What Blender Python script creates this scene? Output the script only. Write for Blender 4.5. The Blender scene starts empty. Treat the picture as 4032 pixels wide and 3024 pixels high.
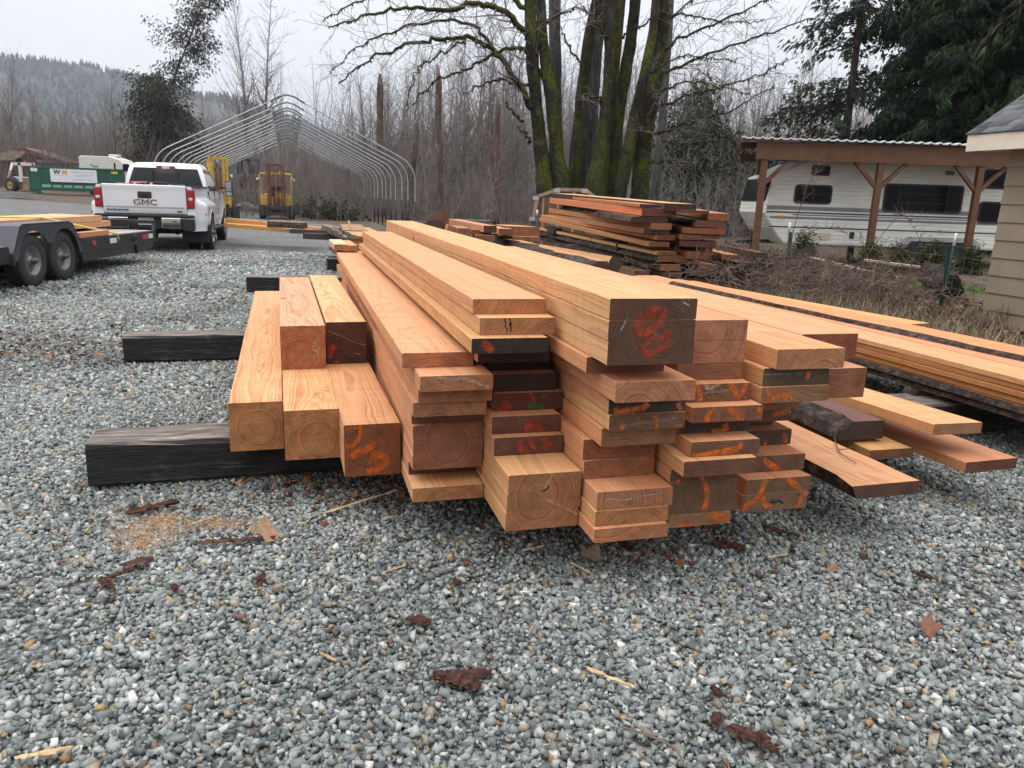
SKY_HORIZON, SKY_ZENITH, EXPOSURE, HAZE = 0.82, 2.6, 0.0, 0.00020
import bpy, bmesh, math, random
import numpy as np
from mathutils import Vector, Matrix
R = math.radians
scene = bpy.context.scene
col = scene.collection
rnd = random.Random(7)

# ------------------------------------------------------------------ camera
F_PX, CX, CY, CAM_H = 3028.0, 2016.0, 1512.0, 1.45      # focal length and centre in photo pixels, eye height in metres
PITCH, ROLL = math.atan(732.0 / F_PX), 0.033
_c, _s = math.cos(ROLL), math.sin(ROLL)
_fw = np.array([0, math.cos(PITCH), -math.sin(PITCH)])
_up0 = np.array([0, math.sin(PITCH), math.cos(PITCH)])
_rt0 = np.array([1.0, 0, 0])
_X = _c * _rt0 + _s * _up0
_U = _c * _up0 - _s * _rt0
EYE = np.array([0, 0, CAM_H])

def ray(x, y):
    return _fw + (x - CX) / F_PX * _X - (y - CY) / F_PX * _U

def at(x, y, z=0.0):
    """the point at height z seen at photo pixel x, y"""
    d = ray(x, y)
    return Vector(EYE + (z - CAM_H) / d[2] * d)

def atY(x, y, Y):
    """the point at distance Y in front seen at photo pixel x, y"""
    d = ray(x, y)
    return Vector(EYE + Y / d[1] * d)

cam_d = bpy.data.cameras.new('camera')
cam_d.sensor_width = 36.0
cam_d.lens = 36.0 * F_PX / 4032.0
cam_d.clip_start, cam_d.clip_end = 0.05, 6000.0
cam = bpy.data.objects.new('camera', cam_d)
col.objects.link(cam)
cam.matrix_world = Matrix(((_X[0], _U[0], -_fw[0], 0), (_X[1], _U[1], -_fw[1], 0), (_X[2], _U[2], -_fw[2], CAM_H), (0, 0, 0, 1)))
scene.camera = cam

# the yard's own axes: every pile lies along UD, WD points to its right
UD = Vector((-0.289, 0.957, 0)).normalized()
WD = Vector((UD.y, -UD.x, 0))
UANG = math.atan2(-UD.x, UD.y)            # rotation about z that turns +y into UD

def uw(w, u, z=0.0):
    return WD * w + UD * u + Vector((0, 0, z))

# ------------------------------------------------------------------ objects
def tag(o, label=None, cat=None, group=None, kind=None):
    if label: o['label'] = label
    if cat: o['category'] = cat
    if group: o['group'] = group
    if kind: o['kind'] = kind
    return o

def empty(name, loc=(0, 0, 0), rz=0.0, label=None, cat=None, group=None):
    o = bpy.data.objects.new(name, None)
    o.location, o.rotation_euler = loc, (0, 0, rz)
    o.empty_display_size = 0.2
    col.objects.link(o)
    return tag(o, label, cat, group)

def copy_tree(o, parent=None):
    c = o.copy()
    col.objects.link(c)
    if parent is not None:
        c.parent = parent
    for ch in list(o.children):
        copy_tree(ch, c)
    return c

class MB:
    """collects shapes into ONE mesh"""
    def __init__(s):
        s.v, s.f, s.m, s.sm = [], [], [], []
    def add(s, vs, fs, mi=0, smooth=False, M=None):
        b = len(s.v)
        for p in vs:
            p = Vector(p)
            if M is not None: p = M @ p
            s.v.append(p)
        for q in fs:
            s.f.append([b + i for i in q]); s.m.append(mi); s.sm.append(smooth)
        return s
    def box(s, x0, x1, y0, y1, z0, z1, mi=0, M=None, ch=0.0):
        if ch <= 0:
            vs = [(x0, y0, z0), (x1, y0, z0), (x1, y1, z0), (x0, y1, z0), (x0, y0, z1), (x1, y0, z1), (x1, y1, z1), (x0, y1, z1)]
            return s.add(vs, [(0, 3, 2, 1), (4, 5, 6, 7), (0, 1, 5, 4), (1, 2, 6, 5), (2, 3, 7, 6), (3, 0, 4, 7)], mi, False, M)
        bm = bmesh.new()
        bmesh.ops.create_cube(bm, size=1.0)
        for v in bm.verts:
            v.co = Vector(((x0 + x1) / 2 + v.co.x * (x1 - x0), (y0 + y1) / 2 + v.co.y * (y1 - y0), (z0 + z1) / 2 + v.co.z * (z1 - z0)))
        bmesh.ops.bevel(bm, geom=bm.edges[:], offset=ch, segments=2, profile=0.6, affect='EDGES')
        bm.verts.index_update()
        s.add([v.co.copy() for v in bm.verts], [[v.index for v in f.verts] for f in bm.faces], mi, False, M)
        bm.free()
        return s
    def prism(s, pts, a0, a1, axis='x', mi=0, M=None, smooth=False):
        """a polygon pts (2-D) drawn out along an axis from a0 to a1"""
        n = len(pts)
        def P(p, a):
            return {'x': (a, p[0], p[1]), 'y': (p[0], a, p[1]), 'z': (p[0], p[1], a)}[axis]
        vs = [P(p, a0) for p in pts] + [P(p, a1) for p in pts]
        s.add(vs, [list(range(n))[::-1], list(range(n, 2 * n))], mi, False, M)
        b = len(s.v) - 2 * n
        for i in range(n):
            j = (i + 1) % n
            s.f.append([b + i, b + j, b + n + j, b + n + i]); s.m.append(mi); s.sm.append(smooth)
        return s
    def tube(s, pts, r, n=8, mi=0, M=None, cap=True, smooth=True):
        pts = [Vector(p) for p in pts]
        rs = r if isinstance(r, (list, tuple)) else [r] * len(pts)
        rings, prev = [], None
        for i, p in enumerate(pts):
            t = (pts[min(i + 1, len(pts) - 1)] - pts[max(i - 1, 0)])
            t = t.normalized() if t.length > 1e-9 else Vector((0, 0, 1))
            if prev is None:
                a = t.orthogonal().normalized()
            else:
                a = (prev - t * prev.dot(t))
                a = a.normalized() if a.length > 1e-6 else t.orthogonal().normalized()
            prev = a
            b = t.cross(a)
            rings.append([p + (a * math.cos(2 * math.pi * k / n) + b * math.sin(2 * math.pi * k / n)) * rs[i] for k in range(n)])
        vs = [q for rg in rings for q in rg]
        fs = [(i * n + k, i * n + (k + 1) % n, (i + 1) * n + (k + 1) % n, (i + 1) * n + k) for i in range(len(pts) - 1) for k in range(n)]
        s.add(vs, fs, mi, smooth, M)
        if cap:
            b = len(s.v) - len(vs)
            s.f.append([b + k for k in range(n)][::-1]); s.m.append(mi); s.sm.append(False)
            e = b + (len(pts) - 1) * n
            s.f.append([e + k for k in range(n)]); s.m.append(mi); s.sm.append(False)
        return s
    def lathe(s, prof, n=24, axis='x', mi=0, M=None, smooth=True):
        """prof = [(radius, along)], turned round an axis"""
        vs = []
        for r_, a in prof:
            for k in range(n):
                c, d = math.cos(2 * math.pi * k / n) * r_, math.sin(2 * math.pi * k / n) * r_
                vs.append({'x': (a, c, d), 'y': (d, a, c), 'z': (c, d, a)}[axis])
        fs = [(i * n + k, i * n + (k + 1) % n, (i + 1) * n + (k + 1) % n, (i + 1) * n + k) for i in range(len(prof) - 1) for k in range(n)]
        return s.add(vs, fs, mi, smooth, M)
    def grid(s, rows, mi=0, smooth=True, M=None):
        n, m = len(rows), len(rows[0])
        return s.add([p for r_ in rows for p in r_], [(i * m + j, i * m + j + 1, (i + 1) * m + j + 1, (i + 1) * m + j) for i in range(n - 1) for j in range(m - 1)], mi, smooth, M)
    def build(s, name, mats, parent=None, bevel=0.0, **kw):
        me = bpy.data.meshes.new(name)
        me.from_pydata([tuple(p) for p in s.v], [], s.f)
        if not isinstance(mats, (list, tuple)): mats = [mats]
        for m in mats: me.materials.append(m)
        me.polygons.foreach_set('material_index', s.m)
        me.polygons.foreach_set('use_smooth', s.sm)
        me.update()
        o = bpy.data.objects.new(name, me)
        col.objects.link(o)
        if parent is not None: o.parent = parent
        if bevel > 0:
            b = o.modifiers.new('bevel', 'BEVEL'); b.width = bevel; b.segments = 2; b.limit_method = 'ANGLE'; b.angle_limit = R(40)
        return tag(o, **kw)

def np_mesh(name, co, faces, mats, colors=None, mi=None, smooth=None):
    """mesh from numpy: co (n,3), faces (m,k)"""
    me = bpy.data.meshes.new(name)
    n, (m, k) = len(co), faces.shape
    me.vertices.add(n); me.vertices.foreach_set('co', np.ascontiguousarray(co, dtype=np.float32).ravel())
    me.loops.add(m * k); me.loops.foreach_set('vertex_index', np.ascontiguousarray(faces, dtype=np.int32).ravel())
    me.polygons.add(m); me.polygons.foreach_set('loop_start', np.arange(0, m * k, k, dtype=np.int32))
    try: me.polygons.foreach_set('loop_total', np.full(m, k, dtype=np.int32))
    except Exception: pass
    if not isinstance(mats, (list, tuple)): mats = [mats]
    for x in mats: me.materials.append(x)
    if mi is not None: me.polygons.foreach_set('material_index', np.asarray(mi, dtype=np.int32))
    if smooth: me.polygons.foreach_set('use_smooth', np.ones(m, dtype=bool))
    if colors is not None:
        a = me.attributes.new('tone', 'FLOAT_COLOR', 'POINT')
        c4 = np.ones((n, 4), dtype=np.float32); c4[:, :colors.shape[1]] = colors
        a.data.foreach_set('color', c4.ravel())
    me.update(calc_edges=True)
    return me

def link(name, me, parent=None, **kw):
    o = bpy.data.objects.new(name, me); col.objects.link(o)
    if parent is not None: o.parent = parent
    return tag(o, **kw)

# ------------------------------------------------------------------ materials
def srgb(r, g, b):
    f = lambda c: (c / 255.0 / 12.92) if c <= 10 else ((c / 255.0 + 0.055) / 1.055) ** 2.4
    return (f(r), f(g), f(b))

class NT:
    def __init__(s, name):
        s.mat = bpy.data.materials.new(name); s.mat.use_nodes = True
        s.t = s.mat.node_tree; s.t.nodes.clear()
        s.out = s.n('ShaderNodeOutputMaterial'); s.b = s.n('ShaderNodeBsdfPrincipled')
        s.l(s.b.outputs[0], s.out.inputs['Surface'])
    def n(s, typ, **kw):
        x = s.t.nodes.new(typ)
        for k, v in kw.items(): setattr(x, k, v)
        return x
    def l(s, a, b): s.t.links.new(a, b)
    def setin(s, sock, v):
        if hasattr(v, 'is_linked') or isinstance(v, bpy.types.NodeSocket): s.l(v, sock)
        else: sock.default_value = v
    def math(s, op, a, b=None, c=None):
        x = s.n('ShaderNodeMath', operation=op)
        for i, v in enumerate((a, b, c)):
            if v is not None: s.setin(x.inputs[i], v)
        return x.outputs[0]
    def vmul(s, v, k):
        x = s.n('ShaderNodeVectorMath', operation='MULTIPLY'); s.setin(x.inputs[0], v); s.setin(x.inputs[1], k); return x.outputs[0]
    def coord(s, which='Object'):
        return s.n('ShaderNodeTexCoord').outputs[which]
    def noise(s, v, scale, detail=3.0, rough=0.55, dist=0.0):
        x = s.n('ShaderNodeTexNoise'); s.l(v, x.inputs['Vector'])
        x.inputs['Scale'].default_value = scale; x.inputs['Detail'].default_value = detail
        x.inputs['Roughness'].default_value = rough; x.inputs['Distortion'].default_value = dist
        return x.outputs['Fac']
    def ramp(s, f, stops, interp='LINEAR'):
        x = s.n('ShaderNodeValToRGB'); s.l(f, x.inputs[0]); cr = x.color_ramp; cr.interpolation = interp
        while len(cr.elements) < len(stops): cr.elements.new(0.5)
        for e, (p, c) in zip(cr.elements, stops):
            e.position = p; e.color = (c, c, c, 1) if isinstance(c, (int, float)) else (*c, 1)
        return x.outputs[0]
    def mix(s, f, a, b, typ='MIX'):
        x = s.n('ShaderNodeMix', data_type='RGBA', blend_type=typ)
        s.setin(x.inputs['Factor'], f)
        for k, v in (('A', a), ('B', b)):
            sock = [i for i in x.inputs if i.name == k and i.type == 'RGBA'][0]
            s.setin(sock, (*v, 1) if isinstance(v, tuple) and len(v) == 3 else v)
        return [o for o in x.outputs if o.type == 'RGBA'][0]
    def bump(s, h, strength=0.3, dist=0.01):
        x = s.n('ShaderNodeBump'); s.l(h, x.inputs['Height'])
        x.inputs['Strength'].default_value = strength; x.inputs['Distance'].default_value = dist
        s.l(x.outputs[0], s.b.inputs['Normal'])
    def base(s, c): s.setin(s.b.inputs['Base Color'], (*c, 1) if isinstance(c, tuple) else c)
    def rough(s, r_): s.setin(s.b.inputs['Roughness'], r_)

def mat_plain(name, c, rough=0.5, metal=0.0, var=0.12, scale=6.0, bump=0.0, dirt=None, coat=0.0, spec=0.5):
    t = NT(name); v = t.coord()
    f = t.noise(v, scale, 4.0)
    k0, k1 = 1 - var, 1 + var
    cc = t.ramp(f, [(0.3, tuple(min(1, x * k0) for x in c)), (0.7, tuple(min(1, x * k1) for x in c))])
    if dirt:
        g = t.ramp(t.noise(v, scale * 0.6, 6.0, 0.65), [(0.52, 0.0), (0.66, 1.0)])
        cc = t.mix(g, cc, dirt)
    t.base(cc); t.rough(rough); t.b.inputs['Metallic'].default_value = metal
    t.b.inputs['Coat Weight'].default_value = coat
    t.b.inputs['Specular IOR Level'].default_value = spec
    if bump > 0: t.bump(t.noise(v, scale * 5, 4.0), bump, 0.01)
    return t.mat

def mat_wood(name):
    """solid wood: annual rings about a pith line that runs along the piece; 'wc' holds metres across, along, up from that line, 'tone' its colour and 'endf' marks the crosscut ends"""
    t = NT(name)
    a = t.n('ShaderNodeAttribute', attribute_name='wc'); tone = t.n('ShaderNodeAttribute', attribute_name='tone')
    ef = t.n('ShaderNodeAttribute', attribute_name='endf').outputs['Fac']
    v = a.outputs['Vector']
    sx = t.n('ShaderNodeSeparateXYZ'); t.l(v, sx.inputs[0])
    w1 = t.noise(t.vmul(v, (3.0, 0.5, 3.0)), 1.0, 2.0); w2 = t.noise(t.vmul(v, (3.0, 0.55, 3.0)), 1.7, 2.0)
    w3 = t.noise(t.vmul(v, (16.0, 2.6, 16.0)), 1.0, 3.0)
    X = t.math('ADD', sx.outputs[0], t.math('MULTIPLY', t.math('SUBTRACT', w1, 0.5), 0.075))
    Z = t.math('ADD', sx.outputs[2], t.math('MULTIPLY', t.math('SUBTRACT', w2, 0.5), 0.075))
    r_ = t.math('SQRT', t.math('ADD', t.math('MULTIPLY', X, X), t.math('MULTIPLY', Z, Z)))
    r_ = t.math('ADD', r_, t.math('MULTIPLY', t.math('SUBTRACT', w3, 0.5), 0.012))
    # good and bad years: the ring width wanders
    rc = t.n('ShaderNodeCombineXYZ'); t.l(r_, rc.inputs[0])
    yr = t.noise(rc.outputs[0], 22.0, 2.0)
    idx = t.math('ADD', t.math('DIVIDE', r_, 0.0095), t.math('MULTIPLY', yr, 7.0))
    saw = t.math('FRACT', idx)
    late = t.ramp(saw, [(0.0, 0.55), (0.08, 0.0), (0.40, 0.1), (0.78, 0.7), (0.95, 1.0), (1.0, 0.6)])
    fib = t.noise(t.vmul(v, (90.0, 2.5, 90.0)), 1.0, 3.0, 0.6)
    big = t.noise(t.vmul(v, (5.0, 1.1, 5.0)), 1.0, 4.0, .6)
    fade = t.ramp(t.noise(t.vmul(v, (7.0, 1.5, 7.0)), 2.0, 3.0), [(.35, .4), (.62, 1.0)])       # grain that comes and goes
    contrast = t.math('MULTIPLY', t.math('MULTIPLY', tone.outputs['Alpha'], late), t.math('MAXIMUM', fade, t.math('MULTIPLY', ef, .8)))
    c0 = tone.outputs['Color']
    dark = t.mix(1.0, c0, (0.64, 0.48, 0.36), 'MULTIPLY')
    c = t.mix(contrast, c0, dark)
    c = t.mix(t.ramp(fib, [(0.35, 0.0), (0.75, 0.4)]), c, t.mix(1.0, c, (0.78, 0.70, 0.62), 'MULTIPLY'))
    c = t.mix(t.ramp(big, [(0.35, 0.0), (0.7, 0.55)]), c, t.mix(1.0, c, (1.12, 0.90, 0.72), 'MULTIPLY'))
    # handling stains, sawdust, knots and pitch streaks
    st = t.noise(t.vmul(v, (2.2, 6.0, 2.2)), 1.0, 6.0, 0.65)
    c = t.mix(t.ramp(st, [(0.60, 0.0), (0.76, 0.45)]), c, t.mix(1.0, c, (0.62, 0.60, 0.60), 'MULTIPLY'))
    sd_ = t.noise(v, 140.0, 2.0, 0.8)
    c = t.mix(t.ramp(sd_, [(0.64, 0.0), (0.72, 0.4)]), c, t.mix(1.0, c, (0.62, 0.52, 0.45), 'MULTIPLY'))
    vk = t.n('ShaderNodeTexVoronoi'); t.l(t.vmul(v, (3.1, 1.15, 3.1)), vk.inputs['Vector']); vk.inputs['Scale'].default_value = 1.0
    kn = t.math('MULTIPLY', t.ramp(vk.outputs['Distance'], [(0.045, 1.0), (0.085, 0.0)]), t.math('SUBTRACT', 1.0, ef))
    c = t.mix(t.math('MULTIPLY', kn, .8), c, t.mix(1.0, c, (0.30, 0.20, 0.15), 'MULTIPLY'))
    # crosscut ends: blotches of weather, drying checks that run out from the pith, saw arcs
    bl = t.noise(v, 13.0, 5.0, 0.7)
    e = t.mix(t.ramp(bl, [(0.38, 0.0), (0.66, 0.75)]), c, t.mix(1.0, c, (0.50, 0.42, 0.38), 'MULTIPLY'))
    bl2 = t.noise(v, 7.0, 4.0, 0.65)
    e = t.mix(t.ramp(bl2, [(0.52, 0.0), (0.70, 0.55)]), e, t.mix(1.0, e, (1.45, 1.30, 1.10), 'MULTIPLY'))
    an = t.math('ARCTAN2', Z, X); ac = t.n('ShaderNodeCombineXYZ'); t.l(t.math('MULTIPLY', an, 6.0), ac.inputs[0]); t.l(t.math('MULTIPLY', r_, 3.0), ac.inputs[1]); t.l(sx.outputs[1], ac.inputs[2])
    ck = t.ramp(t.noise(ac.outputs[0], 1.6, 4.0, 0.7), [(0.70, 0.0), (0.735, 1.0)])
    e = t.mix(t.math('MULTIPLY', ck, .75), e, t.mix(1.0, e, (0.25, 0.18, 0.15), 'MULTIPLY'))
    sm = t.noise(t.vmul(v, (18.0, 1.0, 190.0)), 1.0, 3.0, 0.6)
    e = t.mix(t.ramp(sm, [(0.40, 0.0), (0.75, 0.35)]), e, t.mix(1.0, e, (0.70, 0.66, 0.62), 'MULTIPLY'))
    c = t.mix(ef, c, e)
    # the bandsaw leaves bands across the faces
    bs = t.noise(t.vmul(v, (0.6, 11.0, 0.6)), 1.0, 3.0, 0.75)
    c = t.mix(t.math('MULTIPLY', t.ramp(bs, [(0.40, 0.0), (0.62, 0.55)]), t.math('SUBTRACT', 1.0, ef)), c, t.mix(1.0, c, (0.86, 0.79, 0.72), 'MULTIPLY'))
    t.base(c); t.rough(0.75)
    h = t.math('ADD', t.math('MULTIPLY', late, 0.5), t.math('ADD', t.noise(t.vmul(v, (60.0, 160.0, 160.0)), 1.0, 2.0), t.math('MULTIPLY', t.math('MULTIPLY', sm, ef), 1.2)))
    t.bump(h, 0.45, 0.003)
    return t.mat

def mat_sleeper():
    t = NT('creosoted_wood'); v = t.coord()
    s1 = t.noise(t.vmul(v, (4.0, 34.0, 34.0)), 1.0, 6.0, 0.7, 0.4)
    s3 = t.noise(t.vmul(v, (5.0, 9.0, 9.0)), 1.0, 5.0, 0.7)
    c = t.ramp(s1, [(0.36, (0.0025, 0.0022, 0.0022)), (0.52, (0.009, 0.0075, 0.007)), (0.60, (0.026, 0.021, 0.019)), (0.70, (0.075, 0.062, 0.052))])
    c = t.mix(t.ramp(s3, [(0.55, 0.0), (0.68, 0.8)]), c, t.ramp(s1, [(0.40, (0.018, 0.015, 0.014)), (0.62, (0.13, 0.108, 0.088))]))
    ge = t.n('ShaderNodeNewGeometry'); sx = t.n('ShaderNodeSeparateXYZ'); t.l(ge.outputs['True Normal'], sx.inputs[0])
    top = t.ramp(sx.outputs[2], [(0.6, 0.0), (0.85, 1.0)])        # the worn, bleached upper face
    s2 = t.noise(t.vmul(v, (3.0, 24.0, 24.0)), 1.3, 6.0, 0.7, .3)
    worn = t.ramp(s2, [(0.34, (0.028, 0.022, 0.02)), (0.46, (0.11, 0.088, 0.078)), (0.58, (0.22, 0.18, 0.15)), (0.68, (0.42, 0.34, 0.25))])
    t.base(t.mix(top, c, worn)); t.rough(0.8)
    t.bump(s1, 1.0, 0.03)
    return t.mat

def mat_bark(name, c0, c1, c2, scale=9.0, zs=0.35, bump=0.8, dist=0.03):
    t = NT(name); v = t.coord()
    s1 = t.noise(t.vmul(v, (1, 1, zs)), scale, 5.0, 0.65, 0.6)
    t.base(t.ramp(s1, [(0.3, c0), (0.52, c1), (0.72, c2)])); t.rough(0.9)
    t.b.inputs['Specular IOR Level'].default_value = 0.2
    t.bump(s1, bump, dist)
    return t.mat

def mat_tone(name, rough=0.8, spec=0.3, bump=0.0, bscale=30.0, var=0.25, vscale=25.0):
    """base colour comes from the mesh's own 'tone' colour"""
    t = NT(name); a = t.n('ShaderNodeAttribute', attribute_name='tone')
    v = t.coord()
    f = t.noise(v, vscale, 3.0)
    c = t.mix(t.ramp(f, [(0.35, 0.0), (0.65, 1.0)]), a.outputs['Color'], t.mix(1.0, a.outputs['Color'], (1 - var,) * 3, 'MULTIPLY'))
    t.base(c); t.rough(rough); t.b.inputs['Specular IOR Level'].default_value = spec
    if bump > 0: t.bump(t.noise(v, bscale, 3.0), bump, 0.004)
    return t.mat

WOOD = mat_wood('sawn_wood')
SLEEPER = mat_sleeper()
BARK = mat_bark('log_bark', (0.012, 0.010, 0.010), (0.045, 0.033, 0.028), (0.16, 0.11, 0.08), 16.0, 1.0, 1.0, 0.02)

# ------------------------------------------------------------------ sawn lumber
def board(name, loc, rz, W, t, L, tone, end, pith, ringc=0.8, endc=1.0, wane=None, seed=0, tilt=0.0, roll=0.0, mat=None, bark=False, segs=None, rough=0.0006, parent=None, back_end=None):
    """a piece of sawn timber: x across (0..W), y along (0..L), z up (0..t); wane = (left, right) sets how far the top edges run in where the log's round side is left on"""
    rr = random.Random(seed)
    n = segs or max(3, int(L / 0.55))
    wl, wr = wane if wane else (0.0, 0.0)
    c = min(0.003, t * 0.06)
    ph = [rr.uniform(0, 6.28) for _ in range(6)]
    def edge(y, k):
        return 0.55 + 0.3 * math.sin(y * 2.1 + ph[k]) + 0.25 * math.sin(y * 5.3 + ph[k + 1])
    if wane and segs is None: n = max(10, int(L / 0.14))
    V, F, MI, SM = [], [], [], []
    for i in range(n + 1):
        y = L * i / n
        b = rr.gauss(0, rough) if 0 < i < n else 0
        b2 = rr.gauss(0, rough) if 0 < i < n else 0
        l, r_ = wl * edge(y, 0) if wl else 0.0, wr * edge(y, 2) if wr else 0.0
        if wane and 0 < i < n:
            l = max(0, l + rr.uniform(-1, 1) * abs(wl) * 0.16); r_ = max(0, r_ + rr.uniform(-1, 1) * abs(wr) * 0.16)
        ring = [(b, 0 + c), (b + c, 0), (W - c + b2, 0), (W + b2, c), (W + b2 - r_ * 0.35, t * 0.55 if wr else t - c), (W - c + b2 - r_, t), (b + c + l, t), (b + l * 0.35, t * 0.55 if wl else t - c)]
        V += [(p[0], y, p[1]) for p in ring]
    for i in range(n):
        for k in range(8):
            q = (i * 8 + k, i * 8 + (k + 1) % 8, (i + 1) * 8 + (k + 1) % 8, (i + 1) * 8 + k)
            F.append(q[::-1])
            MI.append(1 if bark and ((wl and k in (6, 7)) or (wr and k in (3, 4))) else 0)
    nb = len(V)
    V += V[:8]; F.append(tuple(range(nb, nb + 8)))
    ne = len(V)
    V += V[n * 8:n * 8 + 8]; F.append(tuple(range(ne, ne + 8))[::-1]); MI += [0, 0]
    F = [f[::-1] for f in F[:-2]] + [tuple(range(nb, nb + 8)), tuple(range(ne, ne + 8))[::-1]]
    me = bpy.data.meshes.new(name)
    me.from_pydata(V, [], F)
    bm = bmesh.new(); bm.from_mesh(me); bmesh.ops.recalc_face_normals(bm, faces=bm.faces[:]); bm.to_mesh(me); bm.free()
    me.materials.append(mat or WOOD)
    if bark: me.materials.append(BARK)
    me.polygons.foreach_set('material_index', MI)
    off = rr.uniform(0, 40)
    sl, sl2 = rr.uniform(-0.012, 0.012), rr.uniform(-0.012, 0.012)
    A, B = [], []
    for i, p in enumerate(V):
        A += [p[0] - pith[0] + sl * p[1], p[1] + (pith[2] if len(pith) > 2 else off), p[2] - pith[1] + sl2 * p[1]]
        if i >= ne: B += [*(back_end or end), endc]
        elif i >= nb: B += [*end, endc]
        else: B += [*tone, ringc]
    me.attributes.new('wc', 'FLOAT_VECTOR', 'POINT').data.foreach_set('vector', A)
    me.attributes.new('tone', 'FLOAT_COLOR', 'POINT').data.foreach_set('color', B)
    me.attributes.new('endf', 'FLOAT', 'POINT').data.foreach_set('value', [1.0 if i >= nb else 0.0 for i in range(len(V))])
    me.update()
    o = bpy.data.objects.new(name, me); col.objects.link(o)
    if parent is not None: o.parent = parent
    o.location = loc
    o.rotation_mode = 'YXZ'
    o.rotation_euler = (tilt, roll, rz)
    return o

# spray paint and crayon on the sawn ends: thin strips lying on the face
def mat_mark(name, c, edge0=0.25, edge1=0.6, scale=60.0, rough=0.6):
    t = NT(name)
    a = t.n('ShaderNodeAttribute', attribute_name='tone')
    tr = t.n('ShaderNodeBsdfTransparent'); mx = t.n('ShaderNodeMixShader')
    v = t.coord()
    f = t.math('ADD', a.outputs['Fac'], t.math('ADD', t.math('MULTIPLY', t.math('SUBTRACT', t.noise(v, scale, 5.0, 0.7), 0.5), 1.5), t.math('MULTIPLY', t.math('SUBTRACT', t.noise(v, scale * .35, 3.0), 0.5), 1.2)))
    cov = t.ramp(f, [(edge0, 0.0), (edge1, 0.86)])
    t.l(cov, mx.inputs[0]); t.l(tr.outputs[0], mx.inputs[1]); t.l(t.b.outputs[0], mx.inputs[2])
    t.l(mx.outputs[0], t.out.inputs['Surface'])
    t.base(t.ramp(t.noise(v, scale * 0.5, 3.0), [(0.3, tuple(x * 0.7 for x in c)), (0.7, c)])); t.rough(rough)
    return t.mat
P_ORANGE = mat_mark('orange_spray_paint', (0.62, 0.125, 0.010), 0.18, 1.0)
P_RED = mat_mark('red_spray_paint', (0.36, 0.040, 0.012), 0.2, 1.05)
P_GREEN = mat_mark('green_spray_paint', (0.02, 0.16, 0.03), 0.35, 1.1)
P_CRAYON = mat_mark('pale_blue_lumber_crayon', (0.30, 0.34, 0.42), 0.25, 0.9, 220.0)
P_PITH = mat_mark('pale_torn_fibres', (0.46, 0.30, 0.18), 0.25, 1.1, 140.0)
P_CRACK = mat_mark('dark_crack', (0.010, 0.006, 0.005), 0.1, 0.5, 90.0)

def paint(o, W, t, strokes, mat, name='spray_marking', proud=0.0016):
    """strokes: (photo pixel points, width in metres) brought onto the front face of board o and cut to that face"""
    bpy.context.view_layer.update()
    Mi = o.matrix_world.inverted()
    V, F, A = [], [], []
    for pts, wd in strokes:
        loc = []
        e = Mi @ Vector(EYE)
        for (x, y) in pts:
            d = (Mi.to_3x3() @ Vector(ray(x, y)))
            k = (-proud - e.y) / d.y
            p = e + d * k
            loc.append(Vector((p.x, p.z)))
        # even steps along the stroke, smoothed
        if len(loc) > 2:
            q = []
            for i in range(len(loc) - 1):
                p0, p1, p2, p3 = loc[max(0, i - 1)], loc[i], loc[i + 1], loc[min(len(loc) - 1, i + 2)]
                for s in range(6):
                    u_ = s / 6
                    q.append(0.5 * ((2 * p1) + (p2 - p0) * u_ + (2 * p0 - 5 * p1 + 4 * p2 - p3) * u_ ** 2 + (3 * p1 - p0 - 3 * p2 + p3) * u_ ** 3))
            q.append(loc[-1]); loc = q
        else:
            loc = [loc[0].lerp(loc[1], s / 5) for s in range(6)]
        h = wd / 2 * (1.45 if mat in (P_ORANGE, P_RED, P_GREEN) else 1.0)
        ins = [(-h * 0.3 <= p.x <= W + h * 0.3) and (-h * 0.3 <= p.y <= t + h * 0.3) for p in loc]
        for i, p in enumerate(loc):
            dv = loc[min(i + 1, len(loc) - 1)] - loc[max(i - 1, 0)]
            dv = dv.normalized() if dv.length > 1e-9 else Vector((1, 0))
            nv = Vector((-dv.y, dv.x))
            endk = 1.0 if 0 < i < len(loc) - 1 else 0.1
            for k, al in ((-1, 0.0), (-0.45, 0.75), (0.45, 0.75), (1, 0.0)):
                z = p + nv * h * k
                V.append((min(max(z.x, 0.001), W - 0.001), -proud, min(max(z.y, 0.001), t - 0.001)))
                A.append(al * endk)
        b = len(V) - 4 * len(loc)
        for i in range(len(loc) - 1):
            if ins[i] and ins[i + 1]:
                for k in range(3):
                    F.append((b + i * 4 + k, b + i * 4 + k + 1, b + (i + 1) * 4 + k + 1, b + (i + 1) * 4 + k))
    used = sorted({i for f in F for i in f})
    if not used: return
    mp = {i: j for j, i in enumerate(used)}
    me = bpy.data.meshes.new(name)
    me.from_pydata([V[i] for i in used], [], [tuple(mp[i] for i in f) for f in F])
    me.materials.append(mat)
    a = me.attributes.new('tone', 'FLOAT_COLOR', 'POINT')
    a.data.foreach_set('color', [x for i in used for x in (A[i], A[i], A[i], 1.0)])
    c = bpy.data.objects.new(name, me); col.objects.link(c); c.parent = o
    return c

def crop(x0, y0, k=800 / 2212.0):
    return lambda pts: [(x0 + a * k, y0 + b * k) for a, b in pts]

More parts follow.
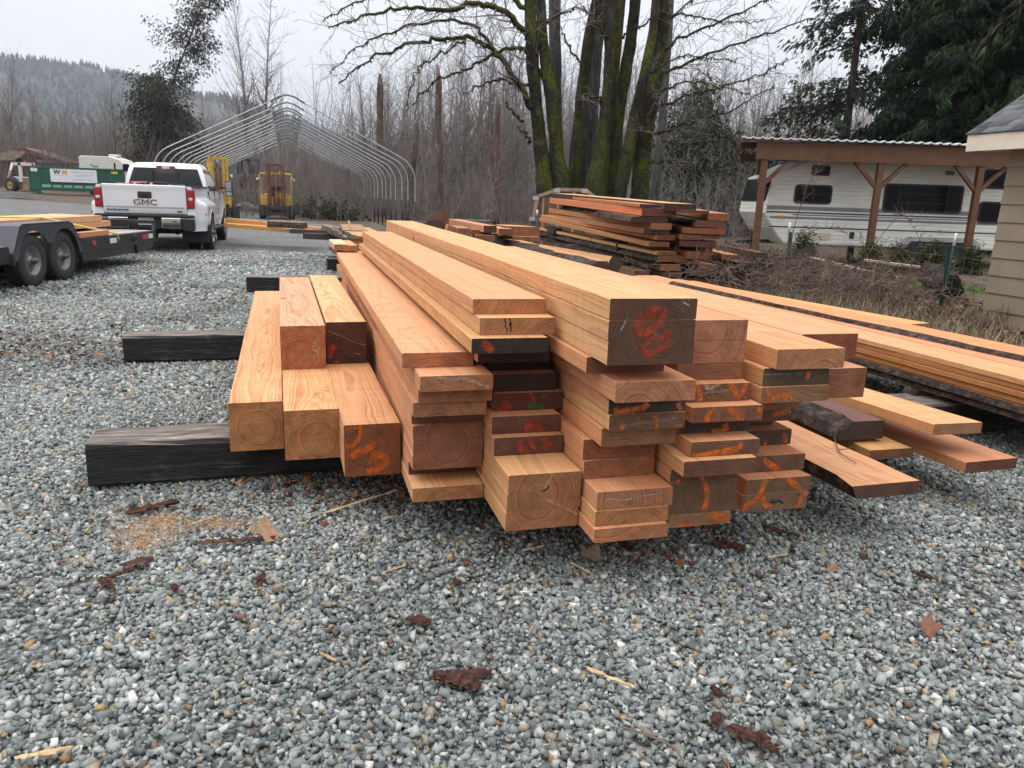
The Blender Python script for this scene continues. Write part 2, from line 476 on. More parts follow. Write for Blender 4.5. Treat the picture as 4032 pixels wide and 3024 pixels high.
PILE = [
('A10', 0.482, 2.961, 0.2124, 0.301, 0.0615),
('A9', 0.491, 3.127, 0.2739, 0.298, 0.062),
('A8', 0.489, 3.006, 0.3359, 0.299, 0.0665),
('A7', 0.491, 3.007, 0.4024, 0.299, 0.063),
('A6', 0.49, 3.006, 0.4654, 0.302, 0.0645),
('A5', 0.488, 3.032, 0.5299, 0.303, 0.062),
('A4', 0.476, 2.916, 0.5919, 0.3, 0.0605),
('A3', 0.494, 2.901, 0.6524, 0.3, 0.06),
('A2', 0.491, 2.846, 0.7124, 0.291, 0.0625),
('A1', 0.445, 3.001, 0.7749, 0.293, 0.061),
('B12', 0.779, 2.606, 0.2124, 0.294, 0.078),
('B11', 0.783, 2.606, 0.2904, 0.297, 0.074),
('B10', 0.786, 2.605, 0.3644, 0.294, 0.074),
('B9', 0.788, 2.829, 0.4384, 0.294, 0.077),
('B8', 0.789, 2.877, 0.5154, 0.295, 0.074),
('B7', 0.817, 2.956, 0.5894, 0.3, 0.076),
('B6', 0.8, 2.982, 0.6654, 0.295, 0.075),
('B5', 0.79, 3.05, 0.7404, 0.295, 0.062),
('B4', 0.737, 2.926, 0.8024, 0.305, 0.066),
('B3', 0.677, 2.788, 0.8684, 0.307, 0.0605),
('B2', 0.724, 2.855, 0.9289, 0.308, 0.0675),
('B1', 0.718, 2.947, 0.9964, 0.306, 0.0615),
('C13', 1.073, 2.435, 0.2124, 0.301, 0.056),
('C12', 1.083, 2.458, 0.2684, 0.3, 0.061),
('C11', 1.088, 2.462, 0.3294, 0.31, 0.0735),
('C10', 1.085, 2.6, 0.4029, 0.298, 0.075),
('C9', 1.082, 2.61, 0.4779, 0.306, 0.083),
('C8', 1.111, 2.511, 0.5609, 0.307, 0.073),
('C7', 1.12, 2.47, 0.6339, 0.307, 0.0625),
('C6', 1.117, 2.478, 0.6964, 0.31, 0.072),
('C5', 1.091, 2.37, 0.7684, 0.31, 0.0745),
('C4', 1.037, 2.516, 0.8429, 0.31, 0.061),
('C3', 1.049, 2.364, 0.9039, 0.325, 0.0835),
('C2', 1.047, 2.364, 0.9874, 0.325, 0.0735),
('C1', 1.048, 2.366, 1.0609, 0.325, 0.0735),
('D12', 1.41, 2.497, 0.2124, 0.274, 0.0545),
('D11', 1.408, 2.498, 0.2669, 0.298, 0.072),
('D10', 1.409, 2.497, 0.3389, 0.291, 0.064),
('D9', 1.403, 2.498, 0.4029, 0.295, 0.053),
('D8', 1.406, 2.41, 0.4559, 0.309, 0.063),
('D7', 1.452, 2.448, 0.5189, 0.295, 0.0605),
('D6', 1.453, 2.55, 0.5794, 0.31, 0.066),
('D5', 1.458, 2.475, 0.6454, 0.305, 0.0615),
('D4', 1.476, 2.543, 0.7069, 0.27, 0.072),
('D3', 1.456, 2.607, 0.7789, 0.285, 0.072),
('D2', 1.441, 2.613, 0.8509, 0.31, 0.085),
('D1', 1.439, 2.612, 0.9359, 0.31, 0.08),
('E10', 1.789, 2.572, 0.2124, 0.31, 0.0775),
('E9', 1.799, 2.573, 0.2899, 0.31, 0.0655),
('E8', 1.814, 2.649, 0.3554, 0.31, 0.072),
('E7', 1.843, 2.776, 0.4274, 0.296, 0.07),
('E6', 1.8, 2.85, 0.4974, 0.29, 0.058),
('E5', 1.8, 2.72, 0.5554, 0.3, 0.072),
('E4', 1.78, 2.652, 0.6274, 0.29, 0.068),
('E3', 1.785, 2.523, 0.6954, 0.31, 0.065),
('E2', 1.794, 2.538, 0.7604, 0.31, 0.0735),
('E1', 1.823, 2.503, 0.8339, 0.31, 0.0815),
('T1', -0.272, 3.771, 0.2124, 0.251, 0.243),
('T2', -0.019, 3.59, 0.2124, 0.255, 0.243),
('T3', 0.234, 3.311, 0.2124, 0.251, 0.243),
('T4', -0.026, 4.473, 0.4554, 0.251, 0.252),
('T5', 0.235, 4.589, 0.4554, 0.236, 0.252),
]
PILE = {e[0]: e[1:] for e in PILE}
PILE['F1'] = (2.14, 2.78, 0.805, 0.285, 0.115)
PILE['F2'] = (2.125, 2.625, 0.672, 0.235, 0.13)
PILE['F3'] = (2.16, 3.7, 0.44, 0.27, 0.23)
PILE['F4'] = (2.16, 3.75, 0.2124, 0.27, 0.225)

FRESH, PINK = (0.40, 0.215, 0.105), (0.36, 0.165, 0.092)
TOP_Y, TOP_O, TOP_P = (0.61, 0.345, 0.160), (0.59, 0.308, 0.148), (0.565, 0.275, 0.138)
# per piece: face colour, end colour, where its pith lies (across, up; metres from the lower left corner), back end (u)
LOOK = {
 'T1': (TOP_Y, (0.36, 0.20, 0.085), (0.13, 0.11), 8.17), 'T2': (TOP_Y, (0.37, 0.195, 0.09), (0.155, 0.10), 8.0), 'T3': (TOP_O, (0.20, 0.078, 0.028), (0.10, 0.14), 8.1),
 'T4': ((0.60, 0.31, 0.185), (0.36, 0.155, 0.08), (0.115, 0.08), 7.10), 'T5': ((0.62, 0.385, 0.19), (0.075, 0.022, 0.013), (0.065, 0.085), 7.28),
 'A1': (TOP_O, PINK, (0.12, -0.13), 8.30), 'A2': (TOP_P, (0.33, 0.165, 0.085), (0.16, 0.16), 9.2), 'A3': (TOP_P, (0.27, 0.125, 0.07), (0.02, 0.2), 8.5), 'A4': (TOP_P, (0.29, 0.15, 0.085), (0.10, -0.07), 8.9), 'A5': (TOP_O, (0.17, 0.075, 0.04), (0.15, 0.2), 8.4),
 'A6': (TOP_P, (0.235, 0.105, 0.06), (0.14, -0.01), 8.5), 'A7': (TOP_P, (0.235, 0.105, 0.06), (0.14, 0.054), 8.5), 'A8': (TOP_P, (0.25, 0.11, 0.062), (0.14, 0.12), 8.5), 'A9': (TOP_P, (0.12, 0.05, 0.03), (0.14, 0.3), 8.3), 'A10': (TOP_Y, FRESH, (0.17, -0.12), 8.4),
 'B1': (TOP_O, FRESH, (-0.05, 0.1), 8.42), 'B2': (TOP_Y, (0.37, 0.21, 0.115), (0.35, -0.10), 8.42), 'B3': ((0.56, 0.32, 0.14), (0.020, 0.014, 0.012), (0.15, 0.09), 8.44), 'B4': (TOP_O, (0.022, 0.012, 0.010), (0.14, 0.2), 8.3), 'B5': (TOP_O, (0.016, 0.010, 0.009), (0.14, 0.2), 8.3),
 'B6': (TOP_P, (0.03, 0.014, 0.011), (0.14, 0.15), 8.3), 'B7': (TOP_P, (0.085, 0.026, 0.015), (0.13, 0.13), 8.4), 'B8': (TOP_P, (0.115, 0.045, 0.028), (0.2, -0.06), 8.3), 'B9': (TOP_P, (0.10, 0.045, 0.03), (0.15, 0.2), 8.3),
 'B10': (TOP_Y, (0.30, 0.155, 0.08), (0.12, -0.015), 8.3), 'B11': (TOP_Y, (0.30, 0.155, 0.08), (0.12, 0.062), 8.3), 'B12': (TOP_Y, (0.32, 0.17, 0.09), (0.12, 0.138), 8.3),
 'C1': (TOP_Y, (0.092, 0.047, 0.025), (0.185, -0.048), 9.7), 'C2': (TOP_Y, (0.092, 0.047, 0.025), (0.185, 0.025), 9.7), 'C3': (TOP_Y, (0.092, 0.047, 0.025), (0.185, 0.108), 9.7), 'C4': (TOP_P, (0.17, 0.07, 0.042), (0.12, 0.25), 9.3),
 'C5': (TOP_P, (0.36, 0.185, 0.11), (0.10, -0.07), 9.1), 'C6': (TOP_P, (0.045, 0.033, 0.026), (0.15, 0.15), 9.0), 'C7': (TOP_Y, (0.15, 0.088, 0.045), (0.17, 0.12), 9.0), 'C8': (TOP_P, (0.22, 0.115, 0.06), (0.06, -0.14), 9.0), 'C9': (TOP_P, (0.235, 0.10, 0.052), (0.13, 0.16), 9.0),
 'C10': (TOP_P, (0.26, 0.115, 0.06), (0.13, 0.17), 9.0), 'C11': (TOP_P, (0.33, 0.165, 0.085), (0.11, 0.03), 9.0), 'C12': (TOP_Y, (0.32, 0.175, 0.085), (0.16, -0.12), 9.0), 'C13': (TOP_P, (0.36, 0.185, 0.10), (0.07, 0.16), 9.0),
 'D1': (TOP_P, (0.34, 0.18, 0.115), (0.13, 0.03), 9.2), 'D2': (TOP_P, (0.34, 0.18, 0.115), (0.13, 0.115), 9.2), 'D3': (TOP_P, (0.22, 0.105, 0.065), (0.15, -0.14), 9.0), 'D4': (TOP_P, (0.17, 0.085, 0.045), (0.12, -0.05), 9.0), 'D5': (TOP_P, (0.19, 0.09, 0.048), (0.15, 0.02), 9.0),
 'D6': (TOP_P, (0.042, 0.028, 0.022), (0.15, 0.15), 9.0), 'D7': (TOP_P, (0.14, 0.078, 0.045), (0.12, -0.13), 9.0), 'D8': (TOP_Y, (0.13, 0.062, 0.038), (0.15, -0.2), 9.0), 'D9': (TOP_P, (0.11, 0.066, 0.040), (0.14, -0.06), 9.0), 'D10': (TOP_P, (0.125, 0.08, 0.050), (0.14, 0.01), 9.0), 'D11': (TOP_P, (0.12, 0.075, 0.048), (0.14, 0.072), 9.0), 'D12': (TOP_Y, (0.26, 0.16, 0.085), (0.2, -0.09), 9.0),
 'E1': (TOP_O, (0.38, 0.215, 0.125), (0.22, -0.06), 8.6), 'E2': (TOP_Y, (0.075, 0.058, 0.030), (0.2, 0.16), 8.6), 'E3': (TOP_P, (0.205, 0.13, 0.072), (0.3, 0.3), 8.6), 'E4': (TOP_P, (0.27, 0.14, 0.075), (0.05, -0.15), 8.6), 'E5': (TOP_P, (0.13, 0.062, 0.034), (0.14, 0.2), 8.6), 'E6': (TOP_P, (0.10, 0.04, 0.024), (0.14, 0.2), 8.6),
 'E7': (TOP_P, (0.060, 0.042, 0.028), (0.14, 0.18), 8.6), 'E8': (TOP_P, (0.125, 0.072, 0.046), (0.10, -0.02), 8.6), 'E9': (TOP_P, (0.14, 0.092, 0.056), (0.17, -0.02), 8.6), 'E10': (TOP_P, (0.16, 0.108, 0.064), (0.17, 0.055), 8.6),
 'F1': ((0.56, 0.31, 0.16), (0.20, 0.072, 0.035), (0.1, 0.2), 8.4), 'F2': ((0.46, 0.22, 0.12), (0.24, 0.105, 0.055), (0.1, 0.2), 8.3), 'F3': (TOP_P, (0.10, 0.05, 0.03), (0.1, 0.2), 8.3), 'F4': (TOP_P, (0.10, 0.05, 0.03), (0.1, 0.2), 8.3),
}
ORD = ['', 'top', 'second', 'third', 'fourth', 'fifth', 'sixth', 'seventh', 'eighth', 'ninth', 'tenth', 'eleventh', 'twelfth', 'bottom']
STACK = {'A': 'the stack beside the square timbers', 'B': 'the stack holding the black ended board',
         'C': 'the stack topped by the red 8 beam', 'D': 'the stack right of the red 8 beam', 'E': 'the rightmost stack of the sawn pile'}
ADJ = {'A1': 'broad orange', 'A2': 'splintered pink', 'A3': 'recessed pink', 'A4': 'pale pink', 'A5': 'thin brown', 'A6': 'pink brown', 'A7': 'middle pink brown', 'A8': 'lower pink brown', 'A9': 'dark recessed', 'A10': 'pale tan',
 'B1': 'sawdust covered', 'B2': 'cracked pale', 'B3': 'black ended', 'B4': 'black shaded', 'B5': 'black recessed', 'B6': 'dark', 'B7': 'red and green painted', 'B8': 'red arc painted', 'B9': 'red loop painted', 'B10': 'torn tan', 'B11': 'knotty tan', 'B12': 'wide tan',
 'C1': 'dark ended', 'C2': 'dark ended', 'C3': 'dark ended', 'C4': 'brown recessed', 'C5': 'pink protruding', 'C6': 'orange and black', 'C7': 'crayon scribbled', 'C8': 'brown coarse grained', 'C9': 'red brown recessed', 'C10': 'red brown', 'C11': 'bullseye ringed', 'C12': 'tan wavy grained', 'C13': 'pink wavy grained',
 'D1': 'pink ringed', 'D2': 'pink coarse', 'D3': 'brown shaded', 'D4': 'orange V painted', 'D5': 'orange arch painted', 'D6': 'black with orange blotch', 'D7': 'orange slash painted', 'D8': 'dark wavy grained', 'D9': 'brown thin', 'D10': 'brown bullseye', 'D11': 'grey brown', 'D12': 'orange splashed',
 'E1': 'pale protruding', 'E2': 'dark green stained', 'E3': 'orange curl painted', 'E4': 'tan shaded', 'E5': 'faint orange smeared', 'E6': 'dark recessed', 'E7': 'dark with orange bars', 'E8': 'brown with orange stripe', 'E9': 'grey brown with orange lines', 'E10': 'grey brown torn'}
TLAB = {'T1': 'tan square timber at the outer bottom of the five squared timbers', 'T2': 'middle lower square timber with loud cathedral grain on top', 'T3': 'square timber with orange scrawl on its brown end',
        'T4': 'pink square timber on top with pale edges and pith rings', 'T5': 'square timber on top with dark red cracked end',
        'F1': 'dark reddish cant behind the right stack, upper of two', 'F2': 'brown red cant behind the right stack, lower of two', 'F3': 'hidden brown cant carrying the reddish cants', 'F4': 'lowest brown cant under the reddish cants'}
BRD = {}
DEPTH = {k: sum(1 for q in PILE if q[0] == k) for k in 'ABCDE'}
for i, (k, (w0, u0, z0, W, t)) in enumerate(PILE.items()):
    tone, end, pith, back = LOOK[k]
    kk = 0.94 + 0.12 * rnd.random()
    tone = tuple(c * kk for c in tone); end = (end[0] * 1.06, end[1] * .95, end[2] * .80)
    yaw = 0.0 if k[0] == 'T' else (0.027 if k in ('C1', 'C2', 'C3') else 0.020)
    lg = {'A6': 1, 'A7': 1, 'A8': 1, 'B10': 2, 'B11': 2, 'B12': 2, 'C1': 3, 'C2': 3, 'C3': 3, 'D9': 4, 'D10': 4, 'D11': 4, 'D1': 5, 'D2': 5, 'E9': 6, 'E10': 6}.get(k)
    p = (pith[0], pith[1], 10.0 * lg) if lg else pith
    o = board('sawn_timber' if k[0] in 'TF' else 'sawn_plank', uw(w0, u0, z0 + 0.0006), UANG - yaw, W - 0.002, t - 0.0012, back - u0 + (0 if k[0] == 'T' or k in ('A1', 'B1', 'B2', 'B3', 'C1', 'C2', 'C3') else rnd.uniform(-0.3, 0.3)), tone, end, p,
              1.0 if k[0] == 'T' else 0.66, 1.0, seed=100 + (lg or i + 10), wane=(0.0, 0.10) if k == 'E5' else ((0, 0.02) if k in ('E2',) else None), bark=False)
    if k[0] in 'TF':
        tag(o, TLAB[k], 'timber', 'square timbers beside the sawn stacks' if k[0] == 'T' else 'reddish cants behind the right stack')
    else:
        n = int(k[1:]); pos = 'bottom' if n == DEPTH[k[0]] else ORD[n]
        tag(o, '%s board, %s in %s' % (ADJ[k], pos, STACK[k[0]]), 'board', 'boards in the big sawn pile')
    BRD[k] = (o, W - 0.002, t - 0.0012)

def mark(keys, fn, strokes, mat, name='spray_marking'):
    for k in keys:
        o, W, t = BRD[k]
        paint(o, W, t, [(fn(p), wd) for p, wd in strokes], mat, name)

c1, c2, c3, c4 = crop(850, 1050), crop(850, 1450), crop(1500, 1150), crop(1500, 1600)
c5, c6, c7, c8 = crop(2150, 1100), crop(2150, 1600), crop(2650, 1150), crop(2650, 1550)
mark(['T3'], c2, [([(1560, 600), (1578, 680), (1560, 760), (1500, 830), (1410, 862)], .022), ([(1405, 668), (1480, 655), (1560, 640)], .018), ([(1715, 790), (1690, 840), (1640, 885), (1540, 925), (1475, 975)], .035),
                  ([(1690, 955), (1790, 945), (1850, 1000), (1800, 1070), (1720, 1110), (1640, 1135)], .04), ([(1660, 1020), (1720, 1000), (1800, 1060)], .03)], P_ORANGE)
mark(['T3'], c2, [([(1605, 880), (1640, 870)], .012)], P_PITH, 'torn_fibre_marking')
mark(['T5'], c1, [([(1310, 868), (1262, 900), (1240, 960), (1225, 1000)], .035), ([(1280, 1035), (1340, 1042)], .02)], P_RED)
mark(['T5'], c1, [([(1330, 900), (1390, 960), (1440, 1000), (1510, 1045)], .010), ([(1205, 915), (1220, 920)], .012)], P_CRACK, 'crack_marking')
mark(['T5'], c1, [([(1215, 700), (1380, 760), (1500, 820), (1665, 860)], .005), ([(1490, 942), (1590, 955)], .006)], P_PITH, 'torn_fibre_marking')
mark(['T4'], c1, [([(1085, 810), (1060, 900), (1110, 930), (1060, 1000)], .02), ([(1120, 830), (1130, 930)], .008)], P_PITH, 'torn_fibre_marking')
mark(['T1'], c2, [([(155, 635), (200, 610), (260, 585)], .008)], P_PITH, 'torn_fibre_marking')
mark(['B3'], c3, [([(1100, 550), (1160, 585), (1215, 655)], .03)], P_RED)
mark(['B2'], c3, [([(1348, 275), (1358, 360), (1375, 430)], .006), ([(1392, 268), (1415, 340), (1412, 435)], .007), ([(1400, 330), (1412, 370)], .012)], P_CRACK, 'crack_marking')
mark(['A2'], c3, [([(600, 915), (760, 950), (900, 940), (1040, 985), (1190, 1040)], .022)], P_PITH, 'torn_fibre_marking')
mark(['B7'], c3, [([(1330, 1190), (1365, 1235), (1385, 1285)], .035), ([(1245, 1280), (1400, 1288)], .02), ([(1618, 1090), (1655, 1150), (1690, 1205)], .014)], P_RED)
mark(['B7'], c3, [([(1600, 1262), (1690, 1235), (1770, 1265)], .03)], P_GREEN)
mark(['B7'], c3, [([(1768, 1150), (1780, 1122)], .007), ([(1663, 1162), (1676, 1150)], .004)], P_CRAYON, 'crayon_marking')
mark(['B8', 'B9'], c4, [([(1580, 290), (1605, 222), (1665, 205), (1730, 240), (1765, 285)], .028), ([(1610, 340), (1635, 410), (1700, 470)], .02), ([(1770, 330), (1800, 400), (1850, 470)], .026), ([(1490, 380), (1530, 450), (1580, 515)], .03)], P_RED)
mark(['B10', 'B11'], c4, [([(1870, 740), (1835, 800), (1800, 860), (1780, 900)], .016), ([(1740, 950), (1720, 1010)], .008)], P_PITH, 'torn_fibre_marking')
mark(['B10', 'B11'], c4, [([(1835, 860), (1800, 905), (1745, 935)], .008)], P_CRACK, 'crack_marking')
mark(['B11', 'B12'], c4, [([(1790, 1000), (1900, 1060), (2030, 1120), (2180, 1200)], .016)], P_PITH, 'torn_fibre_marking')
mark(['C1', 'C2', 'C3'], c5, [([(1270, 330), (1150, 345), (1060, 420), (1010, 510), (1045, 580), (1120, 565), (1215, 490), (1270, 400), (1265, 325)], .034), ([(1180, 360), (1100, 440)], .04),
                              ([(1345, 545), (1325, 610), (1210, 635), (1100, 685), (1060, 755), (1110, 800), (1215, 770), (1320, 690), (1350, 590)], .026), ([(1385, 820), (1355, 880)], .016)], P_RED)
mark(['C1', 'C2'], c5, [([(893, 412), (860, 470), (810, 565)], .007), ([(1085, 500), (1070, 530)], .004), ([(1545, 215), (1560, 240)], .004), ([(1480, 240), (1570, 290)], .008)], P_CRAYON, 'crayon_marking')
mark(['C2'], c5, [([(1175, 595), (1225, 600)], .016)], P_PITH, 'torn_fibre_marking')
mark(['C6'], c5, [([(745, 1400), (790, 1440), (900, 1435), (1040, 1405), (1120, 1345)], .026), ([(1435, 1330), (1475, 1435)], .02)], P_ORANGE)
mark(['C7'], c5, [([(800, 1565), (850, 1635)], .02), ([(1180, 1470), (1205, 1590), (1180, 1640)], .018), ([(1455, 1570), (1470, 1600)], .02)], P_ORANGE)
def scrib(x0, y0, x1, y1, a, n):
    """quick up and down crayon strokes between two points"""
    out_, q = [], random.Random(int(x0 + y1))
    for i in range(n):
        x = x0 + (x1 - x0) * (i + q.uniform(-.2, .2)) / n; y = y0 + (y1 - y0) * i / n
        if q.random() < 0.14: continue
        out_.append(([(x - a * 0.25, y + a * 0.5 * q.uniform(.5, 1)), (x + a * 0.35, y - a * 0.5 * q.uniform(.5, 1))], 0.0028))
    return out_
mark(['C7'], c5, scrib(785, 1600, 1465, 1500, 55, 34), P_CRAYON, 'crayon_marking')
mark(['C11'], c6, [([(640, 1022), (700, 1008), (830, 1022), (950, 1000)], .008), ([(950, 1000), (1080, 970), (1300, 938)], .005)], P_CRAYON, 'crayon_marking')
mark(['D4'], c7, [([(612, 965), (655, 1060), (710, 1135), (765, 1085), (812, 965)], .024), ([(255, 980), (282, 1080), (300, 1190)], .022)], P_ORANGE)
mark(['D4'], c7, scrib(280, 1105, 620, 1070, 50, 20), P_CRAYON, 'crayon_marking')
mark(['D4'], c7, [([(350, 985), (380, 1040), (440, 1030), (520, 985)], .03)], P_PITH, 'torn_fibre_marking')
mark(['D5'], c7, [([(462, 1255), (395, 1320), (370, 1370), (390, 1425)], .022), ([(600, 1255), (690, 1330), (720, 1380), (780, 1415)], .024), ([(915, 1255), (975, 1330), (1010, 1420)], .022)], P_ORANGE)
mark(['D6'], c8, [([(560, 325), (575, 380), (520, 415), (415, 432)], .03)], P_ORANGE)
mark(['D7'], c8, [([(190, 688), (400, 665), (600, 625), (700, 590), (760, 550)], .028)], P_ORANGE)
mark(['D9', 'D10', 'D11'], c8, [([(290, 895), (345, 970), (372, 1060), (362, 1180), (330, 1275)], .024), ([(66, 925), (50, 985)], .02)], P_ORANGE)
mark(['D12'], c8, [([(395, 1300), (470, 1335), (560, 1355), (635, 1340)], .04), ([(40, 1452), (160, 1435), (295, 1425)], .014), ([(480, 1285), (570, 1240)], .02)], P_ORANGE)
mark(['E2'], c7, scrib(990, 900, 1415, 885, 45, 22), P_CRAYON, 'crayon_marking')
mark(['E2'], c7, [([(1435, 900), (1500, 915)], .03)], P_ORANGE)
mark(['E3'], c7, [([(1022, 1040), (1050, 1120), (1035, 1195)], .02), ([(1040, 1190), (1110, 1140), (1190, 1110), (1260, 1130), (1290, 1182)], .02), ([(960, 1208), (1080, 1195)], .012)], P_ORANGE)
mark(['E5'], c7, [([(1070, 1335), (1170, 1320), (1290, 1285)], .03)], P_ORANGE)
mark(['E7'], c8, [([(1212, 415), (1222, 565)], .022), ([(975, 555), (1025, 555)], .03)], P_ORANGE)
mark(['E8'], c8, [([(985, 715), (1060, 770), (1155, 835)], .028)], P_ORANGE)
mark(['E9', 'E10'], c8, [([(1015, 925), (980, 1010), (950, 1090), (890, 1165), (785, 1230), (775, 1285)], .026), ([(1240, 915), (1320, 990), (1395, 1045)], .028), ([(980, 1100), (988, 1190), (1060, 1250)], .026), ([(1395, 1082), (1485, 1082)], .024), ([(1392, 1110), (1375, 1190), (1310, 1245)], .02)], P_ORANGE)
mark(['E10'], c8, [([(1060, 1170), (1110, 1185), (1150, 1165), (1200, 1195)], .012), ([(1080, 1150), (1120, 1150)], .006)], P_CRACK, 'crack_marking')
mark(['E10'], c8, [([(1350, 1080), (1352, 1110)], .003), ([(1368, 1085), (1366, 1100), (1382, 1098)], .003), ([(1380, 1080), (1380, 1115)], .003)], P_CRACK, 'pencil_marking')

# ------------------------------------------------------------------ the ground
def hgt(x, y):
    """height of the yard: flat near the piles, rising slowly far to the left and behind"""
    x, y = np.asarray(x, float), np.asarray(y, float)
    d = np.maximum(0, -x * 0.75 + (y - 30) * 0.15 - 12)
    h = 0.03 * np.minimum(d, 60)
    h = h + 0.02 * np.sin(x * 0.5 + 1.0) * np.sin(y * 0.37) * np.clip((np.hypot(x, y) - 9) / 10, 0, 1)
    # the bank down to the river behind the frame
    b = np.clip((y - 52 + 0.5 * x) / 10, 0, 1) * np.clip((x + 30) / 10, 0, 1) * np.clip((6 - x) / 10, 0, 1)
    return h - 1.6 * b

def mat_ground():
    t = NT('gravel_yard_and_soil'); v = t.coord()
    vo = t.n('ShaderNodeTexVoronoi'); t.l(v, vo.inputs['Vector']); vo.inputs['Scale'].default_value = 42.0
    sc = t.n('ShaderNodeSeparateColor'); t.l(vo.outputs['Color'], sc.inputs[0])
    g = t.ramp(sc.outputs[0], [(0.0, (0.09, 0.10, 0.10)), (0.25, (0.155, 0.17, 0.168)), (0.55, (0.22, 0.235, 0.228)), (0.82, (0.31, 0.315, 0.30)), (0.93, (0.30, 0.24, 0.17)), (1.0, (0.42, 0.42, 0.39))])
    gap = t.ramp(vo.outputs['Distance'], [(0.3, 1.0), (0.75, 0.25)])
    g = t.mix(1.0, g, gap, 'MULTIPLY')
    n2 = t.noise(v, 0.35, 5.0, 0.6)
    g = t.mix(t.ramp(n2, [(0.46, 0.0), (0.62, 0.6)]), g, (0.095, 0.09, 0.082))
    # damp wheel tracks and leaf litter
    n3 = t.noise(t.vmul(v, (0.35, 1.6, 1.0)), 1.0, 6.0, 0.7)
    n4 = t.noise(v, 14.0, 4.0, 0.7)
    lit = t.math('MULTIPLY', t.ramp(n3, [(0.50, 0.0), (0.60, 1.0)]), t.ramp(n4, [(0.50, 0.0), (0.58, 1.0)]))
    g = t.mix(t.math('MULTIPLY', lit, 0.75), g, (0.085, 0.040, 0.026))
    # soil and dead grass behind the lumber and under the trees
    a = t.n('ShaderNodeAttribute', attribute_name='tone')
    s1 = t.noise(v, 3.0, 6.0, 0.7)
    soil = t.ramp(s1, [(0.3, (0.030, 0.022, 0.017)), (0.5, (0.085, 0.062, 0.045)), (0.7, (0.16, 0.125, 0.085))])
    moss = t.ramp(t.noise(v, 9.0, 5.0), [(0.3, (0.045, 0.065, 0.016)), (0.7, (0.13, 0.16, 0.045))])
    sa = t.n('ShaderNodeSeparateColor'); t.l(a.outputs['Color'], sa.inputs[0])
    edge = t.math('ADD', sa.outputs[0], t.math('MULTIPLY', t.math('SUBTRACT', t.noise(v, 1.2, 5.0, 0.7), 0.5), 0.9))
    c = t.mix(t.ramp(edge, [(0.42, 0.0), (0.58, 1.0)]), g, soil)
    m2 = t.math('ADD', sa.outputs[1], t.math('MULTIPLY', t.math('SUBTRACT', t.noise(v, 1.6, 5.0, 0.7), 0.5), 0.9))
    c = t.mix(t.ramp(m2, [(0.45, 0.0), (0.6, 1.0)]), c, moss)
    t.base(c); t.rough(0.9); t.b.inputs['Specular IOR Level'].default_value = 0.25
    t.bump(t.math('ADD', vo.outputs['Distance'], n4), 0.5, 0.02)
    return t.mat

def graded(a, b, n, p):
    s = np.linspace(-1, 1, n)
    q = np.sign(s) * np.abs(s) ** p
    return (a + b) / 2 + q * (b - a) / 2
gx = np.unique(np.concatenate([np.linspace(-40, 40, 161), graded(-1800, 1800, 60, 2.5)]))
gy = np.unique(np.concatenate([np.linspace(-20, 70, 181), graded(-1800, 1800, 60, 2.5)]))
GX, GY = np.meshgrid(gx, gy)
GZ = hgt(GX, GY)
co = np.stack([GX.ravel(), GY.ravel(), GZ.ravel() - 0.012], 1)
nx, ny = len(gx), len(gy)
ii = (np.arange(ny - 1)[:, None] * nx + np.arange(nx - 1)[None, :]).ravel()
fc = np.stack([ii, ii + 1, ii + nx + 1, ii + nx], 1)
def soil_mask(x, y):
    """1 = soil, 0 = gravel: soil to the right of the fence line and beyond the stacks"""
    w_ = x * WD.x + y * WD.y; u_ = x * UD.x + y * UD.y
    right = np.clip((w_ - 5.75 - np.clip((9 - u_) * 0.12, -.3, .5)) / 0.8, 0, 1) * np.clip((u_ + 1.0) / 2, 0, 1)
    far = np.clip((y - (26 + 0.0 * x)) / 6 + np.clip((x + 4) / 4, -3, 0), 0, 1)
    ff = np.clip((y - 66 + 0.25 * (x + 20)) / 8, 0, 1)
    return np.clip(np.maximum(np.maximum(right, far), ff), 0, 1)
def moss_mask(x, y):
    m = np.exp(-(((x - 8.2) / 1.6) ** 2 + ((y - 15.5) / 1.6) ** 2)) + np.exp(-(((x - 6.2) / 0.5) ** 2 + ((y - 11.6) / 0.8) ** 2)) + np.exp(-(((x - 6.0) / 0.3) ** 2 + ((y - 10.3) / 0.5) ** 2))
    return np.clip(m, 0, 1)
cc = np.stack([soil_mask(co[:, 0], co[:, 1]), moss_mask(co[:, 0], co[:, 1]), np.zeros(len(co))], 1)
me = np_mesh('ground', co, fc, mat_ground(), colors=cc, smooth=True)
link('ground', me, kind='structure')

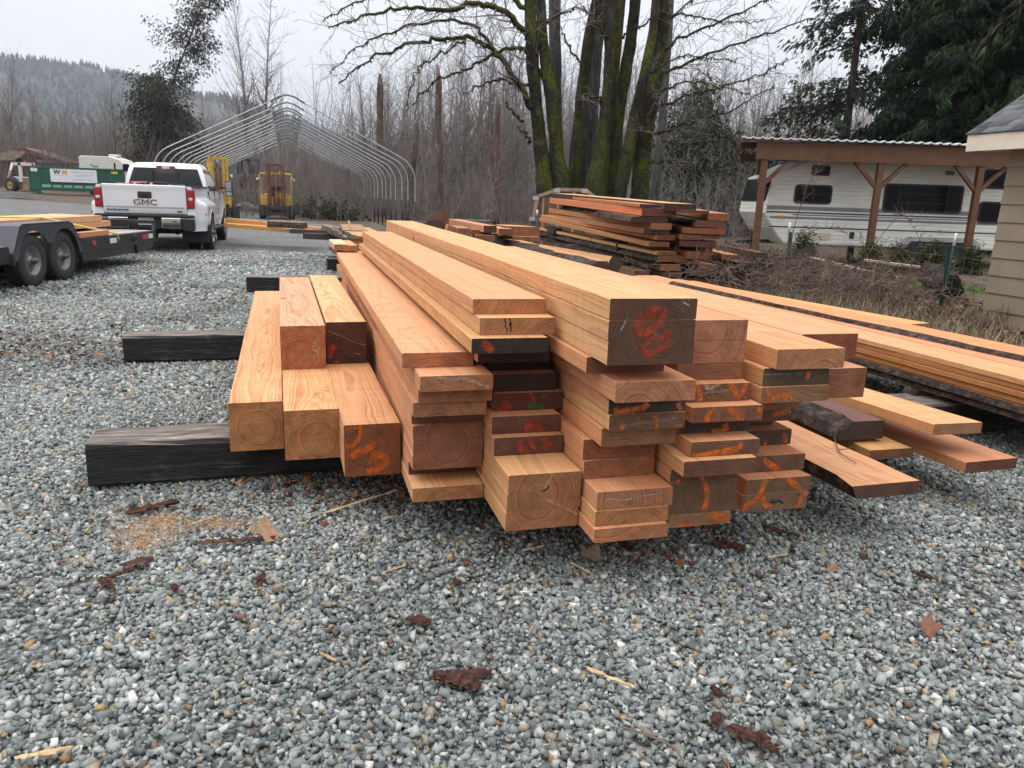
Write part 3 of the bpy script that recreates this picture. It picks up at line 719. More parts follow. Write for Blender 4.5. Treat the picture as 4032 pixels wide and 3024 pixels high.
# crushed stone: separate angular stones where they can be told apart
STONE = mat_tone('crushed_stone', 0.82, 0.35, 0.25, 260.0, 0.22, 130.0)
rng = np.random.default_rng(11)
def stones(name, X, Y, Z, size, nt, seed, subd=True):
    r_ = np.random.default_rng(seed)
    ph = (1 + 5 ** 0.5) / 2
    bv = np.array([(-1, -1, -1), (1, -1, -1), (1, 1, -1), (-1, 1, -1), (-1, -1, 1), (1, -1, 1), (1, 1, 1), (-1, 1, 1)], float) * .8
    bf = np.array([(0, 2, 1), (0, 3, 2), (4, 5, 6), (4, 6, 7), (0, 1, 5), (0, 5, 4), (1, 2, 6), (1, 6, 5), (2, 3, 7), (2, 7, 6), (3, 0, 4), (3, 4, 7)])
    T = []
    for k in range(nt):
        # a broken lump: a block with its corners knocked about
        v = bv * (1 + r_.uniform(-0.45, 0.22, (8, 1))) + r_.normal(0, .20, (8, 3))
        v = v * np.array([r_.uniform(0.9, 1.5), r_.uniform(0.7, 1.1), r_.uniform(0.45, 0.9)])
        T.append(v)
    T = np.array(T)
    n = len(X); nv = bv.shape[0]
    idx = r_.integers(0, nt, n)
    # random rotations, mostly lying flat
    q = r_.normal(size=(n, 4)) * np.array([1.0, 0.35, 0.35, 1.0]); q /= np.linalg.norm(q, axis=1)[:, None]
    a, b, c, d = q.T
    Rm = np.stack([np.stack([1 - 2 * (c * c + d * d), 2 * (b * c - a * d), 2 * (b * d + a * c)], 1), np.stack([2 * (b * c + a * d), 1 - 2 * (b * b + d * d), 2 * (c * d - a * b)], 1), np.stack([2 * (b * d - a * c), 2 * (c * d + a * b), 1 - 2 * (b * b + c * c)], 1)], 1)
    V = np.einsum('nij,nkj->nki', Rm, T[idx]) * size[:, None, None] + np.stack([X, Y, Z], 1)[:, None, :]
    Fc = (bf[None] + (np.arange(n) * nv)[:, None, None]).reshape(-1, 3)
    base = np.array([(0.195, 0.216, 0.208), (0.255, 0.275, 0.263), (0.325, 0.341, 0.324), (0.115, 0.126, 0.124), (0.42, 0.424, 0.395), (0.54, 0.53, 0.485), (0.33, 0.27, 0.19), (0.36, 0.23, 0.10), (0.16, 0.10, 0.07), (0.23, 0.255, 0.225)])
    ch = r_.choice(len(base), n, p=[.22, .24, .19, .10, .105, .035, .045, .012, .013, .04])
    C = base[ch] * r_.uniform(0.72, 1.22, (n, 1))
    # damp ground dries in patches
    dm = np.sin(X * .9 + 1.3 * np.sin(Y * .7 + 1)) * np.sin(Y * 1.3 + 1.1 * np.sin(X * .6)) + .5 * np.sin(X * 2.7 + Y * 1.1) * np.sin(Y * 3.1 - X * .8)
    C = C * (1 - .26 * np.clip(dm * 1.2 + .1, 0, 1))[:, None]
    me_ = np_mesh(name, V.reshape(-1, 3), Fc, STONE, colors=np.repeat(C, nv, 0))
    return link(name, me_, kind='stuff')

def field(y0, y1, dens, lo, hi, margin=0.9, zspread=0.017):
    """random spots in the part of the yard in front of the camera between y0 and y1"""
    n = int(dens * (0.78 * (y1 ** 2 - y0 ** 2) + 2 * margin * (y1 - y0)))
    yy = np.sqrt(rng.uniform(y0 ** 2, y1 ** 2, n)); xx = rng.uniform(-1, 1, n) * (0.78 * yy + margin)
    keep = soil_mask(xx, yy) < rng.uniform(0.3, 0.7, n)
    # nothing can be seen under the middle of the big pile
    w_ = xx * WD.x + yy * WD.y; u_ = xx * UD.x + yy * UD.y
    keep &= ~((w_ > 0.6) & (w_ < 2.0) & (u_ > 4.6) & (u_ < 8))
    # trodden patches and wheel tracks where fines have come up between the stones
    fm = np.sin(xx * 1.7 + 2.0 * np.sin(yy * .9)) * np.sin(yy * 1.9 + 1.5 * np.sin(xx * 1.1 + 2)) + .6 * np.sin(xx * 4.3 + yy) * np.sin(yy * 5.1 - xx * 1.3)
    keep &= rng.uniform(0, 1, n) > .62 * np.clip(fm * 1.3 - .25, 0, 1)
    xx, yy = xx[keep], yy[keep]
    sz = np.exp(rng.normal(0, 0.33, len(xx))) * (lo + hi) / 2; sz = np.clip(sz, lo * 0.6, hi * 1.35)
    zz_ = hgt(xx, yy) - 0.012 + rng.uniform(-0.3, 1, len(xx)) * zspread
    return xx, yy, zz_, sz
GRAVEL_K = 1.0
stones('gravel', *field(1.1, 5.2, 7600 * GRAVEL_K, 0.0062, 0.0122), 40, 3)
stones('gravel', *field(5.2, 10.0, 3000 * GRAVEL_K, 0.0092, 0.0165, 0.6), 30, 5, False)
stones('gravel', *field(10.0, 19.0, 620 * GRAVEL_K, 0.015, 0.027, 0.3), 20, 6, False)

# ------------------------------------------------------------------ sleepers under the piles
def sleeper(w0, u0, L, wd=0.28, h=0.212, z=-0.02, label='', yaw=0.0, seed=1, group='creosoted sleepers carrying the lumber'):
    """an old railway sleeper lying across the piles, from w0 to the right"""
    q = random.Random(seed)
    m = MB(); n = 14
    rows = []
    for i in range(n + 1):
        x = L * i / n
        j = lambda a=0.006: q.uniform(-a, a)
        c = 0.012
        prof = [(0 + j(), c), (c, 0), (wd - c, 0), (wd + j(), c), (wd + j(), h - c * 1.3 + j()), (wd - c * 1.5, h + j(.004)), (c * 1.5 + j(), h + j(.004)), (0 + j(), h - c * 1.3 + j(0.008))]
        rows.append([(x, p[0], p[1]) for p in prof])
    V = [p for r_ in rows for p in r_]
    Fc = [(i * 8 + k, (i + 1) * 8 + k, (i + 1) * 8 + (k + 1) % 8, i * 8 + (k + 1) % 8) for i in range(n) for k in range(8)]
    Fc += [tuple(range(8)), tuple(range(n * 8, n * 8 + 8))[::-1]]
    m.add(V, Fc)
    o = m.build('railway_sleeper', SLEEPER, label=label, cat='sleeper', group=group)
    o.location = uw(w0, u0, z + 0.02 - 0.0); o.rotation_euler = (0, 0, UANG - yaw)
    return o
sleeper(-0.94, 3.935, 3.15, 0.30, 0.2115, 0, 'thick black sleeper nearest the camera, its worn grey top sticking out left', seed=1)
sleeper(-1.29, 6.90, 3.4, 0.30, 0.2115, 0, 'black sleeper sticking out left behind the tan square timber', seed=2)
sleeper(-0.50, 11.60, 3.0, 0.30, 0.22, 0, 'black sleeper seen behind the two raised square timbers', seed=3)
sleeper(0.81, 14.84, 2.6, 0.28, 0.22, 0, 'farthest black sleeper peeping out left of the orange topped stack', seed=4)
sleeper(2.38, 3.86, 3.3, 0.34, 0.205, 0, 'dark sleeper under the pale planks on the right with a pale stone on top', seed=5)
sleeper(2.45, 6.9, 3.4, 0.32, 0.205, 0, 'dark sleeper farther back under the pale planks', seed=6)

# ------------------------------------------------------------------ the stack of pale planks to the right
EDGE = (0.52, 0.27, 0.095)
gq = random.Random(5)
def gplank(k, w0, z0, W, t, u0=1.9, u1=9.2, yaw=0.0, wane=None, tone=None, label='', bark=False):
    tone = tone or (0.57 + gq.uniform(-.07, .05), 0.315 + gq.uniform(-.05, .03), 0.135 + gq.uniform(-.03, .03))
    o = board('pale_plank', uw(w0, u0, z0), UANG - yaw, W, t, u1 - u0, tone, (0.38, 0.2, 0.09), (W * gq.uniform(0, 1), gq.uniform(-.25, -.08)), 0.6, seed=300 + k, wane=wane, bark=bark, rough=0.0022)
    tag(o, label, 'plank', 'pale planks stacked to the right of the big pile')
ln = ['top', 'second', 'third', 'fourth', 'fifth', 'sixth']
zt = [0.478, 0.443, 0.405, 0.365, 0.315, 0.265]
tt = [0.034, 0.032, 0.034, 0.036, 0.045, 0.045]
for i in range(6):
    gplank(i, 4.14 + (0 if i == 0 else gq.uniform(-.012, .03)), zt[i], 0.315, tt[i], 1.9, 9.25 - 0.1 * i, wane=(0.03, 0) if i >= 4 else None, bark=(i >= 4), tone=None if i == 0 else (0.42, 0.19, 0.06), label='pale plank, %s on the near edge of the flat plank pile' % ln[i])
    gplank(10 + i, 4.47 + (0 if i == 0 else gq.uniform(-.01, .02)), zt[i] + 0.004, 0.29, tt[i] - 0.003, 1.9, 9.3 - 0.1 * i, label='pale plank, %s in the middle row of the flat plank pile' % ln[i])
    if i < 5:
        gplank(20 + i, 4.80, zt[i] - 0.06, 0.30, tt[i], 2.1, 8.8, wane=(0.05, 0.03), bark=True, tone=(0.5, 0.27, 0.1), label='rough edged plank, %s in the far row of the flat plank pile' % ln[i])
gplank(40, 4.715, 0.515, 0.36, 0.035, 2.2, 8.3, yaw=-0.05, wane=(0.05, 0.02), bark=True, label='long plank with ragged bark edge lying askew on top of the plank pile')
gplank(41, 4.74, 0.478 + 0.040, 0.05, 0.022, 2.4, 7.4, yaw=-0.03, tone=(0.42, 0.20, 0.08), label='narrow offcut strip under the ragged long plank')
gplank(42, 5.32, 0.40, 0.52, 0.03, 5.7, 9.6, yaw=-0.14, label='wide pale plank pointing at the fence beyond the plank pile')
for u_ in (4.1, 6.9):
    b = MB().box(0, 1.35, 0, 0.1, 0, 0.052); o = b.build('dunnage_stick', BARK, label='dark spacer stick under the plank pile, %s' % ('near end' if u_ < 5 else 'far end'), cat='stick', group='spacers under the plank pile')
    o.location = uw(4.12, u_, 0.2062); o.rotation_euler = (0, 0, UANG)
    b = MB().box(0, 0.42, 0, 0.1, 0, 0.05); o = b.build('dunnage_stick', BARK, label='short spacer under the far row of planks, %s' % ('near end' if u_ < 5 else 'far end'), cat='stick', group='spacers under the plank pile')
    o.location = uw(5.05, u_ + 0.12, 0.2062); o.rotation_euler = (0, 0, UANG)
st = MB(); st.lathe([(0.0, -0.014), (0.022, -0.01), (0.03, 0.0), (0.02, 0.012), (0.0, 0.016)], 9, 'z')
o = st.build('pale_stone', mat_plain('pale_stone', (0.42, 0.44, 0.42), 0.7, var=0.3, scale=40), label='pale round stone lying on the dark sleeper', cat='stone'); o.location = at(3692, 1562, 0.206 + 0.014)

# ------------------------------------------------------------------ live-edge slabs in front of the plank pile
def slab(P, rz, W, t, L, tone, end, label, seed, wane=(0.03, 0.03), bark=True, tilt=0.0, roll=0.0, cat='slab', pith=None, name='live_edge_slab', group=None, rough=0.002):
    o = board(name, P, rz, W, t, L, tone, end, pith or (W * 0.5, -0.12), 0.7, seed=seed, wane=wane, bark=bark, tilt=tilt, roll=roll, rough=rough)
    return tag(o, label, cat, group)
slab(uw(2.375, 2.595, 0.215), UANG, 0.335, 0.062, 3.6, (0.62, 0.335, 0.165), (0.10, 0.045, 0.028), 'wide slab with pale sapwood edges nearest the gravel on the right', 401, (-0.05, -0.04), True, pith=(0.17, -0.2))
slab(uw(2.74, 3.17, 0.279), UANG - 0.03, 0.27, 0.10, 2.6, (0.12, 0.055, 0.04), (0.05, 0.025, 0.018), 'black barked slab wedged between the front slabs, bark side up', 402, (0.17, 0.02), True, pith=(0.2, -0.02))
slab(uw(3.06, 2.90, 0.375), UANG - 0.0, 0.305, 0.056, 3.3, (0.60, 0.33, 0.15), (0.32, 0.17, 0.075), 'clean orange plank cantilevered over the gravel on top of the slabs', 403, None, False, roll=0.02, tilt=-0.03, name='sawn_plank', cat='plank', pith=(0.15, -0.3))
slab(uw(2.84, 3.05, 0.21), UANG - 0.03, 0.27, 0.05, 2.9, (0.55, 0.31, 0.12), (0.20, 0.085, 0.04), 'yellow edged plank under the barked slab', 404, (0.0, 0.02), True)
slab(uw(3.17, 2.78, 0.211), UANG + 0.02, 0.33, 0.055, 2.9, (0.42, 0.19, 0.09), (0.13, 0.045, 0.022), 'lowest dark brown plank lying right beside the wide slab', 405, (0.0, -0.04), True)

# ------------------------------------------------------------------ the stack of rough slabs by the maples
RT_G = 'rough slabs stacked by the mossy trees'
RSTK = []
def rough(LT, RB, left=None, Yf=11.5, Yb=18.0, tone=(0.47, 0.215, 0.085), end=(0.20, 0.075, 0.032), wane=None, seed=0, label='', L=None, bark=True):
    P = atY(*LT, Yf)
    k = Yf / 3028.0
    W, t = (RB[0] - LT[0]) * k, max(0.03, (RB[1] - LT[1]) * k - 0.006)
    if left:
        B = atY(*left, Yb)
    else:
        B = P + Vector((-1.09, 6.5, 0.12))
    d = B - P
    rz = math.atan2(-d.x, d.y); tilt = math.atan2(d.z, math.hypot(d.x, d.y))
    q = random.Random(seed); kk = q.uniform(0.7, 1.2)
    tn = tuple(c * kk * q.uniform(0.9, 1.1) for c in tone)
    o = board('rough_slab', P - Vector((0, 0, t)), rz, W, t, L or d.length, tn, end, (W * 0.5, -0.2), 0.5, seed=500 + seed, wane=wane, bark=bark, tilt=tilt, rough=0.004, back_end=tn)
    RSTK.append(tag(o, label, 'slab', RT_G))
DK = (0.045, 0.022, 0.015); BR = (0.13, 0.045, 0.022)
for i, a in enumerate([
    ((2620, 800), (2750, 830), (2172, 760), DK, (0.5, 0.3, 0.13), (-.03, .02), 'pale topped slab crowning the rough stack'),
    ((2520, 803), (2597, 817), (2194, 769), DK, None, None, 'thin slab just under the pale top slab'),
    ((2528, 818), (2667, 850), (2165, 779), BR, None, None, 'thick orange slab near the top left of the rough stack'),
    ((2668, 826), (2791, 838), (2400, 790), BR, None, None, 'thin orange slab bridging the top of the rough stack'),
    ((2791, 839), (2870, 868), (2560, 800), (0.26, 0.10, 0.045), None, None, 'bright orange thick slab end at the upper right of the rough stack'),
    ((2480, 851), (2630, 874), (2206, 808), DK, None, (.08, 0), 'dark wany slab recessed below the thick orange slab'),
    ((2735, 868), (2845, 894), (2520, 830), (0.15, 0.06, 0.03), (0.09, 0.045, 0.03), (.12, 0), 'bark edged slab on the right below the bright end'),
    ((2567, 878), (2649, 904), (2161, 820), (0.28, 0.13, 0.06), None, None, 'long orange slab with tan end on the left face'),
    ((2690, 896), (2852, 919), (2530, 855), (0.24, 0.09, 0.035), None, None, 'orange slab jutting right under the bark edged slab'),
    ((2534, 898), (2640, 920), (2161, 842), DK, (0.36, 0.19, 0.085), None, 'grey brown slab under the long tan ended one'),
    ((2681, 923), (2762, 944), (2480, 880), (0.15, 0.075, 0.04), None, None, 'short brown slab end in the middle right'),
    ((2763, 922), (2832, 940), (2560, 885), BR, None, None, 'dark red slab end right of the short brown one'),
    ((2586, 926), (2665, 946), (2129, 846), BR, None, None, 'red ended slab low on the left face'),
    ((2554, 952), (2641, 972), (2122, 858), (0.22, 0.085, 0.035), (0.50, 0.26, 0.10), None, 'long pale faced slab above the sticker blocks'),
    ((2680, 947), (2817, 971), (2480, 905), (0.10, 0.032, 0.018), (0.2, .07, .035), None, 'wide dark red slab in the right half'),
    ((2586, 991), (2670, 1006), (2120, 896), (0.20, 0.085, 0.04), (0.5, 0.29, 0.13), None, 'pale yellow slab below the sticker blocks'),
    ((2588, 1007), (2739, 1032), (2116, 908), (0.20, 0.08, 0.035), None, (.08, .04), 'wany slab with loose bark along its face'),
    ((2599, 1041), (2689, 1067), (2115, 926), (0.30, 0.145, 0.065), (0.5, .26, .1), (.10, .03), 'lowest long slab with flaking bark above its tan end'),
    ((2710, 990), (2782, 1020), None, (0.2, 0.09, 0.05), None, None, 'small tan cant end low in the middle'),
    ((2783, 974), (2807, 1021), None, (0.10, 0.05, 0.035), None, None, 'narrow upright brown cant end'),
    ((2855, 1002), (2910, 1022), (2700, 962), (0.16, 0.05, 0.025), None, None, 'red brown slab end at the lower right'),
    ((2982, 994), (3022, 1016), (2818, 960), (0.035, 0.028, 0.022), (0.10, 0.06, 0.04), None, 'grey brown beam sticking out farthest right'),
    ((2753, 1040), (2825, 1060), (2600, 1000), (0.15, 0.06, 0.03), None, None, 'brown slab end under the wany slab'),
    ((2825, 1036), (2892, 1058), (2680, 1000), (0.03, 0.018, 0.014), (0.12, 0.075, 0.055), None, 'near black slab end low on the right'),
    ((2900, 1033), (3045, 1048), (2700, 995), (0.03, 0.02, 0.016), (0.09, 0.06, 0.045), None, 'weathered dark board jutting out to the brambles'),
    ((2827, 1060), (2892, 1106), (2680, 1020), (0.03, 0.016, 0.012), (0.07, 0.03, 0.02), None, 'thick dark cant under the near black slab'),
    ((2930, 1049), (3000, 1066), (2760, 1010), (0.05, 0.02, 0.014), (0.09, 0.05, 0.03), None, 'dark red board under the jutting weathered board'),
    ((2721, 1063), (2824, 1085), (2560, 1020), (0.09, 0.05, 0.035), (0.15, 0.08, 0.05), None, 'dark weathered slab near the bottom'),
    ((2610, 1072), (2685, 1092), (2400, 1010), (0.10, 0.045, 0.025), (0.2, 0.09, 0.05), None, 'brown cant at the bottom left'),
    ((2500, 1066), (2560, 1098), (2300, 1000), (0.13, 0.06, 0.03), (0.2, 0.1, 0.05), None, 'square brown cant end beside the fallen chunk'),
    ((2827, 1107), (2902, 1135), (2690, 1070), (0.04, 0.018, 0.013), (0.09, 0.04, 0.025), None, 'bottom dark cant at the right corner'),
    ((2640, 1094), (2826, 1120), (2480, 1050), (0.03, 0.016, 0.012), (0.1, 0.045, 0.03), None, 'bottom dark slab in the middle'),
    ((2700, 1028), (2752, 1040), (2560, 985), (0.12, 0.05, 0.03), None, None, 'thin slab end tucked above the brown slab end'),
]):
    rough(a[0], a[1], a[2], end=a[3], tone=a[4] or (0.47, 0.205, 0.078), wane=a[5], seed=i, label=a[6], Yf=11.5 + (0.002 * i))
for i, (x, y) in enumerate(((2198, 899), (2452, 953))):
    o = MB().box(-0.09, 0.09, 0, 1.0, -0.125, 0.0).build('sticker_block', BARK, label='dark sticker block between pale slabs, %s' % ('far left end' if i == 0 else 'near middle'), cat='block', group='sticker blocks in the rough stack')
    o.location = atY(x, y, 16.6 if i == 0 else 13.1); o.rotation_euler = (0, 0, 0.17)
for i, Y in enumerate((12.3, 14.6, 17.2)):
    o = sleeper(0, 0, 1.5, 0.3, 0.30, 0, 'dark bearer under the rough stack, %s' % ('front', 'middle', 'rear')[i] , seed=20 + i, group='bearers under the rough stack')
    o.location = (1.75 - i * 0.4, Y, 0); o.rotation_euler = (0, 0, 0.17)

# ------------------------------------------------------------------ loose slabs and cants behind the long beams
def loose(LT, RB, Yf, left, Yb, tone, end, label, seed, wane=None, bark=True, roll=0.0, name='loose_slab', cat='slab', group='loose slabs behind the long beams'):
    P = atY(*LT, Yf); k = Yf / 3028.0
    W, t = (RB[0] - LT[0]) * k, (RB[1] - LT[1]) * k
    B = atY(*left, Yb); d = B - P
    o = board(name, P - Vector((0, 0, t)), math.atan2(-d.x, d.y), W, t, d.length, tone, end, (W * .5, -.15), 0.5, seed=seed, wane=wane, bark=bark, tilt=math.atan2(d.z, math.hypot(d.x, d.y)), roll=roll, rough=0.003)
    return tag(o, label, cat, group)
loose((2310, 1027), (2400, 1066), 9.0, (1935, 928), 15.0, (0.46, 0.22, 0.09), (0.075, 0.032, 0.02), 'long slab with rough grey bark lying just behind the big beam', 601, (0.20, 0.02))
loose((2388, 1003), (2442, 1052), 9.6, (2045, 945), 15.2, (0.52, 0.29, 0.12), (0.06, 0.035, 0.022), 'pale thick board with a dark tipped end on the barked slab', 602, None, roll=0.5)
loose((1700, 826), (1768, 905), 13.5, (1602, 846), 15.4, (0.40, 0.22, 0.10), (0.15, 0.075, 0.045), 'short bark sided log chunk lying on top behind the longest beam', 603, (0.15, 0.0), name='log_chunk')
loose((1650, 868), (1755, 905), 13.0, (1545, 866), 16.5, (0.25, 0.13, 0.07), (0.08, 0.04, 0.03), 'bark covered slab under the log chunk', 604, (0.3, 0.1))
loose((1905, 888), (1956, 914), 12.2, (1768, 862), 15.5, (0.50, 0.25, 0.14), (0.08, 0.035, 0.022), 'pinkish board sloping past the log chunk', 605)
loose((1800, 898), (1852, 928), 12.2, (1770, 886), 14.5, (0.36, 0.17, 0.08), (0.25, 0.12, 0.06), 'short tan cant end under the pinkish board', 606)
loose((1755, 882), (1798, 915), 12.4, (1742, 876), 14.0, (0.36, 0.17, 0.08), (0.35, 0.18, 0.09), 'tilted square cant end beside the log chunk', 607, roll=0.35)
loose((1858, 904), (1935, 922), 12.5, (1840, 893), 15.0, (0.42, 0.2, 0.085), (0.26, 0.11, 0.045), 'flat orange cant under the pinkish board', 608)
loose((1872, 925), (1945, 946), 12.0, (1860, 915), 14.5, (0.36, 0.15, 0.075), (0.22, 0.09, 0.05), 'lowest pink cant under the flat orange one', 609)
loose((1965, 900), (2020, 925), 13.0, (1925, 888), 17.0, (0.5, 0.24, 0.1), (0.2, 0.085, 0.035), 'orange board end between the grey stack and the rough stack', 610)
loose((1985, 890), (2125, 930), 14.0, (1940, 883), 19.0, (0.5, 0.26, 0.11), (0.25, 0.11, 0.045), 'wide orange slab left of the rough stack', 611, (.05, .05))
loose((2020, 930), (2125, 948), 13.6, (1990, 918), 18.0, (0.44, 0.26, 0.12), (0.25, 0.13, 0.06), 'pale slab under the wide orange slab', 612)
for i, (z_, x0, x1, c) in enumerate([(0.84, 1800, 1930, 0.10), (0.74, 1788, 1965, 0.07), (0.62, 1775, 1985, 0.16), (0.51, 1780, 1960, 0.22), (0.40, 1775, 1985, 0.12), (0.30, 1785, 1940, 0.16), (0.18, 1780, 1980, 0.1), (0.06, 1780, 1970, 0.1)]):
    A, B = atY(x0, 850, 19.0), atY(x1, 850, 19.0)
    o = board('grey_board', (A.x, 19.0, z_), R(-90), 0.6, 0.055, B.x - A.x, (c, c * .93, c * .88), (c * .5, c * .45, c * .4), (0.1, -0.1), 0.4, seed=640 + i)
    o.location = (A.x, 19.6, z_)
    tag(o, 'weathered grey board, %s from the top of the grey stack' % ['first', 'second', 'third', 'fourth', 'fifth', 'sixth', 'seventh', 'eighth'][i], 'board', 'weathered boards stacked by the trees')

# boards and slabs to the left, beyond the long beams (around photo x 860-1540)
def along(x0, y0, x1, y1, Y, W, t, tone, label, seed, wane=None, bark=True, name='sawn_plank', Y2=None, cat='board', group='boards lying beyond the pile', end=None):
    """a board whose near long side runs from one photo point to another, top edge given"""
    A, B = atY(x0, y0, Y), atY(x1, y1, Y2 or Y)
    d = B - A
    o = board(name, A - Vector((0, 0, t)), math.atan2(d.y, d.x) - math.pi / 2, W, t, d.length, tone, end or tuple(c * .5 for c in tone), (W * .5, -.15), 0.5, seed=seed, wane=wane, bark=bark, tilt=math.atan2(d.z, math.hypot(d.x, d.y)), rough=0.003)
    # local x must point away from the camera: the board is laid off to the far side
    o.rotation_euler.z += 0
    o.location = A - Vector((0, 0, t)) + Vector((-math.sin(math.atan2(d.y, d.x)), math.cos(math.atan2(d.y, d.x)), 0)) * W
    return tag(o, label, cat, group)
OR = (0.56, 0.30, 0.10)
along(885, 858, 1265, 897, 21.0, 0.25, 0.10, OR, 'top orange beam lying across behind the pickup', 651)
along(880, 876, 1240, 905, 20.8, 0.3, 0.11, (0.56, 0.29, 0.095), 'middle orange beam lying across behind the pickup', 652)
along(890, 880, 1280, 912, 20.3, 0.25, 0.10, (0.6, 0.33, 0.12), 'lowest orange beam lying across behind the pickup', 653)
along(1050, 870, 1192, 878, 19.6, 0.45, 0.15, (0.30, 0.16, 0.08), 'bark sided slab end lying on the orange beams', 654, (0.1, 0.1), end=(0.12, 0.04, 0.025), cat='slab')
along(1140, 902, 1290, 908, 19.0, 0.25, 0.1, (0.05, 0.042, 0.038), 'black sleeper under the orange beams', 655, cat='sleeper')
along(1192, 918, 1365, 925, 17.6, 0.25, 0.13, (0.045, 0.04, 0.038), 'long black timber on the gravel before the plank heap', 656, cat='sleeper')
along(1265, 886, 1375, 914, 17.5, 0.5, 0.08, (0.22, 0.17, 0.115), 'grey weathered board sloping against the plank heap', 657)
along(1310, 893, 1380, 905, 17.3, 0.5, 0.07, (0.25, 0.16, 0.09), 'brown plank end beside the sloping grey board', 658)
hp = random.Random(9)
for i in range(11):
    z_ = 0.04 + i * 0.066
    P = at(1372, 900, 0.5); P = Vector((-3.25, 14.9, 0))
    o = board('heap_plank', (P.x + hp.uniform(-.08, .08), P.y + hp.uniform(-.1, .1), z_), UANG + hp.uniform(-.06, .06), 0.55 + hp.uniform(-.1, .1), 0.05, 3.0 + hp.uniform(-.4, .4), (0.30, 0.18, 0.09) if i == 10 else (0.10, 0.07, 0.05), (0.02, 0.015, 0.012), (.2, -.1), .5, seed=670 + i)
    tag(o, 'dark plank, number %d from the bottom of the strapped plank heap' % (i + 1) if i < 10 else 'brown plank on top of the strapped plank heap', 'plank', 'planks in the strapped heap')
for i in range(11):
    z_ = 0.04 + i * 0.064
    o = board('heap_slab', (-2.78 + hp.uniform(-.06, .04), 13.2 + hp.uniform(-.1, .1), z_), UANG + hp.uniform(-.05, .05), 0.72 + hp.uniform(-.08, .08), 0.055, 3.4 + hp.uniform(-.3, .3), (0.45, 0.27, 0.12), (0.30, 0.16, 0.07), (.2, -.1), .5, seed=690 + i, wane=(0.10, 0.03), bark=True, rough=.004)
    tag(o, 'bark edged slab, number %d from the bottom of the heap behind the pile' % (i + 1) if i < 10 else 'tan slab topping the bark edged heap behind the pile', 'slab', 'bark edged slabs in the heap')
st_ = MB(); A, B = atY(1372, 868, 14.85), atY(1392, 940, 14.8)
st_.tube([A, B], 0.018, 6); st_.build('loose_strap', mat_plain('yellow_strap', (0.45, 0.25, 0.05), 0.6), label='yellow strap hanging down the dark plank heap', cat='strap')
for i, (x, y) in enumerate(((1316, 962), (1352, 966))):
    P = atY(x, y, 9.0)
    o = board('sawn_plank', P + Vector((0, 0, -0.07)), UANG, 0.16, 0.07, 1.0, (0.66, 0.45, 0.30) if i == 0 else TOP_O, FRESH, (.1, -.1), .6, seed=720 + i)
    o.location = P + Vector((0, 0, -0.07)); tag(o, ('pale new board end' if i == 0 else 'orange board end') + ' showing past the far end of the left stack', 'board', 'boards lying beyond the pile')

# ------------------------------------------------------------------ shed on the right
def mat_siding(name, c, step, axis=2, rough=0.6, bump=0.8, depth=0.012, saw=True):
    t = NT(name); v = t.coord(); s = t.n('ShaderNodeSeparateXYZ'); t.l(v, s.inputs[0])
    f = t.math('FRACT', t.math('DIVIDE', s.outputs[axis], step))
    n = t.noise(t.vmul(v, (0.8, 0.8, 9.0)), 2.0, 4.0)
    t.base(t.ramp(n, [(0.3, tuple(x * 0.86 for x in c)), (0.7, tuple(x * 1.1 for x in c))])); t.rough(rough)
    h = t.ramp(f, [(0.0, 0.0), (0.06, 0.6), (0.5, 1.0), (0.94, 0.6), (1.0, 0.0)]) if not saw else f
    t.bump(h, bump, depth)
    return t.mat
S0 = Vector((6.2, 10.16, 0))
shed = empty('shed', S0, UANG + math.pi / 2, 'tan lap sided shed with cream fascia and slate grey shingles', 'shed')
# local +x runs along UD, +y to the left of it (towards the camera's left), so the wall faces +y; the building lies on -y
TAN = mat_plain('tan_lap_siding', (0.225, 0.180, 0.125), 0.65, var=0.10, scale=2.5, bump=0.15)
m = MB()
rows_n = 11
for i in range(rows_n):
    z0, z1 = i * 0.225, (i + 1) * 0.225
    m.add([(-5.0, 0.022, z0), (0.012, 0.022, z0), (0.012, 0.004, z1 + 0.006), (-5.0, 0.004, z1 + 0.006)], [(0, 1, 2, 3)])
    m.add([(-5.0, 0.0, z0), (0.012, 0.0, z0), (0.012, 0.022, z0), (-5.0, 0.022, z0)], [(0, 1, 2, 3)])
    m.add([(0.012, 0.022, z0), (0.012, -3.2, z0), (0.002, -3.2, z1), (0.002, 0.004, z1)], [(0, 1, 2, 3)])
m.box(-5.0, 0.0, -3.2, 0.0, 0.02, 2.48)
m.build('wall', TAN, shed)
FASC = mat_plain('cream_fascia', (0.62, 0.55, 0.44), 0.55, var=0.08, scale=3)
o_ = 0.33
MB().box(-5.3, 0.36, o_, o_ + 0.03, 2.22, 2.42).build('fascia', FASC, shed)
MB().box(-5.3, 0.36, 0.0, o_, 2.235, 2.25).build('soffit', FASC, shed)
def mat_shingle():
    t = NT('slate_grey_shingles'); a = t.n('ShaderNodeAttribute', attribute_name='tone'); v = t.coord()
    t.base(t.mix(t.ramp(t.noise(v, 160.0, 2.0), [(0.3, 0.0), (0.7, 1.0)]), t.mix(1.0, a.outputs['Color'], (0.75,) * 3, 'MULTIPLY'), a.outputs['Color'])); t.rough(0.85)
    t.bump(t.noise(v, 220.0, 2.0), 0.4, 0.004)
    return t.mat
V, Fc, C = [], [], []
q = random.Random(3)
pitch = R(33)
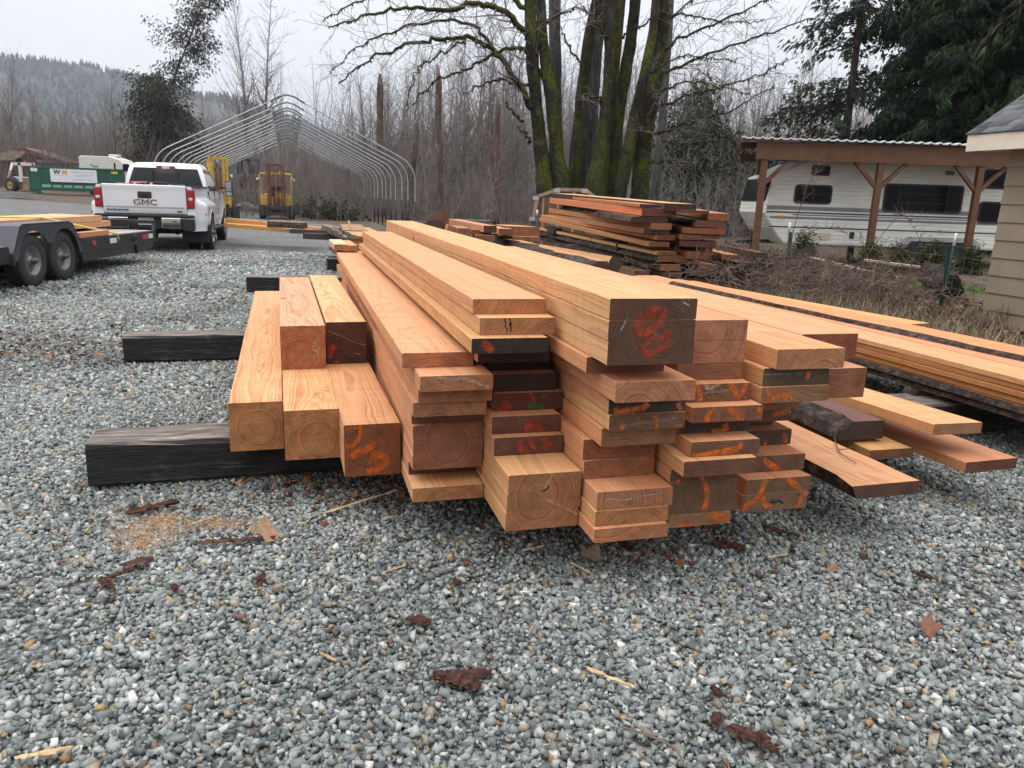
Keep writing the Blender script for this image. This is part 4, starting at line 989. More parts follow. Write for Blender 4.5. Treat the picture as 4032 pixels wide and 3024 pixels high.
for r_ in range(16):
    x = -5.32 + q.uniform(-.1, 0)
    d0, d1 = r_ * 0.14, (r_ + 1) * 0.14 + 0.05
    while x < 0.38:
        x1 = min(0.38, x + q.choice([0.17, 0.22, 0.3])); g = q.choice([0.045, 0.06, 0.085, 0.11, 0.13]) * q.uniform(.9, 1.1); lift = 0.012 if q.random() < 0.5 else 0.007
        pts = []
        for xx, dd, up in ((x, d0, lift), (x1 - 0.004, d0, lift), (x1 - 0.004, d1, 0.002), (x, d1, 0.002)):
            pts.append((xx, o_ + 0.05 - dd * math.cos(pitch), 2.43 + dd * math.sin(pitch) + up))
        b = len(V); V += pts + [(p[0], p[1], p[2] - 0.012) for p in pts]
        Fc += [(b, b + 1, b + 2, b + 3), (b + 4, b + 5, b + 1, b), (b + 5, b + 6, b + 2, b + 1), (b + 7, b + 4, b, b + 3)]
        C += [(g, g * 1.03, g * 1.1)] * 8
        x = x1
me = np_mesh('roof', np.array(V), np.array(Fc), mat_shingle(), colors=np.array(C))
rf = link('roof', me, shed)
MB().prism([(o_ + 0.02, 2.41), (o_ + 0.02 - 1.9, 2.41 + 1.9 * math.tan(pitch)), (-3.4, 2.41)], -5.3, 0.34, 'x').build('roof_deck', FASC, rf)

# ------------------------------------------------------------------ travel trailer under its shelter
YR = 21.0
def X_at(px_, py_, Y=YR): return atY(px_, py_, Y).x
def Z_at(px_, py_, Y=YR): return atY(px_, py_, Y).z
rv = empty('travel_trailer', (X_at(3500, 900), YR, 0), 0, 'cream ribbed travel trailer with dark windows parked under the brown shelter', 'trailer')
RX = rv.location.x
prof = [(3084, 961), (3040, 900), (3008, 838), (3016, 800), (3049, 692), (3072, 682), (3180, 634), (3262, 620)]
P2 = [(X_at(*p) - RX, Z_at(*p)) for p in prof]
zr, zb = P2[-1][1], P2[0][1]
xe = 8.6
poly = P2 + [(xe - 0.3, zr), (xe, zr - 0.3), (xe, zb), ]
CREAM = mat_siding('cream_ribbed_siding', (0.74, 0.73, 0.66), 0.105, 2, 0.4, 0.7, 0.012, False)
m = MB(); m.prism(poly, 0.0, 2.4, 'y')
body = m.build('body', CREAM, rv, bevel=0.05)
DARKG = mat_plain('dark_window_glass', (0.006, 0.0065, 0.008), 0.12, var=0.2, scale=2, spec=0.12)
BLKT = mat_plain('black_rubber_trim', (0.012, 0.012, 0.013), 0.55)
def rounded(x0, x1, z0, z1, r_, n=5):
    pts = []
    for cx, cz, a0 in ((x1 - r_, z1 - r_, 0), (x0 + r_, z1 - r_, 90), (x0 + r_, z0 + r_, 180), (x1 - r_, z0 + r_, 270)):
        for i in range(n + 1):
            a = R(a0 + 90 * i / n); pts.append((cx + r_ * math.cos(a), cz + r_ * math.sin(a)))
    return pts
def rv_window(x0, y0, x1, y1, name='window', bars=()):
    A = atY(x0, (y0 + y1) / 2, YR); B = atY(x1, (y0 + y1) / 2, YR); C = atY((x0 + x1) / 2, y0, YR).z; D = atY((x0 + x1) / 2, y1, YR).z
    a, b, c, d = A.x - RX, B.x - RX, D, C
    w_ = MB().prism(rounded(a, b, c, d, 0.1 * min(1, (d - c) * 2)), -0.03, 0.01, 'y').build(name, BLKT, rv)
    MB().prism(rounded(a + .05, b - .05, c + .05, d - .05, 0.07 * min(1, (d - c) * 2)), -0.034, -0.02, 'y').build('pane', DARKG, w_)
    if bars:
        mb = MB()
        for k in bars:
            if k < 0: mb.box(a + .18 * (b - a), b - .2 * (b - a), -0.045, -0.03, c + (d - c) * -k - .01, c + (d - c) * -k + .01)
            else: mb.box(a + k * (b - a) - .012, a + k * (b - a) + .012, -0.045, -0.03, c + .05, d - .05)
        mb.build('glazing_bars', BLKT, w_)
rv_window(3197, 651, 3268, 692, bars=(0.5,))
rv_window(3127, 727, 3275, 803, bars=(0.5, -0.5))
rv_window(3478, 726, 3790, 838, bars=(0.19, 0.8, -0.66, -0.33))
rv_window(3874, 668, 3990, 745)
rv_window(3850, 794, 3960, 880)
m = MB(); zs = Z_at(3500, 848)
zsl = lambda a, b: (zs + a, zs + b)
STRP = mat_plain('grey_stripe', (0.20, 0.195, 0.19), 0.4); STRB = mat_plain('navy_stripe', (0.02, 0.03, 0.055), 0.4)
x_l = P2[2][0] + 0.06
MB().box(x_l, xe, -0.008, 0.0, zs + .06, zs + .16).box(x_l + .1, xe, -0.008, 0.0, zs - .17, zs - .11).build('stripe', STRP, rv)
MB().box(x_l, xe, -0.011, 0.0, zs - .02, zs + .015).box(x_l + .1, xe, -0.011, 0.0, zs - .40, zs - .37).build('stripe', STRB, rv)
MB().box(x_l + 0.7, xe, -0.011, 0.0, zs - .075, zs - .05).build('stripe', mat_plain('slate_blue_stripe', (0.09, 0.13, 0.18), 0.4), rv)
# slanted front cap with its big window
fa, fb = P2[3], P2[4]
m = MB()
for (s0, s1, y0, y1, off) in ((0.08, 0.93, 0.12, 2.28, 0.03),):
    L_ = lambda s, o: (fa[0] + (fb[0] - fa[0]) * s - o, fa[1] + (fb[1] - fa[1]) * s)
    a, b = L_(s0, off), L_(s1, off); a2, b2 = L_(s0, -0.01), L_(s1, -0.01)
    m.add([(a[0], y0, a[1]), (a[0], y1, a[1]), (b[0], y1, b[1]), (b[0], y0, b[1]), (a2[0], y0, a2[1]), (a2[0], y1, a2[1]), (b2[0], y1, b2[1]), (b2[0], y0, b2[1])], [(0, 1, 2, 3), (0, 3, 7, 4), (1, 5, 6, 2), (3, 2, 6, 7), (0, 4, 5, 1)])
m.build('front_window', DARKG, rv)
MB().box(X_at(3060, 855) - RX, X_at(3086, 855) - RX, -0.03, 0, Z_at(3073, 858), Z_at(3073, 848)).build('marker_lamp', mat_plain('amber_lens', (0.6, 0.2, 0.02), 0.3), rv)
MB().box(X_at(3723, 682) - RX, X_at(3754, 682) - RX, -0.05, 0, Z_at(3738, 690), Z_at(3738, 674)).build('porch_lamp', mat_plain('smoky_lens', (0.10, 0.095, 0.085), 0.3), rv)
MB().box(X_at(3130, 925) - RX, X_at(3270, 925) - RX, -0.012, 0, Z_at(3200, 945), Z_at(3200, 915)).build('hatch', mat_plain('beige_hatch', (0.52, 0.47, 0.34), 0.5), rv)
MB().box(X_at(3345, 925) - RX, X_at(3362, 925) - RX, -0.02, 0, Z_at(3353, 940), Z_at(3353, 914)).build('vent', BLKT, rv)
SKIRT = mat_plain('grey_skirt', (0.36, 0.355, 0.35), 0.5)
xa, xb = X_at(3540, 960) - RX, X_at(3858, 960) - RX
za = Z_at(3700, 935)
m = MB(); m.prism([(xa - .1, zb - .02), (xa + .05, za - .1), (xa + .22, za), (xb - .22, za), (xb - .02, za - .12), (xb, zb - .05), (xb - .14, zb - .05), (xb - .26, za - .12), (xa + .27, za - .12), (xa + .08, zb - .02)], -0.06, 0.1, 'y'); m.build('wheel_arch', SKIRT, rv)
MB().prism([(xa + .12, 0.3), (xa + .27, za - .12), (xb - .26, za - .12), (xb - .14, 0.3)], -0.004, 0.3, 'y').build('wheel_well', BLKT, rv)
TYRE = mat_plain('tyre_rubber', (0.022, 0.022, 0.023), 0.75, var=0.3, scale=12, bump=0.3)
RIMG = mat_plain('grey_rim', (0.20, 0.20, 0.20), 0.45, 0.5, var=0.2, dirt=(0.09, 0.06, 0.04))
def wheel_mesh(rad, wid, rimr, dish=0.05):
    ty = MB().lathe([(rimr, -wid / 2 * .86), (rimr + .02, -wid / 2), (rad * .88, -wid / 2), (rad * .965, -wid / 2 * .86), (rad, -wid / 2 * .6), (rad, wid / 2 * .6), (rad * .965, wid / 2 * .86), (rad * .88, wid / 2), (rimr + .02, wid / 2), (rimr, wid / 2 * .86)], 32, 'x')
    ri = MB().lathe([(rimr + .005, -wid / 2 * .9), (rimr - .012, -wid / 2 * .9), (rimr - .02, -wid / 2 + dish + .02), (rimr * .72, -wid / 2 + dish), (rimr * .45, -wid / 2 + dish * .7), (rimr * .3, -wid / 2 + dish * .7), (rimr * .28, -wid / 2 + dish * .2), (0.0, -wid / 2 + dish * .2)], 32, 'x')
    return ty, ri
for x, y in ((3608, 1012), (3752, 1018)):
    c = Vector((X_at(x, y) - RX, 0.16, 0.345))
    ty, ri = wheel_mesh(0.345, 0.2, 0.21)
    Mr = Matrix.Translation(c) @ Matrix.Rotation(R(90), 4, 'Z')
    w_ = MB().add([Mr @ v for v in ty.v], ty.f, 0, True).build('wheel', TYRE, rv)
    MB().add([Mr @ v for v in ri.v], ri.f, 0, True).build('rim', RIMG, w_)
MB().prism([(P2[0][0] - .9, 0.42), (P2[0][0] + .3, 0.46), (P2[0][0] + .3, 0.56), (P2[0][0] - .9, 0.5)], 1.1, 1.3, 'y').build('hitch', BLKT, rv)
MB().box(P2[-1][0] + 1.5, P2[-1][0] + 2.2, .8, 1.5, zr, zr + .22, ch=.04).build('roof_vent', SKIRT, rv)

cp = empty('trailer_shelter', (X_at(3440, 970), 20.2, 0), 0, 'brown timber shelter with white corrugated roof over the travel trailer', 'shelter')
BROWN = mat_plain('brown_stained_timber', (0.115, 0.046, 0.019), 0.6, var=0.25, scale=5)
CXX = cp.location.x
YC = 20.2
def cx(px_, py_): return atY(px_, py_, YC).x - CXX
def cz(px_, py_): return atY(px_, py_, YC).z
xl, xr = cx(2905, 575), cx(3945, 590) + 1.2
zt_ = cz(3400, 562)
for i, (px_, tag_) in enumerate(((2992, 'a'), (3447, 'b'), (3838, 'c'))):
    x = cx(px_, 800)
    MB().box(x - .075, x + .075, -.075, .075, -0.1, zt_ - 0.42, ch=.008).build('post', BROWN, cp)
    for s in (-1, 1):
        if i == 0 and s < 0: continue
        MB().prism([(x + s * .07, zt_ - 1.12), (x + s * .07, zt_ - .98), (x + s * .62, zt_ - .43), (x + s * .74, zt_ - .43)], -.05, .05, 'y').build('brace', BROWN, cp)
    MB().box(x + .72, x + .87, 2.9, 3.05, -0.1, zt_ - 0.3, ch=.008).build('post', BROWN, cp)
x0_ = cx(2992, 800)
MB().prism([(x0_ - .07, .08), (x0_ + .07, .08), (x0_ + .86, 2.9), (x0_ + .72, 2.9)], zt_ - 1.05, zt_ - .9, 'z').build('tie_beam', BROWN, cp)
MB().box(xl + .45, xr, -.11, -.07, zt_ - .48, zt_ - .05).build('fascia_beam', BROWN, cp)
MB().box(xl + .5, xr, -.06, .06, zt_ - .46, zt_ - .22).build('header_beam', BROWN, cp)
for k in range(10):
    xx = xl + .05 + k * (xr - xl) / 10
    MB().prism([(xx, .07), (xx + .05, .07), (xx + .98, 3.5), (xx + .93, 3.5)], zt_ - .2, zt_ - .02, 'z').build('rafter', BROWN, cp)
for yy in (0.7, 2.4):
    MB().box(xl + .12 + yy * .26, xl + .55 + yy * .28, yy, yy + .06, zt_ - .42 + .24 * (yy < 1), zt_ - .2 + .18 * (yy < 1)).build('purlin_end', BROWN, cp)
WMET = mat_plain('white_corrugated_metal', (0.72, 0.73, 0.75), 0.35, 0.2, var=0.06, scale=3)
m = MB(); n_ = int((xr - xl) / 0.0575)
rows = []
for yy in (-0.28, 4.2):
    r_ = []
    for k in range(n_ + 1):
        ph_ = k % 4
        r_.append((xl + k * (xr - xl) / n_ + (yy + .28) * .28, yy, zt_ + 0.02 + (0.035 if ph_ in (1,) else 0.0) + (yy + .28) * 0.035))
    rows.append(r_)
m.grid(rows, smooth=False)
m.grid([[(p[0], p[1], p[2] - .03) for p in r_] for r_ in rows][::-1], smooth=False)
m.grid([[(p[0], p[1], p[2] - .03) for p in rows[0]], rows[0]], smooth=False)
m.build('roof', WMET, cp)

# ------------------------------------------------------------------ wire fence
fg = empty('wire_fence', (at(3692, 1268, 0).x, at(3692, 1268, 0).y, 0), 0, 'wire mesh fence on green steel posts with white tips', 'fence')
FP = [Vector((6.0, 7.2, 0)), at(3692, 1268, 0), at(3088, 1143, 0), Vector((3.75, 21.0, 0))]
GRN = mat_plain('green_post_paint', (0.012, 0.035, 0.026), 0.6); WHT = mat_plain('white_tip', (0.65, 0.66, 0.66), 0.6); WIRE = mat_plain('galvanised_wire', (0.22, 0.22, 0.22), 0.5, 0.6)
f0 = fg.location.copy()
for i, p in enumerate(FP):
    b = p - f0; ln_ = Vector((0.05 if i == 1 else -0.03, 0, 1)).normalized()
    po = MB().tube([b, b + ln_ * 1.02], 0.017, 6).box(-.022, .022, -.004, .004, 0.0, 1.02, M=Matrix.Translation(b)).build('post', GRN, fg)
    MB().tube([b + ln_ * 1.02, b + ln_ * 1.19], 0.02, 6).build('tip', WHT, po)
m = MB()
for i in range(3):
    a, b = FP[i] - f0, FP[i + 1] - f0
    L_ = (b - a).length; nn = int(L_ / 0.16)
    for k in range(8):
        z = 0.08 + k * 0.135
        m.tube([a + Vector((0, 0, z)), (a + b) / 2 + Vector((0, 0, z - .02)), b + Vector((0, 0, z))], 0.0016, 3, cap=False)
    for k in range(nn):
        p = a.lerp(b, k / nn)
        m.tube([p + Vector((0, 0, .08)), p + Vector((0, 0, 1.02))], 0.0013, 3, cap=False)
m.build('wire_mesh', WIRE, fg)

# ------------------------------------------------------------------ lettering
def text(s, name, mat, parent, loc, size, rot=(R(90), 0, 0), ext=0.004, align='CENTER', sx=1.0, shear=0.0, bold=0.0):
    cu = bpy.data.curves.new(name, 'FONT'); cu.body = s; cu.size = size; cu.extrude = ext; cu.align_x = align; cu.align_y = 'CENTER'
    cu.shear = shear; cu.offset = bold; cu.resolution_u = 3
    cu.materials.append(mat)
    tmp = bpy.data.objects.new(name + '_outline', cu); col.objects.link(tmp)
    bpy.context.view_layer.update()
    me = bpy.data.meshes.new_from_object(tmp.evaluated_get(bpy.context.evaluated_depsgraph_get()))
    bpy.data.objects.remove(tmp); bpy.data.curves.remove(cu)
    o = bpy.data.objects.new(name, me); col.objects.link(o)
    o.parent = parent; o.location = loc; o.rotation_euler = rot; o.scale = (sx, 1, 1)
    return o

PAINTW = mat_plain('white_car_paint', (0.70, 0.70, 0.71), 0.22, var=0.03, scale=1.5, coat=0.6)
CHROME = mat_plain('chrome', (0.62, 0.63, 0.65), 0.12, 1.0, var=0.05)
BLK = mat_plain('black_plastic', (0.014, 0.014, 0.016), 0.5, var=0.2)
GLASS = mat_plain('car_glass', (0.008, 0.010, 0.012), 0.06, var=0.2, scale=1, spec=.3)
LENSR = mat_plain('red_lens', (0.28, 0.006, 0.010), 0.15, var=0.25, scale=8, coat=0.4)
LENSW = mat_plain('clear_lens', (0.6, 0.58, 0.56), 0.15)
def wheel(parent, x, y, rad, wid, rimr, side=1, rim_mat=None, holes=8, dish=0.06, name='wheel', hub=True, bright=False, z=None):
    """a road wheel: tyre, rim with hand holes and a hub; side = +1 shows its face to +x"""
    M_ = Matrix.Translation((x, y, z if z is not None else rad)) @ (Matrix.Rotation(math.pi, 4, 'Z') if side > 0 else Matrix.Identity(4))
    ty, ri = wheel_mesh(rad, wid, rimr, dish)
    nt_ = 40
    for k in range(nt_):                                              # tread blocks
        a = 2 * math.pi * k / nt_
        for xx in (-.34, -.12, .12, .34):
            Mr = Matrix.Rotation(a + (0.05 if xx > 0 else 0), 4, 'X')
            ty.box(xx * wid - .09 * wid, xx * wid + .09 * wid, -.020 * rad / .37, .020 * rad / .37, rad - .004, rad + .006, M=Mr)
    w_ = MB().add([M_ @ v for v in ty.v], ty.f, 0, True)
    w_.sm = ty.sm
    w_ = w_.build(name, TYRE, parent)
    r_ = MB().add([M_ @ v for v in ri.v], ri.f, 0, True).build('rim', rim_mat or RIMG, w_)
    hm = MB()
    for k in range(holes):
        a = 2 * math.pi * k / holes
        hm.lathe([(0.0, -wid / 2 + dish - .004), (rimr * .115, -wid / 2 + dish - .004)], 10, 'x', M=M_ @ Matrix.Rotation(a, 4, 'X') @ Matrix.Translation((0, 0, rimr * .62)))
    hm.build('hand_holes', BLK, w_)
    if hub:
        h = MB().lathe([(rimr * .30, -wid / 2 + dish * .8), (rimr * .28, -wid / 2 + dish * .1), (rimr * .17, -wid / 2 - .02), (rimr * .16, -wid / 2 - .05), (0, -wid / 2 - .055)], 16, 'x', M=M_)
        for k in range(8):
            a = 2 * math.pi * k / 8
            h.lathe([(rimr * .05, -wid / 2 + dish), (rimr * .05, -wid / 2 + dish - .03), (0, -wid / 2 + dish - .032)], 6, 'x', M=M_ @ Matrix.Rotation(a, 4, 'X') @ Matrix.Translation((0, 0, rimr * .40)))
        h.build('hub', mat_hub, w_)
    return w_
mat_hub = mat_plain('dull_hub_metal', (0.10, 0.09, 0.085), 0.5, 0.6, var=0.3, dirt=(0.06, 0.04, 0.03))
ALLOY = mat_plain('polished_alloy', (0.6, 0.6, 0.61), 0.25, 0.9)

# ------------------------------------------------------------------ the white pickup
TR_H = UANG - .045
tr0 = Vector((-8.20, 17.34, 0))
truck = empty('pickup_truck', tr0, TR_H, 'white heavy duty crew cab pickup seen from behind, hitched to the flat trailer', 'pickup')
def smooth(a, b, x):
    t = min(1, max(0, (x - a) / (b - a))); return t * t * (3 - 2 * t)
RY, FY, WR = 1.30, 5.42, 0.41
def half(y, z):
    """half width of the pickup's lower body"""
    b = 1.00 - 0.10 * smooth(5.6, 6.35, y) ** 2
    b -= 0.045 * smooth(1.15, 1.46, z) + 0.05 * smooth(0.75, 0.5, z)
    fl = smooth(0.12, 0.5, y) * (1 - smooth(2.05, 2.45, y)) * (1 - smooth(1.04, 1.24, z))
    return b + 0.215 * fl + 0.035 * smooth(4.7, 5.0, y) * (1 - smooth(5.9, 6.2, y)) * (1 - smooth(0.95, 1.1, z))
def top(y):
    if y < 2.56: return 1.46
    if y < 5.1: return 1.36
    return 1.36 - 0.10 * smooth(5.1, 6.3, y)
ys = [i * 0.065 for i in range(99)]
for s in (1, -1):
    m = MB(); Vg = []
    nz = 20
    for y in ys:
        Vg.append([(s * half(y, 0.48 + (top(y) - 0.48) * k / nz), y, 0.48 + (top(y) - 0.48) * k / nz) for k in range(nz + 1)])
    V = [p for r_ in Vg for p in r_]; Fc = []
    for i in range(len(ys) - 1):
        for k in range(nz):
            yc = (ys[i] + ys[i + 1]) / 2; zc = 0.48 + (top(yc) - 0.48) * (k + .5) / nz
            if math.hypot(yc - RY, zc - WR) < 0.53 or math.hypot(yc - FY, zc - WR) < 0.52: continue
            q = (i * (nz + 1) + k, (i + 1) * (nz + 1) + k, (i + 1) * (nz + 1) + k + 1, i * (nz + 1) + k + 1)
            Fc.append(q if s > 0 else q[::-1])
    m.add(V, Fc, 0, True)
    for (yc_) in (RY, FY):                                            # the lips of the wheel arches
        n_ = 16; a0, a1 = R(-5), R(185)
        rim_pts = [(yc_ + 0.525 * math.cos(a0 + (a1 - a0) * k / n_), WR + 0.525 * math.sin(a0 + (a1 - a0) * k / n_)) for k in range(n_ + 1)]
        m.tube([(s * (half(p[0], max(.5, p[1])) - .012), p[0], p[1]) for p in rim_pts], 0.022, 6)
    side = m.build('body_side', PAINTW, truck)
    # handles, trim, door lines
    MB().box(s * .985 - .02, s * .985 + .03, 3.45, 3.68, 1.16, 1.20, ch=.012).box(s * .985 - .02, s * .985 + .03, 4.55, 4.78, 1.16, 1.20, ch=.012).build('door_handle', CHROME, side)
    MB().box(s * .955, s * 1.003, 2.60, 2.608, .62, 1.36).box(s * .955, s * 1.003, 3.74, 3.748, .62, 1.36).box(s * .955, s * 1.003, 4.92, 4.928, .62, 1.36).build('door_gap', BLK, side)
    MB().box(s * 1.0 - .06, s * 1.0 + .07, 2.55, 4.85, 0.40, 0.46, ch=.02).build('side_step', BLK, truck)
    MB().lathe([(0.0, 0.0), (0.03, 0.0), (.03, .012), (0, .014)], 10, 'x', M=Matrix.Translation((s * 1.19, .42, .86)) @ Matrix.Rotation(0 if s > 0 else math.pi, 4, 'Z')).build('side_marker', LENSR, side)
# inner shells: bed floor, wheel wells, hood, underbody
MB().box(-.93, .93, .05, 2.52, .80, .86).box(-.93, -.82, .05, 2.52, .86, 1.44).box(.82, .93, .05, 2.52, .86, 1.44).box(-.93, .93, 2.46, 2.54, .86, 1.44).build('bed_liner', BLK, truck)
MB().box(-.99, -.84, .02, 2.56, 1.44, 1.475, ch=.01).box(.84, .99, .02, 2.56, 1.44, 1.475, ch=.01).build('bed_rail', BLK, truck)
MB().box(-.9, .9, .25, 6.1, .50, .80).box(-.86, .86, 2.6, 6.2, .7, 1.0).build('underbody', BLK, truck)
m = MB(); m.grid([[(x_ * (half(y, 1.3) + .002), y, top(y) + 0.055 * (1 - abs(x_) ** 3)) for x_ in (-1, -.8, -.4, 0, .4, .8, 1)] for y in [4.95 + .12 * k for k in range(13)]]); m.build('hood', PAINTW, truck)
MB().box(-.88, .88, 6.25, 6.40, .55, 1.22, ch=.05).build('front_grille', CHROME, truck)
# cab upper part
def cab_ring(y, z, hw, n=6):
    return [(-hw, y, z), (hw, y, z)]
m = MB()
B = {'b': 1.345, 't': 1.99}
sec = [(2.60, .965, 1.345), (2.66, .93, 1.62), (2.74, .86, 1.88), (2.82, .79, 1.975), (2.95, .74, 2.015), (3.6, .74, 2.045), (4.2, .73, 2.02), (4.40, .74, 1.97), (4.75, .84, 1.66), (5.10, .95, 1.36)]
rows = [[(-h, y, z), (-h * .6, y - .02, z + .012), (0, y - .028, z + .016), (h * .6, y - .02, z + .012), (h, y, z)] for y, h, z in sec]
m.grid([r_[::-1] for r_ in rows])
# sides of the cab: from the belt up to the roof edge
for s in (1, -1):
    bel = [(s * .965, y, 1.345) for y in (2.60, 2.9, 3.4, 4.0, 4.6, 5.10)]
    mid = [(s * .905, 2.68, 1.66), (s * .905, 2.9, 1.66), (s * .905, 3.4, 1.66), (s * .905, 4.0, 1.66), (s * .895, 4.45, 1.66), (s * .84, 4.75, 1.66)]
    upr = [(s * .80, 2.81, 1.96), (s * .775, 3.0, 1.985), (s * .765, 3.4, 2.0), (s * .765, 3.9, 2.0), (s * .76, 4.2, 1.985), (s * .74, 4.40, 1.965)]
    rof = [(s * .74, 2.95, 2.013), (s * .74, 3.1, 2.02), (s * .74, 3.4, 2.035), (s * .735, 3.9, 2.03), (s * .73, 4.2, 2.018), (s * .735, 4.38, 1.975)]
    g = [bel, mid, upr, rof]
    m.grid(g if s < 0 else [r_[::-1] for r_ in g])
cab = m.build('cab', PAINTW, truck)
# rear window, third brake lamp, side glass
m = MB()
def rear(z, x, off):
    # lies on the back of the cab
    for (y0, h0, z0), (y1, h1, z1) in zip(sec, sec[1:4]):
        if z <= z1: k = (z - z0) / (z1 - z0); return (x, y0 + (y1 - y0) * k - .028 * (1 - abs(x) ** 2) - off, z + .012)
    return (x, sec[3][0] - off, z)
zz_ = [1.36, 1.5, 1.62, 1.75, 1.885]
m.grid([[rear(z, x_ * (.90 - (z - 1.36) * .30), .012) for x_ in (-1, -.6, -.2, .2, .6, 1)][::-1] for z in zz_], smooth=True)
rw = m.build('rear_window', GLASS, truck)
MB().box(-.30, -.285, 2.60, 2.72, 1.42, 1.80).box(.285, .30, 2.60, 2.72, 1.42, 1.80).build('slider_frame', BLK, rw)
MB().box(-.22, .22, 2.70, 2.83, 1.86, 1.955, ch=.015).build('high_brake_lamp', LENSR, truck)
MB().box(-.09, .09, 2.692, 2.80, 1.88, 1.945, ch=.008).build('cargo_lamp', LENSW, truck)
MB().box(-.21, .21, 2.66, 2.75, 1.76, 1.865, ch=.01).build('lamp_housing', mat_plain('slate_trim', (0.06, 0.065, 0.075), 0.4), truck)
for s in (1, -1):
    def P(y, k): return (s * (.968 - k * .155 + .004), y, 1.375 + k * .53)
    for (y0, y1, y0t, y1t) in ((2.98, 3.70, 3.02, 3.66), (3.80, 4.92, 3.78, 4.36)):
        a, b, c, d = P(y0, 0), P(y1, 0), P(y1t, 1), P(y0t, 1)
        MB().add([a, b, c, d], [(0, 1, 2, 3) if s > 0 else (3, 2, 1, 0)]).build('side_window', GLASS, truck)
    # towing mirror
    mr = MB().box(s * 1.0, s * 1.30, 4.62, 4.68, 1.43, 1.49, ch=.01).box(min(s * 1.18, s * 1.38), max(s * 1.18, s * 1.38), 4.55, 4.72, 1.24, 1.66, ch=.03).build('mirror', BLK, truck)
    MB().box(min(s * 1.205, s * 1.355), max(s * 1.205, s * 1.355), 4.535, 4.552, 1.38, 1.63).box(min(s * 1.205, s * 1.355), max(s * 1.205, s * 1.355), 4.535, 4.552, 1.265, 1.36).build('mirror_glass', mat_plain('mirror_glass', (0.35, 0.38, 0.40), 0.08, 0.9), mr)
# tailgate
tg = MB()
prof_t = [(0.86, -.005), (0.90, -.022), (1.0, -.03), (1.30, -.036), (1.40, -.045), (1.455, -.06), (1.475, -.055), (1.478, 0.02)]
tg.grid([[(x, y, z) for x in (-.845, -.5, 0, .5, .845)] for z, y in prof_t], smooth=True)
tg.box(-.845, .845, -.005, .05, .86, 1.46)
tail = tg.build('tailgate', PAINTW, truck)
MB().box(-.14, .14, -.055, -.03, 1.19, 1.33, ch=.02).build('handle', BLK, tail)
MB().box(-.07, .07, -.062, -.05, 1.235, 1.275, ch=.01).build('handle_recess', mat_plain('soft_black', (0.004, 0.004, 0.004), 0.7), tail)
MB().box(-.80, .80, -.036, -.031, .985, 1.01).build('crease_shade', mat_plain('crease_shade_grey', (0.33, 0.33, 0.35), 0.4), tail)  # shade of the tailgate crease, painted as a grey strip
EMB = mat_plain('dark_red_emblem', (0.11, 0.008, 0.012), 0.25, coat=0.4)
text('GMC', 'brand_lettering', CHROME, tail, (0.0, -.040, 1.10), .165, sx=1.34, ext=.004, bold=.006)
text('GMC', 'brand_lettering', EMB, tail, (0.0, -.046, 1.10), .165, sx=1.34, ext=.004, bold=.0)
GREYB = mat_plain('grey_badge', (0.10, 0.10, 0.13), 0.3, 0.5)
bd = MB()
for k in range(11): bd.box(-.78 + k * .04, -.75 + k * .04, -.037, -.033, .912 + .008 * (k % 2), .955 - .006 * (k % 3))
bd.build('badge_lettering', GREYB, tail)
text('SLT', 'badge_lettering', GREYB, tail, (.70, -.034, .915), .05, sx=1.3, ext=.003, bold=.003)
for s in (1, -1):
    # corner panels and tail lamps
    MB().prism([(s * .85, .80), (s * 1.02, .80), (s * 1.0, 1.3), (s * .96, 1.46), (s * .85, 1.46)] if s > 0 else [(s * .85, 1.46), (s * .96, 1.46), (s * 1.0, 1.3), (s * 1.02, .80), (s * .85, .80)], -.01, .10, 'y').build('corner_panel', PAINTW, truck)
    lp = MB().box(min(s * .855, s * 1.015), max(s * .855, s * 1.015), -.045, .12, .98, 1.40, ch=.03).build('tail_lamp', LENSR, truck)
    MB().box(min(s * .90, s * .98), max(s * .90, s * .98), -.05, -.03, 1.165, 1.225, ch=.008).build('reverse_lens', LENSW, lp)
    MB().box(min(s * .845, s * .87), max(s * .845, s * .87), -.038, -.01, .97, 1.42).build('lamp_edge', BLK, lp)
# bumper
bp = MB().box(-1.0, 1.0, -.22, .02, .79, .845, ch=.02).box(-.33, .33, -.10, .02, .55, .79).build('bumper_step', BLK, truck)
for s in (1, -1):
    bc = MB().prism([(s * .33, .55), (s * .74, .55), (s * .74, .785), (s * .33, .785)] if s > 0 else [(s * .33, .785), (s * .74, .785), (s * .74, .55), (s * .33, .55)], -.21, .0, 'y').build('bumper', CHROME, truck, bevel=.02)
    MB().box(min(s * .74, s * 1.0), max(s * .74, s * 1.0), -.18, .06, .50, .78, ch=.03).build('bumper_corner', BLK, truck)
    MB().box(min(s * .55, s * .66) , max(s * .55, s * .66), -.214, -.20, .70, .72, ch=.004).build('sensor', BLK, bc)
    MB().box(min(s * .74, s * 1.005), max(s * .74, s * 1.005), -.185, .0, .75, .79, ch=.01).build('bumper_trim', CHROME, truck)
pl = MB().box(-.155, .155, -.112, -.10, .62, .775, ch=.004).build('licence_plate', mat_plain('white_plate', (0.66, 0.67, 0.68), 0.4), truck)
text('C77160U', 'plate_lettering', mat_plain('plate_blue', (0.03, 0.04, 0.09), 0.5), pl, (0, -.1135, .685), .082, ext=.001, sx=.86, bold=.002)
MB().box(-.10, .02, -.1135, -.111, .748, .756).box(.06, .13, -.1135, -.111, .745, .762).build('plate_sticker', mat_plain('faded_red', (0.35, 0.10, 0.10), .5), pl)
MB().lathe([(.055, -.02), (.058, -.02), (.058, .5), (.05, .5), (.05, -.02), (.055, -.02)], 16, 'y', M=Matrix.Translation((.62, -.05, .47))).build('exhaust_pipe', mat_plain('sooty_steel', (0.06, 0.055, 0.05), 0.4, 0.7), truck)
